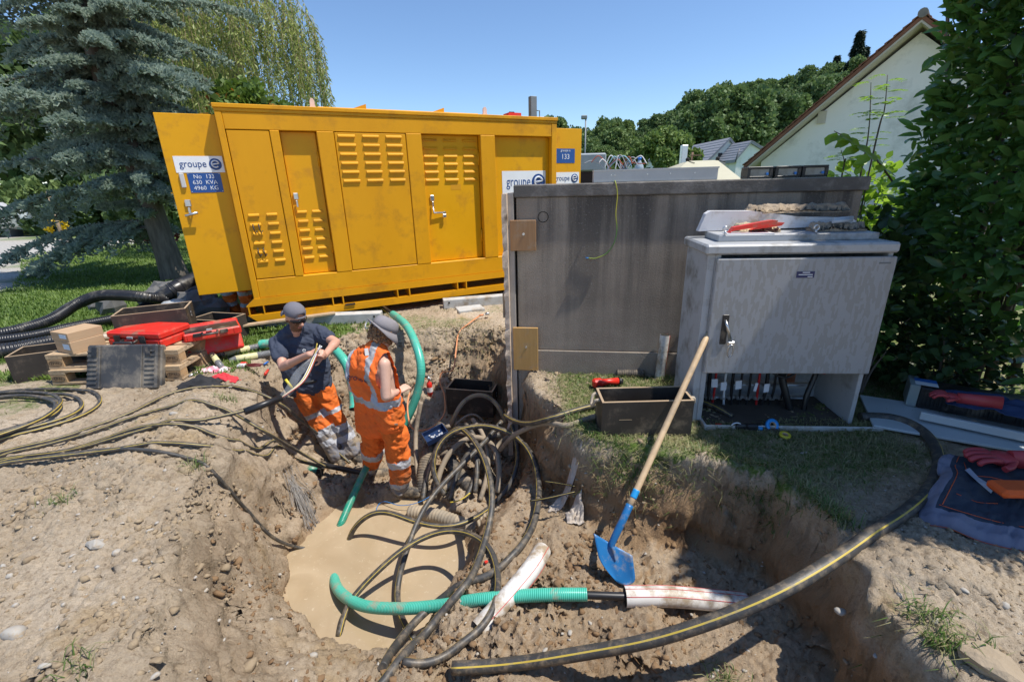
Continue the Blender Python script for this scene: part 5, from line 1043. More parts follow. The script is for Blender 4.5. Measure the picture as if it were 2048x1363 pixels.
# panel, crates, gloves and jacket on the ground at the right
p0 = at(1760, 812, .02)
t = thing('steel_sheet', 'large pale grey metal panel lying on the ground by the hedge', 'panel', (2.72, 3.18, .02), rot=(0, 0, math.radians(-28)))
SHG = mat('pale_grey_sheet', (.44, .49, .51), (.50, .55, .57), rough=.4)
b = MB(); b.box((0, -.42, 0), (1.5, .12, .02), bev=.004); b.build('sheet', SHG, t)
b = MB(); b.tube([(.38+.016*math.cos(a), .09, .06+.016*math.sin(a)) for a in np.linspace(0, 6.283, 14)], .004, 6, caps=False, upv=(0, 1, 0)); b.tube([(.38, .09, .02), (.38, .09, .045)], .005, 6); b.build('eye_bolt', STEEL, t)
b = MB(); b.box((0, 0, 0), (.95, .03, .055), bev=.003); b.build('metal_profile', mat('pale_profile', (.50, .54, .55), rough=.4), None, at(1838, 838, .06)+Vector((0, 0, .0)), (0, 0, math.radians(-38)), label='long pale metal profile lying on the grey panel', cat='profile')
t = thing('black_crate_row', 'black slotted plastic fuse crate with a blue and white label lying behind the metal profile', 'crate', (3.02, 3.05, .045), rot=(0, 0, math.radians(-36)))
b = MB(); b.box((0, 0, 0), (1.0, .20, .16), bev=.006); b.build('shell', BLACKP, t); b = MB(); b.box((-.06, .0, 0), (-.0005, .22, .17), bev=.003); b.build('end_plate', mat('greenish_sheet', (.28, .33, .33), rough=.4), t)
for k in range(4):
    for j in range(9):
        b = MB(); b.box((.03+.245*k+.022*j, -.006, .02), (.041+.245*k+.022*j, -.0005, .14)); b.build('slat', BLACKP, t)
b = MB(); b.box((-.03, .03, .1705), (.10, .10, .172)); b.build('white_label', WHITEP, t); b = MB(); b.box((-.03, .1005, .1705), (.10, .17, .172)); b.build('blue_label', mat('blue_label', (.03, .16, .5), rough=.4), t)
# rubber gloves: palm and five fingers
RG = mat('red_rubber', (.34, .035, .045), (.42, .05, .06), rough=.45)
def glove(label, loc, rz, sc, pitch=0.0):
    t_ = thing('rubber_glove', label, 'glove', loc, rot=(0, pitch, rz)); b_ = MB(); b_.ball((0, 0, .03), (.065*sc, .055*sc, .032*sc), 14, 9); b_.tube([(.03*sc, 0, .03), (.12*sc, 0, .035), (.30*sc, .0, .045)], [.045*sc, .048*sc, .06*sc], 14, flat=.7)
    o_ = b_.build('palm', RG, t_)
    for k, (yy, L_, r_) in enumerate(((-.042, .075, .013), (-.015, .092, .0145), (.013, .088, .0145), (.04, .07, .013))):
        q_ = MB(); P_ = [(-.03*sc, yy*sc, .032), (-.06*sc, yy*1.15*sc, .044), (-.06*sc-L_*.6*sc, yy*1.25*sc, .036), (-.05*sc-L_*sc, yy*1.28*sc, .016)]
        q_.tube(crom(P_, 4)+[Vector(P_[-1])+Vector((-.006, 0, -.004))], [r_*sc]*12+[r_*sc, r_*.5*sc], 10); q_.build('finger', RG, t_)
    q_ = MB(); q_.tube(crom([(.02*sc, -.04*sc, .03), (-.01*sc, -.075*sc, .03), (-.045*sc, -.09*sc, .02)], 4), .0145*sc, 10); q_.build('thumb', RG, t_); return t_
glove('red rubber glove lying on the dark work jacket', at(2000, 925, .13), math.radians(-12), 1.15)
glove('red rubber glove with only its fingers showing from the blue bag on the crate', (3.03, 2.82, .21), math.radians(-35), .8)
cloth('blue_bag', 'dark blue cloth bag lying over the black crate', 'bag', 0, 0, .62, .24, .10, mat('dark_blue_cloth', (.015, .035, .10), (.025, .05, .14), rough=.8), 33, math.radians(-36), loc=Vector((3.30, 2.72, 0)))
bpy.data.objects['blue_bag'].location.z = .19
JK = mat('dark_navy_cloth', (.022, .032, .052), (.035, .048, .072), scale=3, rough=.85, bump=.2, bscale=150); JK2 = mat('grey_violet_lining', (.15, .15, .20), (.20, .20, .26), rough=.85, bump=.2, bscale=150)
# jacket: folded garment spread on the ground
n = 40; jx0, jx1, jy0, jy1 = 0., 1.0, 0., 1.0
Jq = [at(1840, 1028, .04), at(2110, 1095, .04), at(2130, 930, .06), at(1885, 925, .06)]
U_, V_ = np.meshgrid(np.linspace(0, 1, n+14), np.linspace(0, 1, n)); A = [np.array(q) for q in Jq]
PX = ((1-U_)*(1-V_))[..., None]*A[0]+(U_*(1-V_))[..., None]*A[1]+(U_*V_)[..., None]*A[2]+((1-U_)*V_)[..., None]*A[3]
PX[..., 1] += -.05*np.sin(U_*3.1)*(1-V_) + .012*fbm(U_, V_, 5, 2, 71); PX[..., 0] += -.02*np.sin(V_*9)*(1-U_)
PX[..., 2] = gzv(PX[..., 0], PX[..., 1])+.03+.05*np.clip(V_*1.4, 0, 1)+.07*np.abs(fbm(U_*1.2, V_*.8, 2.6, 3, 75))+.03*np.sin(U_*7+V_*2)**2*V_
PX[..., 2] -= .03*smooth(.1, 0, U_)+.04*smooth(.06, 0, V_)
hh, ww = U_.shape; nn = np.arange(hh*ww).reshape(hh, ww); fs = np.stack([nn[:-1, :-1], nn[:-1, 1:], nn[1:, 1:], nn[1:, :-1]], -1).reshape(-1, 4)
uc = .5*(U_[:-1, :-1]+U_[1:, 1:]).ravel(); vc = .5*(V_[:-1, :-1]+V_[1:, 1:]).ravel()
t = thing('work_jacket', 'dark navy work jacket with grey lining spread on the ground at the trench edge', 'jacket')
jm = npmesh('cloth', PX.reshape(-1, 3), fs, [JK, JK2], True, ((vc < .15) | (uc < .10)).astype(int)); jo = obj('cloth', jm, t); jo.modifiers.new('thickness', 'SOLIDIFY').thickness = .008
ST = mat('orange_thread', (.55, .10, .03), rough=.8)
def jseam(pts):
    b_ = MB(); P_ = []
    for (u, v) in pts: i = min(hh-1, int(v*(hh-1))); j = min(ww-1, int(u*(ww-1))); P_.append(Vector(PX[i, j])+Vector((0, 0, .0055)))
    b_.tube(crom(P_, 3), .002, 4); b_.build('stitching', ST, t)
jseam([(.135, .99), (.135, .8), (.135, .6), (.14, .4), (.135, .2)]); jseam([(.13, .2), (.3, .2), (.5, .2), (.7, .2), (.95, .2)]); jseam([(0, .02), (.2, .02), (.4, .02), (.6, .02), (.9, .02)]); jseam([(.2, .9), (.26, .7), (.4, .62), (.55, .6)]); jseam([(.2, .35), (.35, .36), (.5, .38)])
ii = [(int(v*(hh-1)), int(u*(ww-1))) for (u, v) in ((.22, .78), (.25, .80), (.32, .62), (.45, .52), (.43, .47), (.30, .55))]
b = MB(); b.add([tuple(np.array(PX[i, j])+np.array([0, 0, .008])) for i, j in ii], [(0, 5, 2, 1), (5, 4, 3, 2)]); b.build('reflective_patch', mat('pale_reflective', (.40, .43, .50), rough=.5), t)
ORC = mat('orange_fabric', (.62, .085, .012), (.72, .12, .02), rough=.8, bump=.2, bscale=160)
t = thing('orange_pouch', 'bright orange cloth pouch with a navy strip lying on the jacket', 'pouch', at(1985, 985, .13), math.radians(-4)); b = MB(); b.box((0, -.06, 0), (.42, .06, .05), bev=.018); b.build('body', ORC, t); b = MB(); b.box((.10, -.062, .008), (.42, -.0602, .038)); b.build('strip', JK, t)
# ------------------------------------------------------------------ people: one remeshed surface per body, clothes as children
def capsule(b_, p0, p1, r0, r1, seg=14):
    p0, p1 = Vector(p0), Vector(p1); d = p1-p0; L = max(d.length, 1e-5); q = d.to_track_quat('Z', 'Y').to_matrix().to_4x4(); M = Matrix.Translation(p0) @ q
    prof = [(r0*math.cos(a), r0*math.sin(a)) for a in np.linspace(-1.45, 0, 5)] + [(r1*math.cos(a), L+r1*math.sin(a)) for a in np.linspace(0, 1.45, 5)]
    b_.lathe(prof, seg, M=M)
def frame(f, up=(0, 0, 1)):
    f = Vector(f).normalized(); s = f.cross(Vector(up)).normalized(); u = s.cross(f).normalized(); return f, s, u     # forward, right, up
def fmat(f, s, u): return Matrix(((s.x, f.x, u.x), (s.y, f.y, u.y), (s.z, f.z, u.z)))
def remesh(b_, voxel, sm=4, fac=.5):
    me = b_.mesh('tmp', []); o = bpy.data.objects.new('tmp', me); COL.objects.link(o)
    r = o.modifiers.new('r', 'REMESH'); r.mode = 'VOXEL'; r.voxel_size = voxel; s = o.modifiers.new('s', 'SMOOTH'); s.iterations = sm; s.factor = fac
    bpy.context.view_layer.update(); out = bpy.data.meshes.new_from_object(o.evaluated_get(bpy.context.evaluated_depsgraph_get()))
    bpy.data.objects.remove(o); bpy.data.meshes.remove(me); return out
def centres(me):
    c = np.zeros(len(me.polygons)*3); me.polygons.foreach_get('center', c); return c.reshape(-1, 3)
def alongbone(c, p0, p1):
    p0, p1 = np.array(p0), np.array(p1); d = p1-p0; t = ((c-p0)@d)/(d@d); dist = np.linalg.norm(c-p0-np.clip(t, 0, 1)[:, None]*d, axis=1); return t, dist
def folds(me, amp, sc, seed, aniso=(1, 1, 1)):
    n = len(me.vertices); co = np.zeros(n*3); no = np.zeros(n*3); me.vertices.foreach_get('co', co); me.vertices.foreach_get('normal', no); co = co.reshape(-1, 3); no = no.reshape(-1, 3)
    a = co*np.array(aniso); h = fbm(a[:, 0]+a[:, 2]*.9, a[:, 1]-a[:, 2]*.8, sc, 3, seed)+.7*(0.25-np.abs(fbm(a[:, 2]+.5*a[:, 0], a[:, 1]-.4*a[:, 0], sc*1.3, 2, seed+7)))
    me.vertices.foreach_set('co', (co+no*(amp*h)[:, None]).ravel()); me.update()
def setmats(me, mats, mi):
    me.materials.clear()
    for m in mats: me.materials.append(m)
    me.polygons.foreach_set('material_index', np.asarray(mi, np.int32)); me.polygons.foreach_set('use_smooth', np.ones(len(me.polygons), bool)); me.update()
SKIN = mat('sunburnt_skin', (.52, .27, .185), (.60, .33, .235), scale=9, rough=.5)
SKIN2 = mat('fair_skin', (.60, .36, .27), (.66, .42, .32), scale=9, rough=.5)
BEARD = mat('red_brown_beard', (.13, .06, .03), (.20, .10, .055), scale=60, rough=.8)
LIP = mat('lips', (.42, .17, .14), rough=.5)
ORT = mat('orange_trousers', (.66, .125, .012), (.74, .165, .02), scale=5, rough=.85, bump=.25, bscale=170, dirt=(.26, .10, .035), dirt_amt=.22, dirt_scale=4.5)
ORV = mat('orange_vest', (.80, .13, .012), (.86, .16, .02), scale=3, rough=.8, bump=.2, bscale=170)
REF = mat('reflective_band', (.36, .37, .40), (.44, .45, .48), rough=.5, dirt=(.25, .21, .16), dirt_amt=.15)
GRT = mat('grey_trouser_leg', (.13, .13, .15), (.20, .20, .22), rough=.85, dirt=(.28, .22, .15), dirt_amt=.35, dirt_scale=6)
NAVY = mat('navy_tshirt', (.035, .045, .075), (.05, .062, .095), scale=3, rough=.9, bump=.2, bscale=160)
GREYC = mat('grey_cap', (.13, .125, .15), (.17, .165, .19), scale=6, rough=.9, bump=.2, bscale=160)
BOOT = mat('muddy_boot', (.03, .028, .026), (.07, .06, .05), rough=.75, dirt=(.28, .22, .15), dirt_amt=.45, dirt_scale=12)
HAIR = mat('curly_brown_hair', (.16, .075, .03), (.30, .16, .075), scale=40, rough=.75)
def hand(b_, wrist, tip_dir, palm_n, sc=1.0, curl=.6):
    f, s, u = frame(tip_dir, palm_n); w = Vector(wrist); c = w+f*.05*sc
    for k in (-1, 0, 1): capsule(b_, w+s*k*.014*sc, c+s*k*.024*sc+f*.03*sc, .014*sc, .0135*sc, 10)
    for k, L in ((-1.5, .060), (-.5, .074), (.5, .070), (1.5, .056)):
        p0 = c+s*k*.0195*sc+f*.035*sc; p1 = p0+(f*math.cos(curl*.5)-u*math.sin(curl*.5))*L*.5*sc; p2 = p1+(f*math.cos(curl*1.6)-u*math.sin(curl*1.6))*L*.5*sc
        capsule(b_, p0, p1, .0092*sc, .0085*sc, 8); capsule(b_, p1, p2, .0085*sc, .0075*sc, 8)
    t0 = w+f*.025*sc-s*.028*sc; t1 = t0+(f*.6-s*.7-u*.35).normalized()*.04*sc; t2 = t1+(f*.9-u*.4).normalized()*.03*sc
    capsule(b_, t0, t1, .011*sc, .010*sc, 8); capsule(b_, t1, t2, .010*sc, .008*sc, 8)
def head(b_, c, f, up):
    f, s, u = frame(f, up); M = fmat(f, s, u)
    b_.ball(c+u*.02, (.076, .096, .098), 18, 12, M=M); b_.ball(c-u*.045+f*.018, (.060, .072, .066), 16, 10, M=M)       # skull, jaw
    b_.ball(c-u*.088+f*.055, (.028, .026, .022), 10, 8, M=M)                                                              # chin
    capsule(b_, c+f*.088+u*.012, c+f*.108-u*.032, .009, .015, 10); b_.ball(c+f*.101-u*.034, (.019, .014, .011), 10, 7, M=M)  # nose
    capsule(b_, c+f*.082+u*.026-s*.035, c+f*.082+u*.026+s*.035, .014, .014, 10)                                           # brow
    for k in (-1, 1):
        b_.ball(c+s*k*.077-f*.008-u*.008, (.010, .020, .032), 10, 8, M=M); b_.ball(c+f*.068-u*.022+s*k*.042, (.022, .018, .022), 10, 8, M=M)   # ears, cheeks
    capsule(b_, c+f*.083-u*.058-s*.018, c+f*.083-u*.058+s*.018, .0085, .0085, 8); capsule(b_, c+f*.080-u*.071-s*.015, c+f*.080-u*.071+s*.015, .0085, .0085, 8)   # lips
    return f, s, u
def torso_caps(b_, J, k=0.0, chest=.105, belly=.105, hipr=.105):
    sl_, sr, hl_, hr, nk = (Vector(J[n]) for n in ('sl', 'sr', 'hl', 'hr', 'neck')); sx = (sr-sl_)
    a, c = sl_+sx*.16, sr-sx*.16; mid = (hl_+hr)*.5
    for p, q in ((a, hl_), (c, hr), ((a+c)*.5, mid)): capsule(b_, p-(p-q)*.12, q+(p-q)*.12, chest+k, belly+k); 
    capsule(b_, a-(a-hl_)*.22, c-(c-hr)*.22, chest*1.06+k, chest*1.06+k)
    capsule(b_, sl_+sx*.05, sr-sx*.05, .062+k, .062+k); capsule(b_, sl_, nk-(nk-sl_)*.1, .052+k, .055+k); capsule(b_, sr, nk-(nk-sr)*.1, .052+k, .055+k)
    capsule(b_, hl_, hr, hipr+k, hipr+k)
def limb(b_, a, m, c, r, k=0.0):
    capsule(b_, a, m, r[0]+k, r[1]+k); capsule(b_, m, c, r[1]+k, r[2]+k)
    mm = Vector(m)+(Vector(c)-Vector(m))*.28; capsule(b_, Vector(m)+(Vector(c)-Vector(m))*.1, mm, r[1]*1.04+k, r[1]*1.06+k)
def make_person(J, hf, hup, label, skinm, arms='bare'):
    t_ = thing('person', label, 'person', Vector((J['al'][0], J['al'][1], min(J['al'][2], J['ar'][2])))); b_ = MB(); base = t_.location
    torso_caps(b_, J, -.02); hc = Vector(J['head']); capsule(b_, Vector(J['neck'])-Vector((0, 0, .04)), hc-Vector((0, 0, .045)), .056, .052)
    f, s, u = head(b_, hc, hf, hup)
    for q in 'lr':
        limb(b_, J['s'+q], J['e'+q], J['w'+q], (.052, .041, .028)); limb(b_, J['h'+q], J['k'+q], J['a'+q], (.080, .055, .038)); hand(b_, J['w'+q], J['hd'+q], J['hn'+q], 1.05, J.get('curl', .7))
    me = remesh(b_, .0078, 2, .5); c = centres(me); mi = np.zeros(len(c), int); rel = c-np.array(hc)
    fx, ux, sx = rel@np.array(f), rel@np.array(u), rel@np.array(s)
    if J.get('beard'):
        mi[(ux < -.028+.25*np.abs(sx)-.0) & (ux > -.14) & (fx > -.015) & ~((fx > .088) & (ux > -.05)) & (np.linalg.norm(rel, axis=1) < .16)] = 1
    mi[(np.abs(ux+.0645) < .010) & (np.abs(sx) < .024) & (fx > .07)] = 2
    setmats(me, [skinm, BEARD, LIP], mi); bo = obj('body', me, t_); bo.location = -base; return t_, base, (f, s, u, hc)
def child(t_, base, name, me): o_ = obj(name, me, t_); o_.location = -base; return o_
def boots(t_, base, J, dirs):
    for q in 'lr':
        b_ = MB(); a = Vector(J['a'+q]); d = Vector(dirs[q]).normalized(); sd = d.cross(Vector((0, 0, 1)))
        capsule(b_, a+Vector((0, 0, .08)), a-Vector((0, 0, .02)), .056, .05); capsule(b_, a-Vector((0, 0, .045))-d*.035, a-Vector((0, 0, .05))+d*.14, .046, .042)
        for k in (-1, 1): capsule(b_, a-Vector((0, 0, .065))-d*.05+sd*k*.018, a-Vector((0, 0, .068))+d*.16+sd*k*.016, .030, .028)
        me = remesh(b_, .008, 3); setmats(me, [BOOT], np.zeros(len(me.polygons), int)); child(t_, base, 'boot', me)
def trousers(t_, base, J, bands, lowgrey=None, seed=1, k=.026):
    b_ = MB(); hl_, hr = Vector(J['hl']), Vector(J['hr']); up = ((Vector(J['neck'])-(hl_+hr)*.5)).normalized(); capsule(b_, hl_, hr, .108, .108); capsule(b_, hl_+up*.10, hr+up*.10, .098, .098); capsule(b_, (hl_+hr)*.5+up*.08, (hl_+hr)*.5-up*.05, .11, .10)
    for q in 'lr': limb(b_, J['h'+q], J['k'+q], Vector(J['a'+q])+Vector((0, 0, .02)), (.088, .064, .056), k)
    me = remesh(b_, .008, 3); folds(me, .040, 9, seed, (1, 1, .8)); folds(me, .012, 30, seed+20); c = centres(me); mi = np.zeros(len(c), int); best = np.full(len(c), 9.)
    for q in 'lr':
        tk, dk = alongbone(c, J['k'+q], J['a'+q]); th, dh = alongbone(c, J['h'+q], J['k'+q]); near = (dk < .16)
        for (seg, a0, a1, m_) in bands:
            t = tk if seg == 'shin' else th; d = dk if seg == 'shin' else dh; mi[(t > a0) & (t < a1) & (d < .13)] = m_
    setmats(me, [ORT, REF, GRT], mi); return child(t_, base, 'trousers', me)
def upper(t_, base, J, name, m, k, sleeve, seed, hem, amp=.03, arm_r=(.060, .054), neckline=.0):
    b_ = MB(); torso_caps(b_, J, k, .105, .100, .104)
    hl_, hr = Vector(J['hl']), Vector(J['hr']); dn = ((hl_+hr)*.5-Vector(J['neck'])).normalized(); capsule(b_, hl_+dn*hem, hr+dn*hem, .108+k, .108+k); capsule(b_, hl_+dn*hem*.3, hr+dn*hem*.3, .106+k, .106+k)
    if sleeve:
        for q in 'lr':
            a, e = Vector(J['s'+q]), Vector(J['e'+q]); capsule(b_, a, a+(e-a)*(sleeve-.06), arm_r[0]+k*.6, arm_r[1]+k); 
    me = remesh(b_, .008, 3); folds(me, amp, 8, seed, (1, 1, .6)); folds(me, amp*.35, 26, seed+30)
    return me
def project_text(body, size, c, right, up_, out, target_me, m, t_, base, name='lettering', off=.004, sx=1.0):
    bm = bmesh.new(); bm.from_mesh(target_me); bvh = BVHTree.FromBMesh(bm); bm.free()
    o_ = text_mesh(name, body, size, m, None, (0, 0, 0), ext=0.0, sx=sx); me = o_.data; r, u, n = Vector(right).normalized(), Vector(up_).normalized(), Vector(out).normalized()
    bm = bmesh.new(); bm.from_mesh(me); bmesh.ops.triangulate(bm, faces=bm.faces); bmesh.ops.subdivide_edges(bm, edges=bm.edges, cuts=1); bm.to_mesh(me); bm.free()
    for v_ in me.vertices:
        p_ = Vector(c)+r*v_.co.x+u*v_.co.y; h = bvh.ray_cast(p_+n*.3, -n, .6); v_.co = (h[0]+n*off) if h[0] else p_
    me.update(); o_.parent = t_; o_.location = -base; return o_

# ---- man in the grey cap, leaning on the pit bank and stripping the cable
J = dict(al=at(677, 908, -.90), ar=at(705, 903, -.90), kl=at(634, 830, -.48), kr=at(668, 822, -.47), hl=atY(600, 770, 4.18), hr=atY(637, 765, 4.24), sl=atY(556, 682, 4.08), sr=atY(634, 664, 4.22), neck=atY(591, 656, 4.12), head=atY(590, 634, 4.05), el=atY(566, 733, 3.86), er=atY(672, 684, 4.02), wl=atY(618, 708, 3.70), wr=atY(648, 712, 3.75), hdl=(.95, -.1, .15), hnl=(.1, -.6, .8), hdr=(-.75, -.25, -.05), hnr=(.2, -.5, .85), beard=True, curl=.9)
t, base, (hf, hs, hu, hc) = make_person(J, (.80, -.52, -.30), (.0, 0, 1), 'man in grey backwards cap, sunglasses and navy t-shirt, leaning on the pit bank', SKIN)
M1 = J
trousers(t, base, J, [('thigh', .86, .99, 1), ('shin', .30, .44, 1), ('shin', .44, .56, 2), ('shin', .56, .70, 1), ('shin', .70, 1.4, 2)], seed=3)
boots(t, base, J, dict(l=(.55, -.8, 0), r=(.75, -.6, 0)))
me = upper(t, base, J, 'tshirt', NAVY, .022, .62, 11, -.03); setmats(me, [NAVY], np.zeros(len(me.polygons), int)); sh_ = child(t, base, 'tshirt', me)
ch = (Vector(J['sl'])*.3+Vector(J['sr'])*.7); outv = Vector((.25, -1, .25)); project_text('e', .075, ch+Vector((0, -.05, -.13)), (1, .15, -.12), (.12, .05, 1), outv, me, mat('pale_print', (.5, .53, .56), rough=.8), t, base, 'shirt_print')
b = MB(); hl_, hr = Vector(J['hl']), Vector(J['hr']); up = (Vector(J['neck'])-(hl_+hr)*.5).normalized(); b.tube([((hl_+hr)*.5+up*.095)+((hr-hl_).normalized()*math.cos(a)*.185+(hr-hl_).normalized().cross(up)*math.sin(a)*.135) for a in np.linspace(0, 6.283, 28)], .016, 8, caps=False, flat=.5); b.build('belt', BLKC, t).location = -base
fM = fmat(hf, hs, hu)
b = MB(); b.ball(hc+hu*.055-hf*.006, (.090, .108, .088), 22, 14, M=fM); me = b.mesh('tmp', [])
bm = bmesh.new(); bm.from_mesh(me)
for f_ in [f_ for f_ in bm.faces if (f_.calc_center_median()-hc).dot(hu) < .030+.10*min(0, 0)]: bm.faces.remove(f_)
for f_ in [f_ for f_ in bm.faces if (lambda r: r.dot(hf) > .055 and abs(r.dot(hs)) < .040 and r.dot(hu) < .075)(f_.calc_center_median()-hc)]: bm.faces.remove(f_)
bm.to_mesh(me); bm.free(); setmats(me, [GREYC], np.zeros(len(me.polygons), int)); cp = child(t, base, 'cap', me); cp.modifiers.new('thickness', 'SOLIDIFY').thickness = .006
b = MB(); vs = []
for i in range(9):
    a = -1.0+2.0*i/8; sx_ = math.sin(a)*.088
    for r_, dz in ((.098, .034), (.135, .020), (.165, -.002)): vs.append(hc-hf*(math.cos(a)*r_)+hs*sx_*(1.0 if r_ < .1 else 1.02)+hu*(dz-.012*abs(a)))
b.add(vs, [(3*i+j, 3*i+3+j, 3*i+4+j, 3*i+1+j) for i in range(8) for j in range(2)], 0, True); o_ = b.build('cap_visor', GREYC, t); o_.location = -base; o_.modifiers.new('thickness', 'SOLIDIFY').thickness = .005
b = MB(); b.tube([hc+hf*.098*math.cos(a)+hs*.088*math.sin(a)+hu*.036 for a in np.linspace(-.6, .6, 8)], .008, 6); b.build('cap_strap', GREYC, t).location = -base
GLS = mat('dark_lens', (.008, .008, .01), rough=.08)
b = MB(); vs = []
for i in range(13):
    a = -1.35+2.7*i/12; w_ = .020*(1-.55*abs(a)/1.35)
    p_ = hc+hf*(.028+.082*math.cos(a))+hs*.086*math.sin(a)+hu*.004; vs += [p_+hu*w_, p_-hu*w_*(.9 if abs(a) > .12 else .3)]
b.add(vs, [(2*i, 2*i+2, 2*i+3, 2*i+1) for i in range(12)], 0, True); o_ = b.build('sunglasses', GLS, t); o_.location = -base; o_.modifiers.new('thickness', 'SOLIDIFY').thickness = .005
# clear tube and wires running from the black sleeve to his hands
h0 = (Vector(J['wl'])+Vector((.06, -.02, -.01))); s1 = at(562, 795, .10)
CL2 = mat('soft_clear_tube', (.6, .64, .68), rough=.12, alpha=.12)
mid = (s1+h0)*.5
b = MB(); b.tube(crom([s1+(h0-s1)*.02, s1+(h0-s1)*.25+Vector((.0, -.02, -.02)), s1+(h0-s1)*.55+Vector((-.01, -.02, .01)), s1+(h0-s1)*.92], 8), list(.02+.022*np.sin(np.linspace(.3, 3.0, 25))), 12, flat=.55); b.build('clear_tube', CL2, None, label='clear plastic tube hanging around the wires in the hands of the capped man', cat='tube')
tip = h0+Vector((.05, .01, .09))
for k, (m_, dx) in enumerate(((YST, 0), (WPL, .012), (BLKC, -.012), (mat('red_brown_wire', (.35, .08, .04)), .02), (WPL, -.004))):
    e_ = tip+Vector((rnd(-.03, .03), rnd(-.02, .02), rnd(-.02, .03))); b = MB(); b.tube(crom([s1+Vector((dx*.5, 0, 0)), mid+Vector((dx+.03, -.02, -.035)), h0+Vector((dx, -.03, 0)), e_], 8), .0055, 6)
    b.build('stripped_wire', m_, None, label=['yellow-striped', 'first white', 'black', 'red-brown', 'shorter white'][k]+' wire core held in the hands of the man in the cap', cat='wire', group='wire cores in the man\'s hands')
b = MB(); p = atY(571, 758, 4.0); b.tube([p, p+Vector((.05, 0, -.10))], .013, 8); b.build('yellow_tool', mat('yellow_handle', (.65, .55, .04), rough=.4), None, label='yellow tool handle hanging at the hip of the man in the cap', cat='tool')

# ---- man in the orange vest, seen from behind
J = dict(ar=at(803, 972, -.93), al=at(742, 940, -.93), kr=atY(793, 900, 3.50), kl=atY(748, 885, 3.66), hr=atY(779, 822, 3.46), hl=atY(742, 826, 3.58), sr=atY(768, 728, 3.36), sl=atY(712, 716, 3.50), neck=atY(751, 694, 3.46), head=atY(765, 668, 3.50), er=atY(772, 792, 3.30), el=atY(706, 775, 3.50), wr=atY(797, 783, 3.50), wl=atY(760, 780, 3.72), hdr=(.5, .8, .1), hnr=(.3, -.2, .9), hdl=(.9, .25, .1), hnl=(.2, 0, 1), curl=.7)
t, base, (hf, hs, hu, hc) = make_person(J, (.80, .48, -.42), (.1, 0.1, 1), 'man in sleeveless orange safety vest and bucket hat, standing in the pit', SKIN2)
trousers(t, base, J, [('shin', .16, .34, 1), ('shin', .78, .90, 1), ('shin', .90, 1.5, 2)], seed=7, k=.03)
boots(t, base, J, dict(r=(.9, -.12, 0), l=(.8, .3, 0)))
me = upper(t, base, J, 'vest', ORV, .018, 0, 17, .10, .035)
c = centres(me); S = (np.array(J['sl'])+np.array(J['sr']))*.5; hm = (np.array(J['hl'])+np.array(J['hr']))*.5; right = np.array(Vector(J['sr'])-Vector(J['sl'])); right /= np.linalg.norm(right); upx = S-hm; Lx = np.linalg.norm(upx); upx /= Lx
h = ((c-hm)@upx)/Lx; rx = (c-(S+hm)*.5)@right; mi = np.zeros(len(c), int)
mi[(h > .28) & (h < .42)] = 1; mi[(np.abs(rx-.085) < .028) & (h > .28)] = 1; mi[(np.abs(rx+.150) < .026) & (h > .28)] = 1
setmats(me, [ORV, REF, mat('maroon_piping', (.12, .06, .08), rough=.8)], mi)
# arm holes: the vest ends where the arms come through
bm = bmesh.new(); bm.from_mesh(me); bm.faces.ensure_lookup_table(); bmesh.ops.delete(bm, geom=[bm.faces[i] for i in np.where((np.abs(rx) > .172) & (h > .48))[0]], context='FACES'); bm.to_mesh(me); bm.free()
child(t, base, 'vest', me)
outv = Vector(right).cross(Vector(upx)); 
if outv.y > 0: outv = -outv
ctr = Vector(hm+upx*Lx*.80)+Vector(right)*-.035
project_text('group', .07, ctr+Vector(right)*-.03, right, upx, outv, me, mat('dark_print', (.03, .02, .06), rough=.8), t, base, 'vest_lettering', sx=1.0)
project_text('e', .10, ctr+Vector(right)*.085, right, upx, outv, me, mat('dark_print', (.03, .02, .06)), t, base, 'vest_emblem')
b = MB(); p_ = Vector(J['neck'])+Vector((-.05, -.075, -.012)); b.box((-.016, -.003, -.03), (.016, .003, .03), bev=.002); o_ = b.build('collar_tag', mat('pale_tag', (.5, .5, .5), rough=.7), t); o_.location = p_-base; o_.rotation_euler = (-.5, 0, .3)
# curly hair and bucket hat
b = MB(); rg = random.Random(8); fM = fmat(hf, hs, hu)
for k in range(150):
    a = rg.uniform(.55, 2*math.pi-.55); e_ = rg.uniform(-.055, .045); b.ball(hc-hf*.006+hf*math.cos(a)*.096+hs*math.sin(a)*.084+hu*e_, rg.uniform(.010, .017), 6, 5, amp=.2, seed=k)
o_ = b.build('hair', HAIR, t); o_.location = -base; o_['kind'] = 'stuff'
HATM = mat('faded_grey_hat', (.20, .185, .195), (.27, .25, .26), scale=8, rough=.9, bump=.25, bscale=150); HATB = mat('hat_underside', (.05, .04, .045), rough=.9)
b = MB(); n_ = 28; prof = [(.0, .128), (.045, .126), (.078, .110), (.090, .070), (.094, .030)]; vs = []
hM = Matrix.Translation(hc-hf*.004+hu*.012) @ fmat(hf, hs, hu).to_4x4() @ Matrix.Rotation(math.radians(-10), 4, 'X')
for r_, z_ in prof:
    for k in range(n_): a = 2*math.pi*k/n_; vs.append(hM @ Vector((r_*math.cos(a)*.93, r_*math.sin(a)*1.12, z_)))
b.add(vs, [(i*n_+k, i*n_+(k+1) % n_, (i+1)*n_+(k+1) % n_, (i+1)*n_+k) for i in range(len(prof)-1) for k in range(n_)], 0, True); o_ = b.build('hat_crown', HATM, t); o_.location = -base; o_.modifiers.new('thickness', 'SOLIDIFY').thickness = .005
b = MB(); vs = []
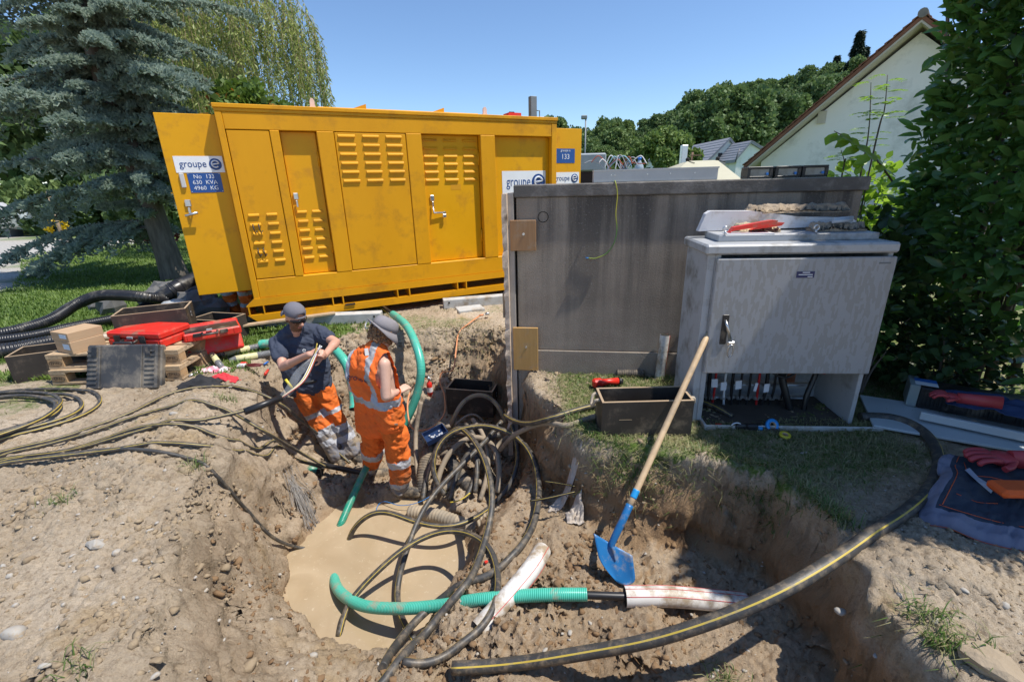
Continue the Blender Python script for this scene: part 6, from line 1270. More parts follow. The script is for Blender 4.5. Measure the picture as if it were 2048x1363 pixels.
for r_, z_ in ((.095, .030), (.118, .018), (.140, -.006)):
    for k in range(n_): a = 2*math.pi*k/n_; fr = math.sin(a); vs.append(hM @ Vector((r_*math.cos(a)*.95, r_*math.sin(a)*1.10, z_-.038*(r_-.095)/.045*max(0, fr)+.055*(r_-.095)/.045*max(0, -fr))))
b.add(vs, [(i*n_+k, i*n_+(k+1) % n_, (i+1)*n_+(k+1) % n_, (i+1)*n_+k) for i in range(2) for k in range(n_)], 0, True); o_ = b.build('hat_brim', HATM, t); o_.location = -base; o_.modifiers.new('thickness', 'SOLIDIFY').thickness = .006
b = MB()
for k in range(2): b.tube([hM @ Vector((.05*math.cos(a)-.06-.01*k, -.115, .01+.035*math.sin(a))) for a in np.linspace(.3, 5.5, 14)], .003, 5)
o_ = b.build('hat_cord', mat('pale_cord', (.55, .55, .55), rough=.6), t); o_.location = -base; o_['kind'] = 'stuff'
b = MB(); b.box((-.03, -.004, -.006), (.03, .004, .006)); o_ = b.build('pocket_tab', STEEL, t); o_.location = Vector(J['hr'])+Vector((.06, -.115, -.06))-base

# ---- third worker, almost hidden behind the open end door
fx, fy = -3.88, 6.15
g = lambda x, y, z: (fx+x, fy+y, z)
J = dict(al=g(-.02, .1, .1), ar=g(.26, -.02, .1), kl=g(-.02, .0, .52), kr=g(.28, -.1, .52), hl=g(.02, .12, .93), hr=g(.24, .05, .93), sl=g(-.04, .05, 1.42), sr=g(.32, -.06, 1.42), neck=g(.14, -.02, 1.5), head=g(.15, -.06, 1.65), el=g(-.1, -.15, 1.16), er=g(.40, -.22, 1.16), wl=g(.02, -.33, 1.02), wr=g(.34, -.40, .98), hdl=(.3, -.9, -.2), hnl=(0, 0, 1), hdr=(.0, -1, -.2), hnr=(0, 0, 1))
t, base, (hf, hs, hu, hc) = make_person(J, (.2, -.9, -.4), (0, 0, 1), 'worker in orange trousers hidden behind the open yellow container door', SKIN2)
trousers(t, base, J, [('shin', .20, .34, 1), ('shin', .6, .74, 1)], seed=9); boots(t, base, J, dict(l=(.2, -.9, 0), r=(.4, -.8, 0)))
me = upper(t, base, J, 'jacket', ORV, .018, .9, 23, .02); setmats(me, [ORV], np.zeros(len(me.polygons), int)); child(t, base, 'jacket', me)
# ------------------------------------------------------------------ vegetation
RS = np.random.RandomState(11)
def basis(d, up=None, rs=RS, roll=None):
    """rotation matrices whose y axis is d, rolled at random about it or with z near up"""
    d = d/np.linalg.norm(d, axis=1, keepdims=True); N = len(d)
    r = rs.normal(size=(N, 3)) if up is None else np.broadcast_to(up, (N, 3))+rs.normal(size=(N, 3))*(.25 if roll is None else roll)
    x = np.cross(d, r); x /= (np.linalg.norm(x, axis=1, keepdims=True)+1e-9); z = np.cross(x, d); return np.stack([x, d, z], -1)
def scatter(tv, tf, pos, R, s):
    tv = np.asarray(tv, float); tf = np.asarray(tf, int); N = len(pos); s = np.asarray(s, float)
    s3 = s[:, None, None] if s.ndim == 1 else s[:, None, :]
    v = np.einsum('nij,nkj->nki', R, np.broadcast_to(tv, (N,)+tv.shape)*s3)+pos[:, None, :]
    f = tf[None]+(np.arange(N)*len(tv))[:, None, None]; return v.reshape(-1, 3), f.reshape(-1, tf.shape[1])
LEAF = ([(-.0, 0, 0), (.5, .5, .10), (0, 1, -.05), (-.5, .5, .10)], [(0, 1, 2, 3)])
LAUREL = ([(0, 0, 0), (.12, .18, .03), (.165, .45, .045), (.12, .75, .03), (0, 1, -.04), (-.12, .75, .03), (-.165, .45, .045), (-.12, .18, .03), (0, .2, 0), (0, .45, .0), (0, .75, -.01)],
          [(0, 1, 8, 8), (1, 2, 9, 8), (2, 3, 10, 9), (3, 4, 10, 10), (0, 8, 7, 7), (8, 9, 6, 7), (9, 10, 5, 6), (10, 4, 5, 5)])
def tris(t): return [q for f in t for q in ([tuple(f[:3])] if len(set(f)) == 3 else [(f[0], f[1], f[2]), (f[0], f[2], f[3])])]
def crown_mesh(name, rad, nclus, per, leaf, m, seed, shell=.62, flat=.9, droop=.2, lw=.55):
    rs = np.random.RandomState(seed); d = rs.normal(size=(nclus, 3)); d /= np.linalg.norm(d, axis=1, keepdims=True); d[:, 2] = np.where(d[:, 2] < -.55, -d[:, 2], d[:, 2])
    c = d*(shell+(1-shell)*rs.rand(nclus, 1)**.7)*np.array(rad)*(1+.10*rs.normal(size=(nclus, 1)))
    cr = (.20+.16*rs.rand(nclus))*min(rad); k = np.repeat(np.arange(nclus), per); e = rs.normal(size=(len(k), 3)); e /= np.linalg.norm(e, axis=1, keepdims=True); e[:, 2] = np.abs(e[:, 2])*np.where(rs.rand(len(k)) < .75, 1, -1)
    pos = c[k]+e*(cr[k]*(.55+.5*rs.rand(len(k))))[:, None]*np.array([1, 1, flat]); pos[:, 2] += rad[2]
    dr = e*.6+rs.normal(size=e.shape)*.6+np.array([0, 0, -droop]); R = basis(dr, e, rs, .6) if False else basis(dr, None, rs)
    s = leaf*(.6+.8*rs.rand(len(pos))); tv = np.array(LEAF[0])*np.array([lw*2, 1, 1]); v, f = scatter(tv, LEAF[1], pos, R, s); return npmesh(name, v, f, m)
BARK = mat('tree_bark', (.05, .04, .032), (.17, .145, .12), scale=16, rough=.95, bump=1.0, bscale=22, stretch=(1, 1, .18))
def trunk_mesh(pts, rad, n=9): b_ = MB(); b_.tube(crom(pts, 4), list(np.interp(np.linspace(0, 1, (len(pts)-1)*4+1), np.linspace(0, 1, len(rad)), rad)), n); return b_.mesh('trunk', BARK)
GREENS = [leafmat('forest_leaf_dark', (.075, .135, .042), (.17, .25, .085), .35, .7, .3), leafmat('forest_leaf_mid', (.10, .165, .045), (.21, .29, .095), .35, .7, .3), leafmat('forest_leaf_light', (.11, .175, .038), (.22, .31, .085), .35, .7, .3), leafmat('spruce_leaf', (.025, .05, .03), (.05, .085, .05), .35, .7, .2)]
# far trees: six crowns, shared by every tree on the hill
PROTO = []
for k in range(6):
    rad = [(5.2, 5.2, 5.5), (4.4, 4.4, 6.4), (6, 6, 5.2), (4.8, 4.8, 6), (5.5, 5.5, 6.6), (4.2, 4.2, 5)][k]
    PROTO.append((crown_mesh('crown', rad, 54, 230, .50, GREENS[(0, 1, 2, 1, 0, 2)[k]], 200+k, shell=.6), rad))
def conifer_mesh(name, H, R, m, seed, n=6000):
    rs = np.random.RandomState(seed); h = rs.rand(n)**.8; a = rs.rand(n)*6.283; tier = .75+.25*np.sin(h*40+rs.rand(n)); r = R*(1-h)*tier*(.55+.45*rs.rand(n)); pos = np.stack([r*np.cos(a), r*np.sin(a), H*(.08+.92*h)-.18*r], -1)
    d = np.stack([np.cos(a), np.sin(a), -.45+0*a], -1)+rs.normal(size=(n, 3))*.25; v, f = scatter(np.array(LEAF[0])*np.array([.5, 1.3, 1]), LEAF[1], pos, basis(d, np.array([0, 0, 1.0]), rs), .6*(.6+.7*rs.rand(n))); return npmesh(name, v, f, m)
CONI = conifer_mesh('crown', 15, 3.4, GREENS[3], 77)
TRK = trunk_mesh([(0, 0, -1.5), (.1, 0, 2), (0, .1, 5), (.1, 0, 8)], [.38, .3, .22, .12])
def far_tree(x, y, s, k, lab, grp, name='broadleaf_tree', zoff=0.0):
    t_ = thing(name, lab, 'tree', (x, y, gz(x, y)+zoff), rnd(0, 6.28), grp); t_.scale = (s, s, s*rnd(.9, 1.15)); obj('trunk', TRK, t_)
    c_ = obj('crown', CONI if k < 0 else PROTO[k][0], t_, (0, 0, 1.2 if k >= 0 else 0)); return t_
random.seed(21)
LABS = ['dark broadleaf tree in the wood on the hill', 'mid-green broadleaf tree in the wood on the hill', 'light green broadleaf tree in the wood on the hill']
def hill_tree(px, Y, s, k):
    X = (px-1024)/FPX*(Y*math.cos(PITCH)); far_tree(X, Y, s, k, LABS[(0, 1, 2, 1, 0, 2)[k]] if k >= 0 else 'dark pointed conifer in the wood on the hill', ['dark', 'mid-green', 'light green', 'mid-green', 'dark', 'light green'][k]+' trees of the hillside wood' if k >= 0 else 'conifers of the hillside wood', 'broadleaf_tree' if k >= 0 else 'conifer_tree')
for row, (Y, n_, s0) in enumerate(((96, 15, .78), (108, 15, .9), (120, 16, .95), (132, 16, 1.0), (145, 16, 1.05), (158, 15, 1.1), (172, 14, 1.15))):
    for i in range(n_):
        px = 1080+(i+rnd(-.3, .3))*(1000-50*0)/n_+20*(row % 2)
        k = random.choice((0, 1, 2, 3, 4, 5) if px < 1380 else (0, 0, 1, 4, 3, 4)); hill_tree(px, Y+rnd(-4, 4), s0*rnd(.8, 1.15), k)
for px, Y, s in ((1675, 128, 1.35), (1690, 140, 1.3), (1208, 165, .75), (1640, 150, 1.2)): hill_tree(px, Y, s, -1)
for px, Y, s, k in ((1400, 88, 1.05, 0), (1440, 92, 1.1, 1), (1490, 90, 1.1, 0), (1540, 92, 1.05, 4), (1590, 94, 1.1, 0), (1640, 96, 1.1, 4), (1250, 84, .55, 2), (1210, 80, .5, 1), (1180, 82, .5, 0), (1290, 84, .55, 3), (1345, 88, .7, 0)): hill_tree(px, Y, s, k)
X = (1345-1024)/FPX*30*math.cos(PITCH); far_tree(X, 31, .36, 2, 'single light green garden tree standing in front of the wooded hill', 'garden tree', 'garden_tree')
# trees on the left behind the lawn
for k, (px, Y, s, q, lab) in enumerate(((-60, 34, 1.0, 1, 'broad tree at the far end of the lawn beside the boat'), (40, 38, 1.1, 0, 'dark tall tree behind the boat'), (130, 36, 1.0, 2, 'light tree behind the wooden post'), (215, 33, .9, 0, 'dark tree behind the low cedar boughs'), (300, 36, 1.05, 3, 'mid-green tree behind the cedar trunk'), (390, 40, 1.1, 1, 'mid-green tree showing left of the open container door'), (480, 44, .9, 0, 'dark tree hidden behind the container'), (-160, 40, 1.2, 0, 'dark tree beyond the gravel lane'))):
    X = (px-1024)/FPX*(Y*math.cos(PITCH)); far_tree(X, Y, s, q, lab, None)
BUSH = crown_mesh('foliage', (1.5, 1.3, 1.0), 26, 160, .22, GREENS[1], 301, shell=.5)
BUSH2 = crown_mesh('foliage', (1.5, 1.3, 1.0), 26, 160, .22, GREENS[0], 302, shell=.5)
for k in range(15):
    px = -40+k*34+rnd(-10, 10); Y = 27+rnd(-2, 2.5); X = (px-1024)/FPX*(Y*math.cos(PITCH)); t = thing('hedgerow_bush', 'rounded bush in the hedgerow across the gravel lane', 'bush', (X, Y, gz(X, Y)-.25), rnd(0, 6), 'bushes of the far hedgerow'); s = rnd(.85, 1.6); t.scale = (s, s, s*rnd(.9, 1.4)); obj('foliage', (BUSH, BUSH2)[k % 2], t)
    b = MB(); b.tube([(0, 0, 0), (.05, 0, .5), (.1, .05, 1.0)], [.05, .04, .02], 6); b.build('stem', BARK, t)
b = crown_mesh('foliage', (.6, .5, .45), 12, 60, .12, leafmat('red_leaf', (.10, .02, .02), (.20, .05, .04), 2.0), 305); p = atY(300, 462, 17.0); t = thing('red_shrub', 'small dark red shrub on the lawn behind the cedar', 'shrub', (p.x, p.y, gz(p.x, p.y))); obj('foliage', b, t)
m_ = MB(); m_.tube([(0, 0, -.1), (.02, 0, .4)], .03, 6); m_.build('stem', BARK, t)
b = crown_mesh('flowers', (.5, .4, .5), 10, 40, .12, leafmat('yellow_flower', (.55, .40, .01), (.7, .55, .02), 3.0), 306); p = atY(112, 446, 22.0); t = thing('yellow_flowers', 'clump of yellow flowers beside the wooden post', 'flowers', (p.x, p.y, gz(p.x, p.y))); obj('flowers', b, t)
p = atY(123, 470, 21.5); b = MB(); b.tube([(0, 0, -.3), (.03, 0, 2.2)], [.07, .06], 8); b.build('wooden_post', WOODG, None, (p.x, p.y, gz(p.x, p.y)), label='thin wooden post standing across the gravel lane', cat='post')
# boat
p = atY(20, 462, 25.0); t = thing('sailing_boat', 'white sailing boat laid up on land across the gravel lane', 'boat', (p.x-.6, p.y, gz(p.x, p.y)), .15); HUL = mat('boat_white', (.62, .66, .66), (.70, .73, .73), rough=.35)
vs = []; n_ = 12
for i in range(n_+1):
    u = i/n_; w = .95*(1-abs(u-.45)**2.2*1.6)*(1 if u < .97 else .8); w = max(w, .06)
    for (f_, z_) in ((1, 1.30), (.93, .85), (.55, .45), (0, .30), (-.55, .45), (-.93, .85), (-1, 1.30)): vs.append((-2.8+5.0*u, w*f_, z_+.12*u*u))
b = MB(); b.add(vs, [(7*i+j, 7*i+j+1, 7*i+8+j, 7*i+7+j) for i in range(n_) for j in range(6)]+[(7*i, 7*i+7, 7*i+13, 7*i+6) for i in range(n_)]+[tuple(range(6, -1, -1)), tuple(7*n_+j for j in range(7))], 0, False); b.build('hull', HUL, t)
b = MB(); b.prism([(-1.6, 1.3), (.9, 1.3), (.3, 1.75), (-1.4, 1.7)], -.5, .5, axis='y'); b.build('cabin', mat('boat_cabin', (.35, .36, .38), (.5, .5, .52), rough=.4), t); b = MB(); b.tube([(.35, 0, 1.4), (-.35, 0, 5.2)], .05, 8); b.build('mast', STEEL, t)
for cx_ in (-1.5, .6):
    b = MB(); b.box((cx_, -.4, -.1), (cx_+.2, .4, .62)); b.build('cradle_beam', mat('cradle_steel', (.12, .14, .15), rough=.7), t)

# ---- blue cedar
CED = leafmat('cedar_needles', (.22, .29, .235), (.42, .50, .41), 2.2, .7, .5)
def bough(seed, L):
    rs = np.random.RandomState(seed); P = []; D = []; wood = []
    n_ = int(L*15); base = []
    for i in range(n_+1):
        u = i/n_; base.append(np.array([L*u, .10*L*math.sin(u*2.2+seed)*u, .10*L*u-.26*L*u*u]))
    wood.append((base, .030, .006))
    for i in range(2, n_+1):
        u = i/n_; 
        for sgn in (-1, 1):
            if rs.rand() < .2: continue
            sl2 = (.22+.42*rs.rand())*(1.15-.75*u)*min(1, L/2.2); a = sgn*(.75+.35*rs.rand()); dirv = np.array([math.cos(a), math.sin(a), .12*rs.normal()]); k2 = max(3, int(sl2/.030)); q = base[i].copy(); br = [q.copy()]
            for j in range(k2):
                w = j/k2; st = dirv*.030+np.array([0, 0, -.014*w-.006]); st = st+np.array([0, 0, -.020*w*rs.rand()]); q = q+st; br.append(q.copy())
                for c_ in range(2): P.append(q+rs.normal(size=3)*.010); D.append(dirv*.5+rs.normal(size=3)*.55+np.array([0, 0, .35]))
                if j % 3 == 1:
                    s2 = rs.choice((-1, 1)); d2 = np.array([math.cos(a+s2*.8), math.sin(a+s2*.8), -.15]); q2 = q.copy()
                    for _ in range(rs.randint(2, 6)): q2 = q2+d2*.028+np.array([0, 0, -.006]); P.append(q2.copy()); D.append(d2*.5+rs.normal(size=3)*.55+np.array([0, 0, .3]))
            wood.append((br, .009, .003))
        P.append(base[i]); D.append(np.array([.5, 0, .5])+rs.normal(size=3)*.5)
    return np.array(P), np.array(D), wood
TUFT_V = []; TUFT_F = []
for k in range(2):
    a = k*math.pi/2; o = len(TUFT_V); c, s_ = math.cos(a), math.sin(a); TUFT_V += [(-.26*c, .0, -.26*s_), (.26*c, .0, .26*s_), (.13*c, 1, .13*s_), (-.13*c, 1, -.13*s_)]; TUFT_F.append((o, o+1, o+2, o+3))
BG = [bough(s_, L) for s_, L in ((1, 2.2), (2, 2.8), (3, 3.4), (4, 1.7))]
TB = at(352, 556, -.30); ced = thing('blue_cedar', 'large blue-grey cedar tree with drooping layered boughs beside the container', 'tree', (TB.x, TB.y, gz(TB.x, TB.y)-.1)); ced.scale = (1.17, 1.17, 1.17)
obj('trunk', trunk_mesh([(0, 0, 0), (-.06, 0, .8), (-.20, .05, 2.2), (-.35, .0, 4), (-.45, .1, 6.5), (-.5, 0, 9.5)], [.27, .21, .19, .16, .11, .03], 14), ced)
rs = np.random.RandomState(4); VV = []; FF = []; WB = MB(); off = 0; limb_i = 0
def place_bough(h, az, g, sc, tilt):
    global off
    P, D, wood = BG[g]; tilt = tilt-.10; x0 = -.05-.055*h; r = Matrix.Rotation(az, 3, 'Z') @ Matrix.Rotation(-tilt, 3, 'Y') @ Matrix.Rotation(rs.uniform(-.3, .3), 3, 'X'); Rm = np.array(r); o = np.array([x0, 0, h])
    sel = rs.rand(len(P)) < .55; pos = (P[sel]*sc)@Rm.T+o; d = D[sel]@Rm.T; v, f = scatter(TUFT_V, TUFT_F, pos, basis(d, None, rs), .066*(.75+.6*rs.rand(len(pos)))*max(1, sc*.95)); VV.append(v); FF.append(f+off); off += len(v)
    for i, (br, r0, r1) in enumerate(wood):
        if i == 0 or (i % 3 == 0): Q = [Vector(np.array(q)*sc@Rm.T+o) for q in (br if i else br[::4]+[br[-1]])]; WB.tube(Q[::2]+[Q[-1]] if i else Q, list(np.linspace(r0*sc*1.3 if i == 0 else r0, r1, len(Q[::2])+1 if i else len(Q))), 4 if i else 6, caps=False)
for h in np.arange(1.15, 9.3, .40):
    for q in range(6 if h < 4.4 else 3):  # unseen upper crown thinned and shortened to let sun onto lower boughs
        az = (.35 if rs.rand() < .42 else math.pi-.35)+rs.normal()*.55; left = max(0, math.cos(az-math.pi*1.03)); ln = (.62+.62*left)*(1.0 if h < 4.4 else max(.22, 1-.2*(h-4.4)))
        if h < 1.6 and (left < .3 or rs.rand() < .5): continue
        right = max(0, math.cos(az)); ln *= (1-.16*right)
        if h < 2.6 and right > .5: ln *= .6
        place_bough(h+rs.rand()*.2, az, rs.randint(0, 4), ln*rs.uniform(.85, 1.15), rs.uniform(-.05, .25) if h > 1.8 else rs.uniform(-.1, .12))
for h in np.arange(1.5, 5.5, .13):
    place_bough(h, -math.pi/2+rs.normal()*.9, rs.randint(0, 4), rs.uniform(.28, .5), rs.uniform(-.1, .2))
for h in np.arange(2.6, 5.2, .2):
    place_bough(h, rs.normal()*.35, rs.randint(0, 4), rs.uniform(.65, .95), rs.uniform(-.05, .2))
me = npmesh('crown', np.concatenate(VV), np.concatenate(FF), CED); co = obj('crown', me, ced); co['kind'] = 'stuff'
lo = obj('limbs', WB.mesh('limbs', BARK), ced); lo['kind'] = 'stuff'

# ---- weeping willow and the yellowing tree behind
WIL = leafmat('willow_leaf', (.17, .23, .05), (.40, .44, .13), 1.2, .5, .45)
p = atY(500, 300, 17.5); wl_ = thing('weeping_willow', 'tall pale weeping willow behind the cedar and container', 'tree', (p.x, p.y, gz(p.x, p.y)))
obj('trunk', trunk_mesh([(0, 0, 0), (.1, 0, 2.5), (.0, .1, 5), (.3, 0, 7.5)], [.4, .33, .25, .12]), wl_)
rs = np.random.RandomState(9); P = []; D = []; sb = MB()
for k in range(430):
    a = rs.rand()*6.283; r = 2.9*math.sqrt(rs.rand()); top = 8.6-1.6*(r/2.9)**2*1.0+rs.normal()*.5; L = rs.uniform(1.6, 4.6); x, y = r*math.cos(a), r*math.sin(a); q = np.array([x, y, top]); out = np.array([math.cos(a), math.sin(a), 0])*.5
    n_ = int(L/.075); br = [Vector(q)]
    for j in range(n_):
        u = j/n_; q = q+out*.05*max(0, 1-u*2.6)+np.array([.012*math.sin(j*.3+k), 0, -.07+.05*max(0, .3-u)]); 
        if j % 6 == 0: br.append(Vector(q))
        P.append(q.copy()); D.append(np.array([rs.normal()*.55, rs.normal()*.55, -.8]))
        if rs.rand() < .6: P.append(q.copy()); D.append(np.array([rs.normal()*.7, rs.normal()*.7, -.6]))
    sb.tube(br, .006, 3, caps=False)
P = np.array(P); D = np.array(D); v, f = scatter(np.array(LEAF[0])*np.array([.24, 1, 1]), LEAF[1], P, basis(D, None, rs), .17*(.6+.7*rs.rand(len(P)))); c_ = obj('crown', npmesh('crown', v, f, WIL), wl_); c_['kind'] = 'stuff'; c_ = obj('twigs', sb.mesh('twigs', WOODG), wl_); c_['kind'] = 'stuff'
p = atY(505, 260, 12.8); t = thing('maple_tree', 'dense green tree with a few orange leaves, directly behind the container', 'tree', (p.x, p.y, gz(p.x, p.y)))
obj('trunk', trunk_mesh([(0, 0, 0), (0, 0, 1.2), (.1, 0, 2.6), (0, 0, 3.4)], [.13, .11, .08, .04]), t)
obj('crown', crown_mesh('crown', (1.05, 1.0, 1.25), 60, 150, .13, leafmat('maple_leaf', (.06, .12, .02), (.17, .25, .04), 2.5, .45, .35), 410, shell=.5), t).location = (0, 0, 1.75)
c_ = obj('orange_leaves', crown_mesh('orange_leaves', (1.1, 1.05, 1.3), 22, 7, .13, leafmat('orange_leaf', (.40, .10, .02), (.5, .25, .03), 2), 411, shell=.8), t, (0, 0, 1.75)); c_['kind'] = 'stuff'

# ---- cherry laurel hedge
LAU = leafmat('laurel_leaf', (.06, .145, .042), (.14, .265, .07), 1.6, .24, .35, (.10, .26, .03))
LAUB = leafmat('laurel_leaf_young', (.05, .12, .02), (.10, .20, .03), 1.6, .3, .4, (.2, .4, .04))
rs = np.random.RandomState(14); hd = thing('laurel_hedge', 'tall clipped cherry laurel hedge with long glossy dark leaves shading the cabinet', 'hedge', (3.9, 3.2, 0))
def hedge_pts(n):
    out = []; nr = []
    while len(out) < n:
        y = rs.uniform(1.45, 4.15); z = rs.uniform(.25, 4.4); face = rs.rand(); bulge = .16*math.sin(y*2.3+z*1.1)+.12*math.sin(z*3.1-y*1.3)
        xf = 3.46+.07*bulge*3+(.45*max(0, .9-z)); x = xf+abs(rs.normal())*.16
        if face < .14: y = 4.10+rs.normal()*.08+.08*bulge; x = rs.uniform(xf, 4.8); nv = (-.3, 1, .1)
        elif face < .22: z = 4.3+rs.normal()*.1; x = rs.uniform(xf, 4.9); nv = (-.2, 0, 1)
        elif face < .30: y = 1.5+rs.normal()*.1; x = rs.uniform(xf, 4.8); nv = (-.3, -1, .1)
        elif face < .50: x = xf+rs.uniform(.2, 1.3); nv = (-1, 0, .2)
        else: nv = (-1, -.25, .15)
        if z < .9 and rs.rand() < .6: continue
        out.append((x, y, z)); nr.append(nv)
    return np.array(out), np.array(nr, float)
P, Nn = hedge_pts(21000); D = Nn*.40+rs.normal(size=P.shape)*.36+np.array([-.35, -.35, .02]); Rm = basis(D, np.array([-1.0, -.75, .75]), rs, .35); S_ = .15*(.65+.6*rs.rand(len(P)))
# the three hundred that show largest are leaves of their own
vis = (P[:, 0] < 3.55) & (P[:, 1] < 4.3) & (P[:, 1] > 2.6) & (P[:, 2] > .6) & (P[:, 2] < 3.2); pick = np.where(vis)[0]; pick = pick[np.argsort(P[pick, 0])][:300]; rest = np.setdiff1d(np.arange(len(P)), pick)
lt = tris(LAUREL[1]); v, f = scatter(LAUREL[0], lt, P[rest]-np.array([3.9, 3.2, 0]), Rm[rest], S_[rest]); o_ = obj('foliage', npmesh('foliage', v, f, LAU, True), hd); o_['kind'] = 'stuff'
lme = npmesh('leaf', LAUREL[0], lt, LAU, True); lmy = npmesh('leaf', LAUREL[0], lt, LAUB, True)
for j, i in enumerate(pick):
    o_ = obj('leaf', lmy if j % 17 == 0 else lme, hd); M_ = Matrix([list(r_) for r_ in Rm[i]]).to_4x4(); o_.matrix_local = Matrix.Translation(Vector(P[i])-Vector((3.9, 3.2, 0))) @ M_ @ Matrix.Scale(float(S_[i]), 4)
WB = MB()
for k in range(26):
    y = rs.uniform(1.6, 4.6); x = rs.uniform(3.8, 4.5); WB.tube([(x-3.9, y-3.2, -.1), (x-3.9+rs.normal()*.1, y-3.2, 1.5), (x-4.1+rs.normal()*.2, y-3.2+rs.normal()*.2, 3.6)], [.035, .025, .01], 6)
o_ = obj('stems', WB.mesh('stems', BARK), hd); o_['kind'] = 'stuff'
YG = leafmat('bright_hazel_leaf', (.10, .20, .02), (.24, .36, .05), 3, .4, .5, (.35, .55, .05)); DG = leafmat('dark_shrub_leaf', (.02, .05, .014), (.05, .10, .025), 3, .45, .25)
HZ = ([(0, 0, 0), (.30, .25, .03), (.36, .55, .05), (.15, .85, .02), (0, 1, -.03), (-.15, .85, .02), (-.36, .55, .05), (-.30, .25, .03)], [(0, 1, 2), (0, 2, 3), (0, 3, 4), (0, 4, 5), (0, 5, 6), (0, 6, 7)])
def shrub(name, label, c, rad, n, leaf, m, seed, parts=60, stems=7, dz=(-.15)):
    r_ = np.random.RandomState(seed); t_ = thing(name, label, 'shrub', (c[0], c[1], gz(c[0], c[1])-.02)); e = r_.normal(size=(n, 3)); e /= np.linalg.norm(e, axis=1, keepdims=True); pos = e*(r_.rand(n, 1)**.4)*np.array(rad)+np.array([0, 0, c[2]]); d = e*.5+r_.normal(size=(n, 3))*.5+np.array([0, -.1, dz]); R_ = basis(d, np.array([0, -.2, 1.0]), r_, .5); s_ = leaf*(.6+.7*r_.rand(n))
    key = pos[:, 1]-.3*np.abs(pos[:, 2]); own = np.argsort(key)[:parts]; rest_ = np.setdiff1d(np.arange(n), own); v_, f_ = scatter(HZ[0], HZ[1], pos[rest_], R_[rest_], s_[rest_]); o2 = obj('foliage', npmesh('foliage', v_, f_, m, True), t_); o2['kind'] = 'stuff'; l_ = npmesh('leaf', HZ[0], HZ[1], m, True)
    for i in own: o2 = obj('leaf', l_, t_); o2.matrix_local = Matrix.Translation(Vector(pos[i])) @ Matrix([list(q_) for q_ in R_[i]]).to_4x4() @ Matrix.Scale(float(s_[i]), 4)
    w_ = MB()
    for k in range(stems): q_ = Vector(pos[r_.randint(n)]); w_.tube(crom([(q_.x*.2, q_.y*.2, 0), (q_.x*.5, q_.y*.5, q_.z*.55), q_], 4), list(np.linspace(.014, .004, 9)), 5)
    o2 = obj('stems', w_.mesh('stems', BARK), t_); o2['kind'] = 'stuff'; return t_
shrub('hazel_bush', 'bright backlit hazel bush between the kiosk and the laurel hedge', (3.68, 4.95, 1.0), (.52, .4, .95), 1500, .10, YG, 51)
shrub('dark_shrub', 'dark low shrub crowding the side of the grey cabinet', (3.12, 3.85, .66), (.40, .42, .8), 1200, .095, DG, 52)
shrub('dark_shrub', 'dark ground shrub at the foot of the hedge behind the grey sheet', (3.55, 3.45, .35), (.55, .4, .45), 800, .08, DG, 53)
shrub('young_shrub', 'small fresh green shrub poking over the cabinet edge', (2.86, 3.42, .62), (.16, .14, .5), 150, .075, leafmat('fresh_leaf', (.05, .12, .025), (.10, .20, .04), 3, .4, .35), 54, 40, 5)
# saplings with feathered leaves in front of the white house wall
SAPM = leafmat('sapling_leaf', (.07, .15, .03), (.16, .27, .05), 3, .4, .45, (.3, .5, .06))
def sapling(label, p0, p1, seed, n=15):
    r_ = np.random.RandomState(seed); p0, p1 = Vector(p0), Vector(p1); t_ = thing('rowan_sapling', label, 'sapling', (p0.x, p0.y, gz(p0.x, p0.y))); base_ = Vector(t_.location); stp_ = [p0-base_, (p0*.5+p1*.5)-base_+Vector((.03, 0, 0)), p1-base_]; b_ = MB(); C_ = crom([Vector((0, 0, 0))]+stp_, 6); b_.tube(C_, list(np.linspace(.010, .003, len(C_))), 6); b_.build('stem', BARK, t_); P_ = []; D_ = []
    for k in range(n):
        q = C_[int(len(C_)*(.45+.54*k/n))]; a = k*2.4; L_ = .16*(1.1-.4*k/n); ax = np.array([math.cos(a), math.sin(a), .35])
        for j in range(1, 7):
            w = j/6; c_ = np.array(q)+ax*L_*w+np.array([0, 0, -.05*w*w])
            for s2 in (-1, 1): P_.append(c_); D_.append(np.cross(ax, [0, 0, 1])*s2+ax*.5+np.array([0, 0, -.15]))
    P_ = np.array(P_); D_ = np.array(D_); v_, f_ = scatter(np.array(HZ[0])*np.array([.55, 1, 1]), HZ[1], P_, basis(D_, np.array([0, 0, 1.0]), r_), np.full(len(P_), .055)); o2 = obj('leaflets', npmesh('leaflets', v_, f_, SAPM), t_); o2['kind'] = 'stuff'
sapling('tallest rowan sapling in front of the white house wall', atY(1722, 345, 4.9), atY(1742, 165, 4.9), 1); sapling('slender rowan sapling beside the tallest one, nearer the hedge', atY(1750, 290, 4.8), atY(1775, 150, 4.8), 2); sapling('short rowan sapling at the kiosk roof edge', atY(1684, 350, 5.0), atY(1682, 300, 5.0), 3, 9)
t = thing('hazel_branch', 'long hazel branch with round leaves reaching over the kiosk corner', 'branch', atY(1790, 370, 4.4)); P_ = [Vector((0, 0, 0)), atY(1745, 310, 4.3)-t.location, atY(1700, 280, 4.2)-t.location, atY(1668, 262, 4.2)-t.location]; b = MB(); C_ = crom(P_, 6); b.tube(C_, list(np.linspace(.009, .003, len(C_))), 6); b.build('twig', BARK, t); hm_ = npmesh('leaf', HZ[0], HZ[1], YG, True)
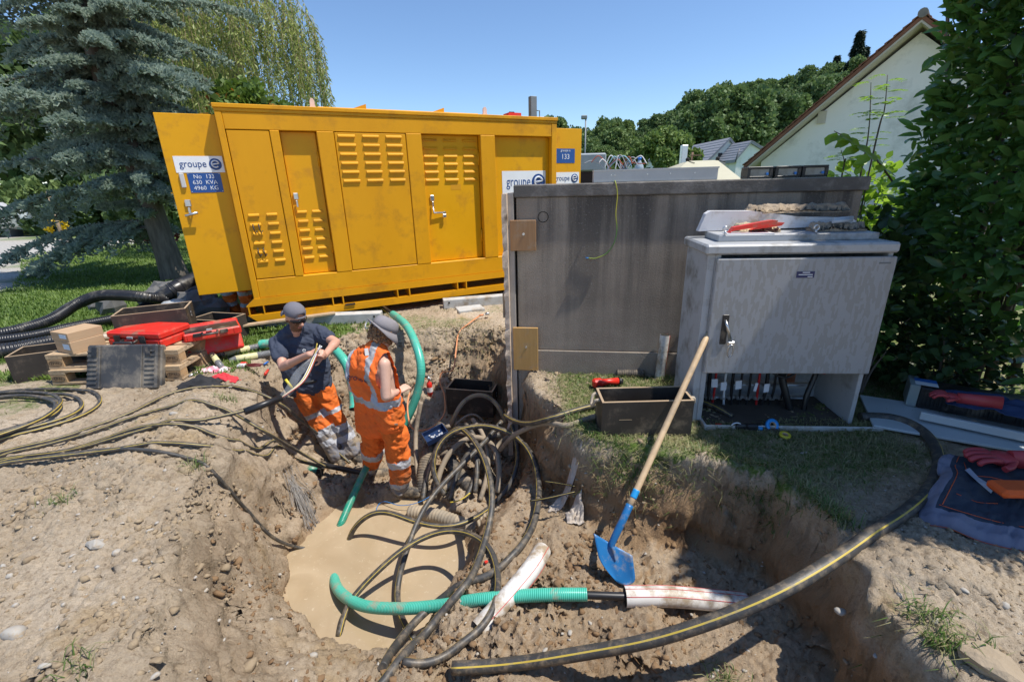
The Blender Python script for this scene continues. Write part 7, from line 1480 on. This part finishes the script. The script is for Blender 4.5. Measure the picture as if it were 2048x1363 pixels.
for k in range(16):
    q = C_[3+int(k*(len(C_)-4)/16)]; o_ = obj('leaf', hm_, t); D_ = np.array([[math.cos(k*2.2), math.sin(k*2.2)*.6, -.5]]); o_.matrix_local = Matrix.Translation(q) @ Matrix([list(r_) for r_ in basis(D_, np.array([0, -.6, 1.0]), rs)[0]]).to_4x4() @ Matrix.Scale(rnd(.10, .16), 4)
# ------------------------------------------------------------------ houses and things behind the kiosk
WALLM = mat('white_render', (.82, .82, .78), (.88, .88, .84), scale=2, rough=.92, bump=.15, bscale=80, dirt=(.58, .59, .55), dirt_amt=.15, dirt_scale=1.0)
TILE = mat('old_clay_tile', (.17, .075, .045), (.28, .13, .08), scale=3, rough=.9, bump=.3, bscale=20)
TILEG = mat('grey_tile', (.25, .25, .275), (.33, .33, .36), scale=3, rough=.7)
SOF = mat('pale_soffit', (.50, .47, .40), (.58, .55, .47), rough=.85)
HYAW = math.radians(-44); hd_ = np.array([math.cos(HYAW), math.sin(HYAW), 0]); hn_ = np.array([math.sin(HYAW), -math.cos(HYAW), 0])
E0 = atY(1487, 332, 15.0); RG_ = onpl(1846, 28, E0, hn_)
house = thing('white_house', 'white rendered house with steep brown tiled roof, beyond the kiosk and hedge', 'house', (E0.x, E0.y, 0), HYAW)
du = (RG_-E0).dot(Vector(hd_)); ze, zr = E0.z, RG_.z; ov = .45; sl_a = math.atan2(zr-ze, du)
W0 = .35
b = MB(); b.prism([(W0, -.6), (2*du-W0, -.6), (2*du-W0, ze+W0*math.tan(sl_a)-.2), (du, zr-.28), (W0, ze+W0*math.tan(sl_a)-.2)], .5, 9.5, axis='y'); b.build('wall', WALLM, house)
for sg in (0, 1):
    q = [(0, ze-.10), (du, zr-.10), (du, zr), (0, ze)]; q2 = [(0, ze-.16), (du, zr-.16), (du, zr-.105), (.02, ze-.105)]
    if sg: q = [(2*du-a, c) for a, c in q][::-1]; q2 = [(2*du-a, c) for a, c in q2][::-1]
    b = MB(); b.prism(q, .0, 10, axis='y'); rf = b.build('roof', TILE, house); b = MB(); b.prism(q2, .02, 10, axis='y'); b.build('soffit', SOF, rf)
    n_ = 24; L_ = math.hypot(du, zr-ze)
    for k in range(n_):
        u0, u1 = k/n_*du-.03, (k+1)/n_*du+.02; zz = lambda u: ze+(zr-ze)*u/du
        pq = [(u0, zz(u0)+.045), (u1, zz(u1)+.012), (u1, zz(u1)+.035), (u0, zz(u0)+.075)]
        if sg: pq = [(2*du-a, c) for a, c in pq][::-1]
        b = MB(); b.prism(pq, -.03, .30, axis='y'); b.build('verge_tile', TILE, rf)
b = MB(); b.tube([(du, -.05, zr+.02), (du, 10, zr+.02)], .10, 10); b.build('ridge_cap', mat('mossy_ridge', (.16, .15, .13), (.26, .25, .22), rough=.95), house)
v0 = onpl(1636, 232, E0, hn_); vu = (v0-E0).dot(Vector(hd_)); b = MB(); b.box((vu-.10, .44, v0.z-.16), (vu+.10, .499, v0.z+.16)); b.build('vent_block', SOF, house)
def gable_house(label, px0, px1, py_base, py_eave, py_ridge, Y, depth, name='grey_roof_house', ridge_px=None, win=None):
    a = atY(px0, py_base, Y); c = atY(px1, py_base, Y); ez = atY(px0, py_eave, Y).z; rz = atY((px0+px1)/2, py_ridge, Y).z; w = c.x-a.x; t_ = thing(name, label, 'house', (a.x, Y, 0)); ru = w*.5 if ridge_px is None else atY(ridge_px, py_ridge, Y).x-a.x
    b_ = MB(); b_.prism([(0, -1), (w, -1), (w, ez), (ru, rz), (0, ez)], 0, depth, axis='y'); b_.build('wall', WALLM, t_)
    for (p, q) in (((-.3, ez-.3*(rz-ez)/ru), (ru, rz)), ((ru, rz), (w+.3, ez-.3*(rz-ez)/(w-ru)))):
        b_ = MB(); b_.prism([(p[0], p[1]+.02), (q[0], q[1]+.02), (q[0], q[1]+.22), (p[0], p[1]+.22)], -.25, depth+.25, axis='y'); r_ = b_.build('roof', TILEG, t_)
        nr_ = 7
        for k in range(nr_):
            f_ = lambda s_: (p[0]+(q[0]-p[0])*s_, p[1]+(q[1]-p[1])*s_+.221); x0_, z0_ = f_(k/nr_); x1_, z1_ = f_((k+.96)/nr_); b_ = MB(); b_.prism([(x0_, z0_+.02), (x1_, z1_+.0), (x1_, z1_+.05), (x0_, z0_+.09)] if q[0] > p[0] and q[1] > p[1] else [(x0_, z0_), (x1_, z1_+.02), (x1_, z1_+.09), (x0_, z0_+.05)], -.27, depth+.27, axis='y'); b_.build('tile_course', TILEG, r_)
    if win:
        q0, q1 = atY(win[0], win[2], Y), atY(win[1], win[3], Y); b_ = MB(); b_.box((q0.x-a.x, -.04, q1.z), (q1.x-a.x, -.002, q0.z)); w_ = b_.build('window', mat('dark_glass', (.03, .035, .04), rough=.1), t_)
        b_ = MB(); b_.box((q0.x-a.x-.08, -.05, q1.z-.08), (q0.x-a.x-.002, -.002, q0.z+.08)); b_.box((q1.x-a.x+.002, -.05, q1.z-.08), (q1.x-a.x+.08, -.002, q0.z+.08)); b_.build('frame', WHITEP, w_)
    return t_
gable_house('white house with grey roof and small window below the wooded hill', 1416, 1482, 345, 320, 281, 52, 12, ridge_px=1458, win=(1436, 1443, 306, 322))
t = gable_house('second white gable with grey roof joined beside the windowed house', 1470, 1545, 345, 318, 287, 48, 9, ridge_px=1500)
b = MB(); b.tube([(-.2, -.25, 3.2), (-.1, -.25, 3.9), (.1, -.15, 4.4)], .06, 8); b.build('downpipe', mat('grey_downpipe', (.12, .12, .13), rough=.6), t)
gable_house('low white house with grey roof behind the garden tree', 1296, 1420, 345, 325, 308, 60, 10)
# beige canopy, chimney flue, roof board, lamp post, grey skip
TENT = mat('beige_canvas', (.45, .42, .30), (.52, .49, .36), scale=2, rough=.85)
a0, a1, a2, a3 = atY(1318, 362, 9.5), atY(1375, 322, 11.5), atY(1435, 320, 11.5), atY(1500, 362, 9.5)
t = thing('canopy_tent', 'beige canvas canopy roof with small finials behind the kiosk', 'tent', ((a0.x+a3.x)/2, 11.0, 0)); o0 = Vector(t.location); b = MB(); zl = a0.z-.12
F_ = [Vector((a0.x, 9.5, zl)), Vector((a3.x, 9.5, zl)), Vector((a3.x, 13.5, zl)), Vector((a0.x, 13.5, zl)), Vector((a1.x, 11.5, a1.z)), Vector((a2.x, 11.5, a2.z))]
b.add([p-o0 for p in F_]+[p-o0-Vector((0, 0, .22)) for p in F_[:4]], [(0, 1, 5, 4), (1, 2, 5), (2, 3, 4, 5), (3, 0, 4), (0, 6, 7, 1), (1, 7, 8, 2), (2, 8, 9, 3), (3, 9, 6, 0)]); o_ = b.build('canvas', TENT, t); o_.modifiers.new('thickness', 'SOLIDIFY').thickness = .01
for p in F_[4:]:
    b = MB(); b.ball(p-o0+Vector((0, 0, .03)), .05, 8, 6); b.tube([p-o0, p-o0+Vector((.06, -.3, -.06))], .008, 5); b.build('finial', DARK, t)
for p in F_[:4]:
    b = MB(); q = p-o0; b.tube([(q.x, q.y, -.1), (q.x, q.y, q.z)], .03, 8); b.build('pole', STEEL, t)
p = atY(1370, 330, 14); t = thing('metal_flue', 'square galvanised flue rising behind the beige canopy', 'chimney', (p.x, 14, 0)); q0 = atY(1365, 290, 14); q1 = atY(1375, 312, 14); b = MB(); b.box((q0.x-p.x, 0, -.2), (q1.x-p.x, .16, q0.z), bev=.01); b.build('duct', STEEL, t); b = MB(); b.tube([(.2, .05, 1.6), (.2, .05, q1.z+.1)], .03, 6); b.box((.15, .0, q1.z), (.45, .1, q1.z+.03)); b.build('vent_cap', mat('rust_brown', (.2, .12, .08), rough=.8), t)
q0, q1 = atY(1205, 338, 13), atY(1385, 318, 13); b = MB(); b.box((0, 0, -.07), ((q1-q0).length, .1, .07)); b.build('roof_beam', mat('weathered_grey_beam', (.28, .27, .25), (.36, .35, .32), rough=.9), None, q0+Vector((.9, 0, -.15)), (0, -math.asin((q1.z-q0.z)/(q1-q0).length), 0), label='sloping weathered grey beam behind the metal box on the kiosk', cat='beam')
q = atY(1170, 300, 60); qt = atY(1171, 236, 60); t = thing('lamp_post', 'thin grey floodlight mast against the wooded hill', 'lamp post', (q.x, 60, 0)); b = MB(); b.tube([(0, 0, -1), (0, 0, qt.z)], .09, 8); b.build('pole', GREYM, t); b = MB(); b.box((-.55, -.2, qt.z-.15), (.15, .2, qt.z+.3), bev=.08); b.build('lamp_head', GREYM, t)
q0, q1 = atY(1150, 307, 10.5), atY(1211, 366, 10.5); t = thing('grey_container', 'blue-grey metal site container behind the kiosk and the yellow door', 'container', (q0.x, 10.5, 0)); b = MB(); b.box((0, 0, q1.z+.25), (q1.x-q0.x, 2, q0.z), bev=.03); b.build('shell', mat('blue_grey_paint', (.22, .26, .29), (.28, .32, .35), rough=.5), t); b = MB(); b.box((0.02, .05, 0), (q1.x-q0.x-.02, 1.9, q1.z+.245)); b.build('chassis', mat('rust_dark', (.05, .03, .025), rough=.9), t)
# ------------------------------------------------------------------ clods, stones and grass
rs = np.random.RandomState(77)
ICO_V = []; ph = (1+5**.5)/2
for a, c in ((1, ph), (-1, ph), (1, -ph), (-1, -ph)): ICO_V += [(a, c, 0), (0, a, c), (c, 0, a)]
bm = bmesh.new(); bmesh.ops.create_icosphere(bm, subdivisions=1, radius=1); ICO_V = np.array([v_.co[:] for v_ in bm.verts]); ICO_F = np.array([[v_.index for v_ in f_.verts] for f_ in bm.faces]); bm.free()
def lumps(name, P, S, m, seed, flat=.7):
    r_ = np.random.RandomState(seed); R_ = basis(r_.normal(size=(len(P), 3)), None, r_); tv = ICO_V; N = len(P); jit = 1+.28*r_.normal(size=(N, len(tv), 1)); sc = S[:, None]*(1+.3*r_.normal(size=(N, 3)))
    v = np.einsum('nij,nkj->nki', R_, tv[None]*jit*sc[:, None, :]); v[:, :, 2] *= flat; v += P[:, None, :]; f = ICO_F[None]+(np.arange(N)*len(tv))[:, None, None]; return npmesh(name, v.reshape(-1, 3), f.reshape(-1, 3), m)
CLOD = mat('soil_clod', (.20, .145, .09), (.40, .31, .20), scale=14, rough=.97, bump=.5, bscale=120); 
CLODD = mat('damp_soil_clod', (.16, .092, .045), (.26, .165, .085), scale=3, rough=.9, bump=.5, bscale=120)  # damp brown, with the trench's shaded tone painted in
x = rs.uniform(-3.3, 2.6, 90000); y = rs.uniform(.95, 5.6, 90000); z = gzv(x, y); g = groundmask(x, y); dens = (.18+.82*smooth(-.05, .25, fbm(x, y, 1.7, 3, 600)))*(1-g)*np.where(z < -1.0, .05, 1)*np.where((x < -2.2) & (y > 2.9), .25, 1); keep = rs.rand(len(x)) < dens*.55
x, y, z = x[keep], y[keep], z[keep]; S = .0035+.018*rs.rand(len(x))**2.8+(.012*(rs.rand(len(x)) < .03)); S = np.where(x > 1.55, S*.55, S); damp = smooth(-.15, -.6, z) > rs.rand(len(x))
for nm, mk, m_ in (('dry_soil_clods', ~damp, CLOD), ('damp_soil_clods', damp, CLODD)):
    o_ = obj(nm, lumps(nm, np.stack([x, y, z+.0*S], -1)[mk], S[mk], m_, 5), label='crumbs and clods of '+('dry pale' if m_ is CLOD else 'damp brown')+' dug soil around the pit', cat='soil', kind='stuff')
PEB = mat('pale_pebble', (.30, .275, .24), (.46, .43, .38), scale=5, rough=.8, dirt=(.36, .28, .19), dirt_amt=.2, dirt_scale=40)
x = rs.uniform(-3.3, 2.6, 5000); y = rs.uniform(.95, 4.6, 5000); z = gzv(x, y); k = (rs.rand(5000) < .16) & (groundmask(x, y) < .3) & (z > -.95); x, y, z = x[k], y[k], z[k]
o_ = obj('gravel_pebbles', lumps('gravel_pebbles', np.stack([x, y, z+.002], -1), .004+.009*rs.rand(len(x))**2, PEB, 6, .6), label='small pale pebbles scattered over the dug soil', cat='pebbles', kind='stuff')
# stones large enough to be picked out
def stone(px, py, r, label, seed, m=PEB, grp=None, rz=0.0):
    p_ = atg(px, py, r[2]*.35); rg_ = np.random.RandomState(seed); b_ = bmesh.new(); bmesh.ops.create_icosphere(b_, subdivisions=2, radius=1); 
    for v_ in b_.verts: q_ = v_.co.copy(); n_ = 1+.16*math.sin(q_.x*3.1+seed)+.12*math.sin(q_.y*4.3+seed*2)+.10*math.sin(q_.z*5.1+seed*.7); v_.co = Vector((q_.x*r[0]*n_, q_.y*r[1]*n_, q_.z*r[2]*n_))
    me_ = bpy.data.meshes.new('stone'); b_.to_mesh(me_); b_.free(); me_.materials.append(m)
    for q_ in me_.polygons: q_.use_smooth = r[0] < .05
    return obj('stone', me_, None, p_, (rg_.uniform(-.15, .15), rg_.uniform(-.15, .15), rz), label=label, cat='stone', group=grp)
stone(192, 1088, (.058, .030, .028), 'flat pale stone, largest on the bare soil left of the water', 1, rz=-.1); stone(234, 1104, (.024, .018, .018), 'rounded pale stone beside the largest flat one', 2)
stone(302, 852, (.035, .022, .016), 'flat pale stone lying under the cables on the soil hump', 3); stone(348, 826, (.03, .02, .012), 'flat grey stone between two cables on the soil hump', 4)
stone(28, 1265, (.040, .034, .030), 'large rounded stone half sunk in the soil near the trampled edge', 5); stone(932, 1040, (.022, .02, .018), 'smooth pebble sitting on the muddy corrugated pipe', 6); stone(626, 1310, (.026, .018, .014), 'pale stone on the wet mud in front of the water', 7)
SLAB = mat('dry_clay_slab', (.27, .21, .14), (.38, .30, .21), scale=4, rough=.95, bump=.9, bscale=30)
stone(1985, 1328, (.115, .055, .035), 'big dried clay slab lying on the soil beside the trench', 8, SLAB, rz=-.75); stone(1682, 1222, (.028, .018, .014), 'pale pebble stuck in the trench wall under the thick cable', 9); stone(1608, 905, (.02, .011, .009), 'small pale stone on the turf in front of the cabinet', 10)
for k, (px, py) in enumerate(((145, 1110), (356, 1183), (248, 1194), (127, 1208), (70, 1075), (212, 998), (354, 977), (156, 1028), (437, 1240), (228, 1206), (20, 1150), (6, 1130), (300, 1060), (330, 940), (500, 1170), (560, 1148), (395, 1130), (480, 980), (90, 1330), (310, 1350), (410, 1180), (30, 1210), (205, 945), (270, 1120), (1750, 1310), (1870, 1240), (1930, 1180), (1800, 1190), (2010, 1210), (1330, 1270), (1180, 1245), (1090, 1300), (1140, 1265))):
    s = rnd(.010, .019); stone(px, py, (s, s*.75, s*.6), 'small pale stone lying loose on the bare soil', 30+k, grp='small loose stones on the soil', rz=rnd(0, 3))
# grass
GRL = leafmat('lawn_blade', (.075, .145, .022), (.20, .29, .055), .8, .55, .35); GRD = leafmat('dry_blade', (.14, .15, .05), (.36, .33, .17), 2.0, .7, .3); GRG = leafmat('green_blade', (.05, .11, .02), (.14, .22, .05), 2.0, .5, .35)
def blades(name, x, y, h, w, m, label, lean=.5, seed=1, zoff=0.0, z=None):
    r_ = np.random.RandomState(seed); n = len(x); z = (gzv(x, y) if z is None else z)+zoff; a = r_.rand(n)*6.283; l = lean*(.3+r_.rand(n)); b0 = np.stack([x, y, z-.004], -1); dx = np.stack([np.cos(a), np.sin(a), 0*a], -1); sd = np.stack([-np.sin(a), np.cos(a), 0*a], -1)*(w*(.6+.8*r_.rand(n)))[:, None]
    hh = h*(.5+.9*r_.rand(n)); m1 = b0+dx*(l*hh*.35)[:, None]+np.array([0, 0, 1])*(hh*.6)[:, None]; tp = b0+dx*(l*hh*1.1)[:, None]+np.array([0, 0, 1])*(hh*(1-.45*np.minimum(l, 1.3)))[:, None]
    v = np.stack([b0-sd, b0+sd, m1+sd*.7, m1-sd*.7, tp], 1).reshape(-1, 3); o = (np.arange(n)*5)[:, None]; f = np.concatenate([o+np.array([[0, 1, 2]]), o+np.array([[0, 2, 3]]), o+np.array([[3, 2, 4]])], 1).reshape(-1, 3); return obj(name, npmesh(name, v, f, m), label=label, cat='grass', kind='stuff')
n = 100000; yy = 4.1+18*rs.rand(n)**1.9; xx = -yy*rs.uniform(.18, 1.25, n)-.5; gm = groundmask(xx, yy)*(_pd(xx, yy, GRAVEL) > 0); k = rs.rand(n) < gm; blades('lawn_grass', xx[k], yy[k], .045+.0*xx[k]+.002*yy[k], .003+.0006*yy[k], GRL, 'mown green lawn beyond the pallets and pipes', .6, 2)
n = 60000; xx = rs.uniform(.15, 3.6, n); yy = rs.uniform(1.9, 4.2, n); gm = groundmask(xx, yy); lc = (rs.rand(n) < np.minimum(1, gm*2.0))
inb = (xx > 1.35) & (xx < 2.5) & (yy > 2.95) & (yy < 3.45); lc &= ~inb
dry = rs.rand(n) < .80+.9*fbm(xx, yy, 1.8, 2, 701)
blades('dry_turf', xx[lc & dry], yy[lc & dry], .035, .0022, GRD, 'short dry clipped grass around the grey cabinet', 1.5, 3); blades('green_turf', xx[lc & ~dry], yy[lc & ~dry], .04, .0024, GRG, 'short green grass blades around the grey cabinet', 1.0, 4)
# tufts hanging over the dug edge and dotted over the soil
TX = []; TY = []
rim = [(.42, 3.1), (.55, 2.76), (.75, 2.62), (1.0, 2.56), (1.25, 2.5), (1.45, 2.42), (1.6, 2.3), (1.66, 2.05), (1.68, 1.85)]
for i in range(len(rim)-1):
    for k in range(260): u = rs.rand(); TX.append(rim[i][0]*(1-u)+rim[i+1][0]*u+rs.normal()*.035); TY.append(rim[i][1]*(1-u)+rim[i+1][1]*u+rs.normal()*.035)
for (px, py, n_) in ((1860, 1230, 60), (1880, 1290, 60), (1450, 1350, 50), (390, 935, 60), (160, 1330, 30), (1800, 1250, 30), (1330, 765, 160), (1345, 740, 130), (130, 1003, 40), (1860, 1350, 60), (1950, 1300, 40), (450, 800, 60), (500, 740, 80), (640, 650, 80), (720, 655, 60), (560, 690, 60)):
    p_ = atg(px, py)
    for k in range(n_): TX.append(p_.x+rs.normal()*.04); TY.append(p_.y+rs.normal()*.03)
TX, TY = np.array(TX), np.array(TY); hf_ = rs.rand(len(TX)) < .5
blades('edge_grass', TX[hf_], TY[hf_], .075, .0024, GRG, 'ragged green grass tufts along the dug trench edge', 1.1, 5); blades('edge_dry_grass', TX[~hf_], TY[~hf_], .065, .0022, GRD, 'ragged straw-coloured grass along the dug trench edge', 1.6, 6)
n = 16000; xx = rs.uniform(-5.2, -1.9, n); yy = rs.uniform(3.0, 5.0, n); nn_ = fbm(xx, yy, 1.4, 4, 31); k = (rs.rand(n) < .5*smooth(0.0, .35, nn_+.1*(yy-3.6))) & (_pd(xx, yy, RIM) > .05); blades('trodden_grass', xx[k], yy[k], .035, .0025, GRD, 'sparse trodden grass around the cable coil', 1.5, 7)
n = 9000; xx = rs.uniform(-2.9, -.2, n); yy = rs.uniform(5.1, 6.4, n); nn_ = fbm(xx, yy, 2.0, 3, 41); k = (rs.rand(n) < .7*smooth(-.1, .3, nn_)); blades('bank_top_grass', xx[k], yy[k], .04, .0026, GRD, 'thin dry grass between the container and the pit', 1.2, 8)
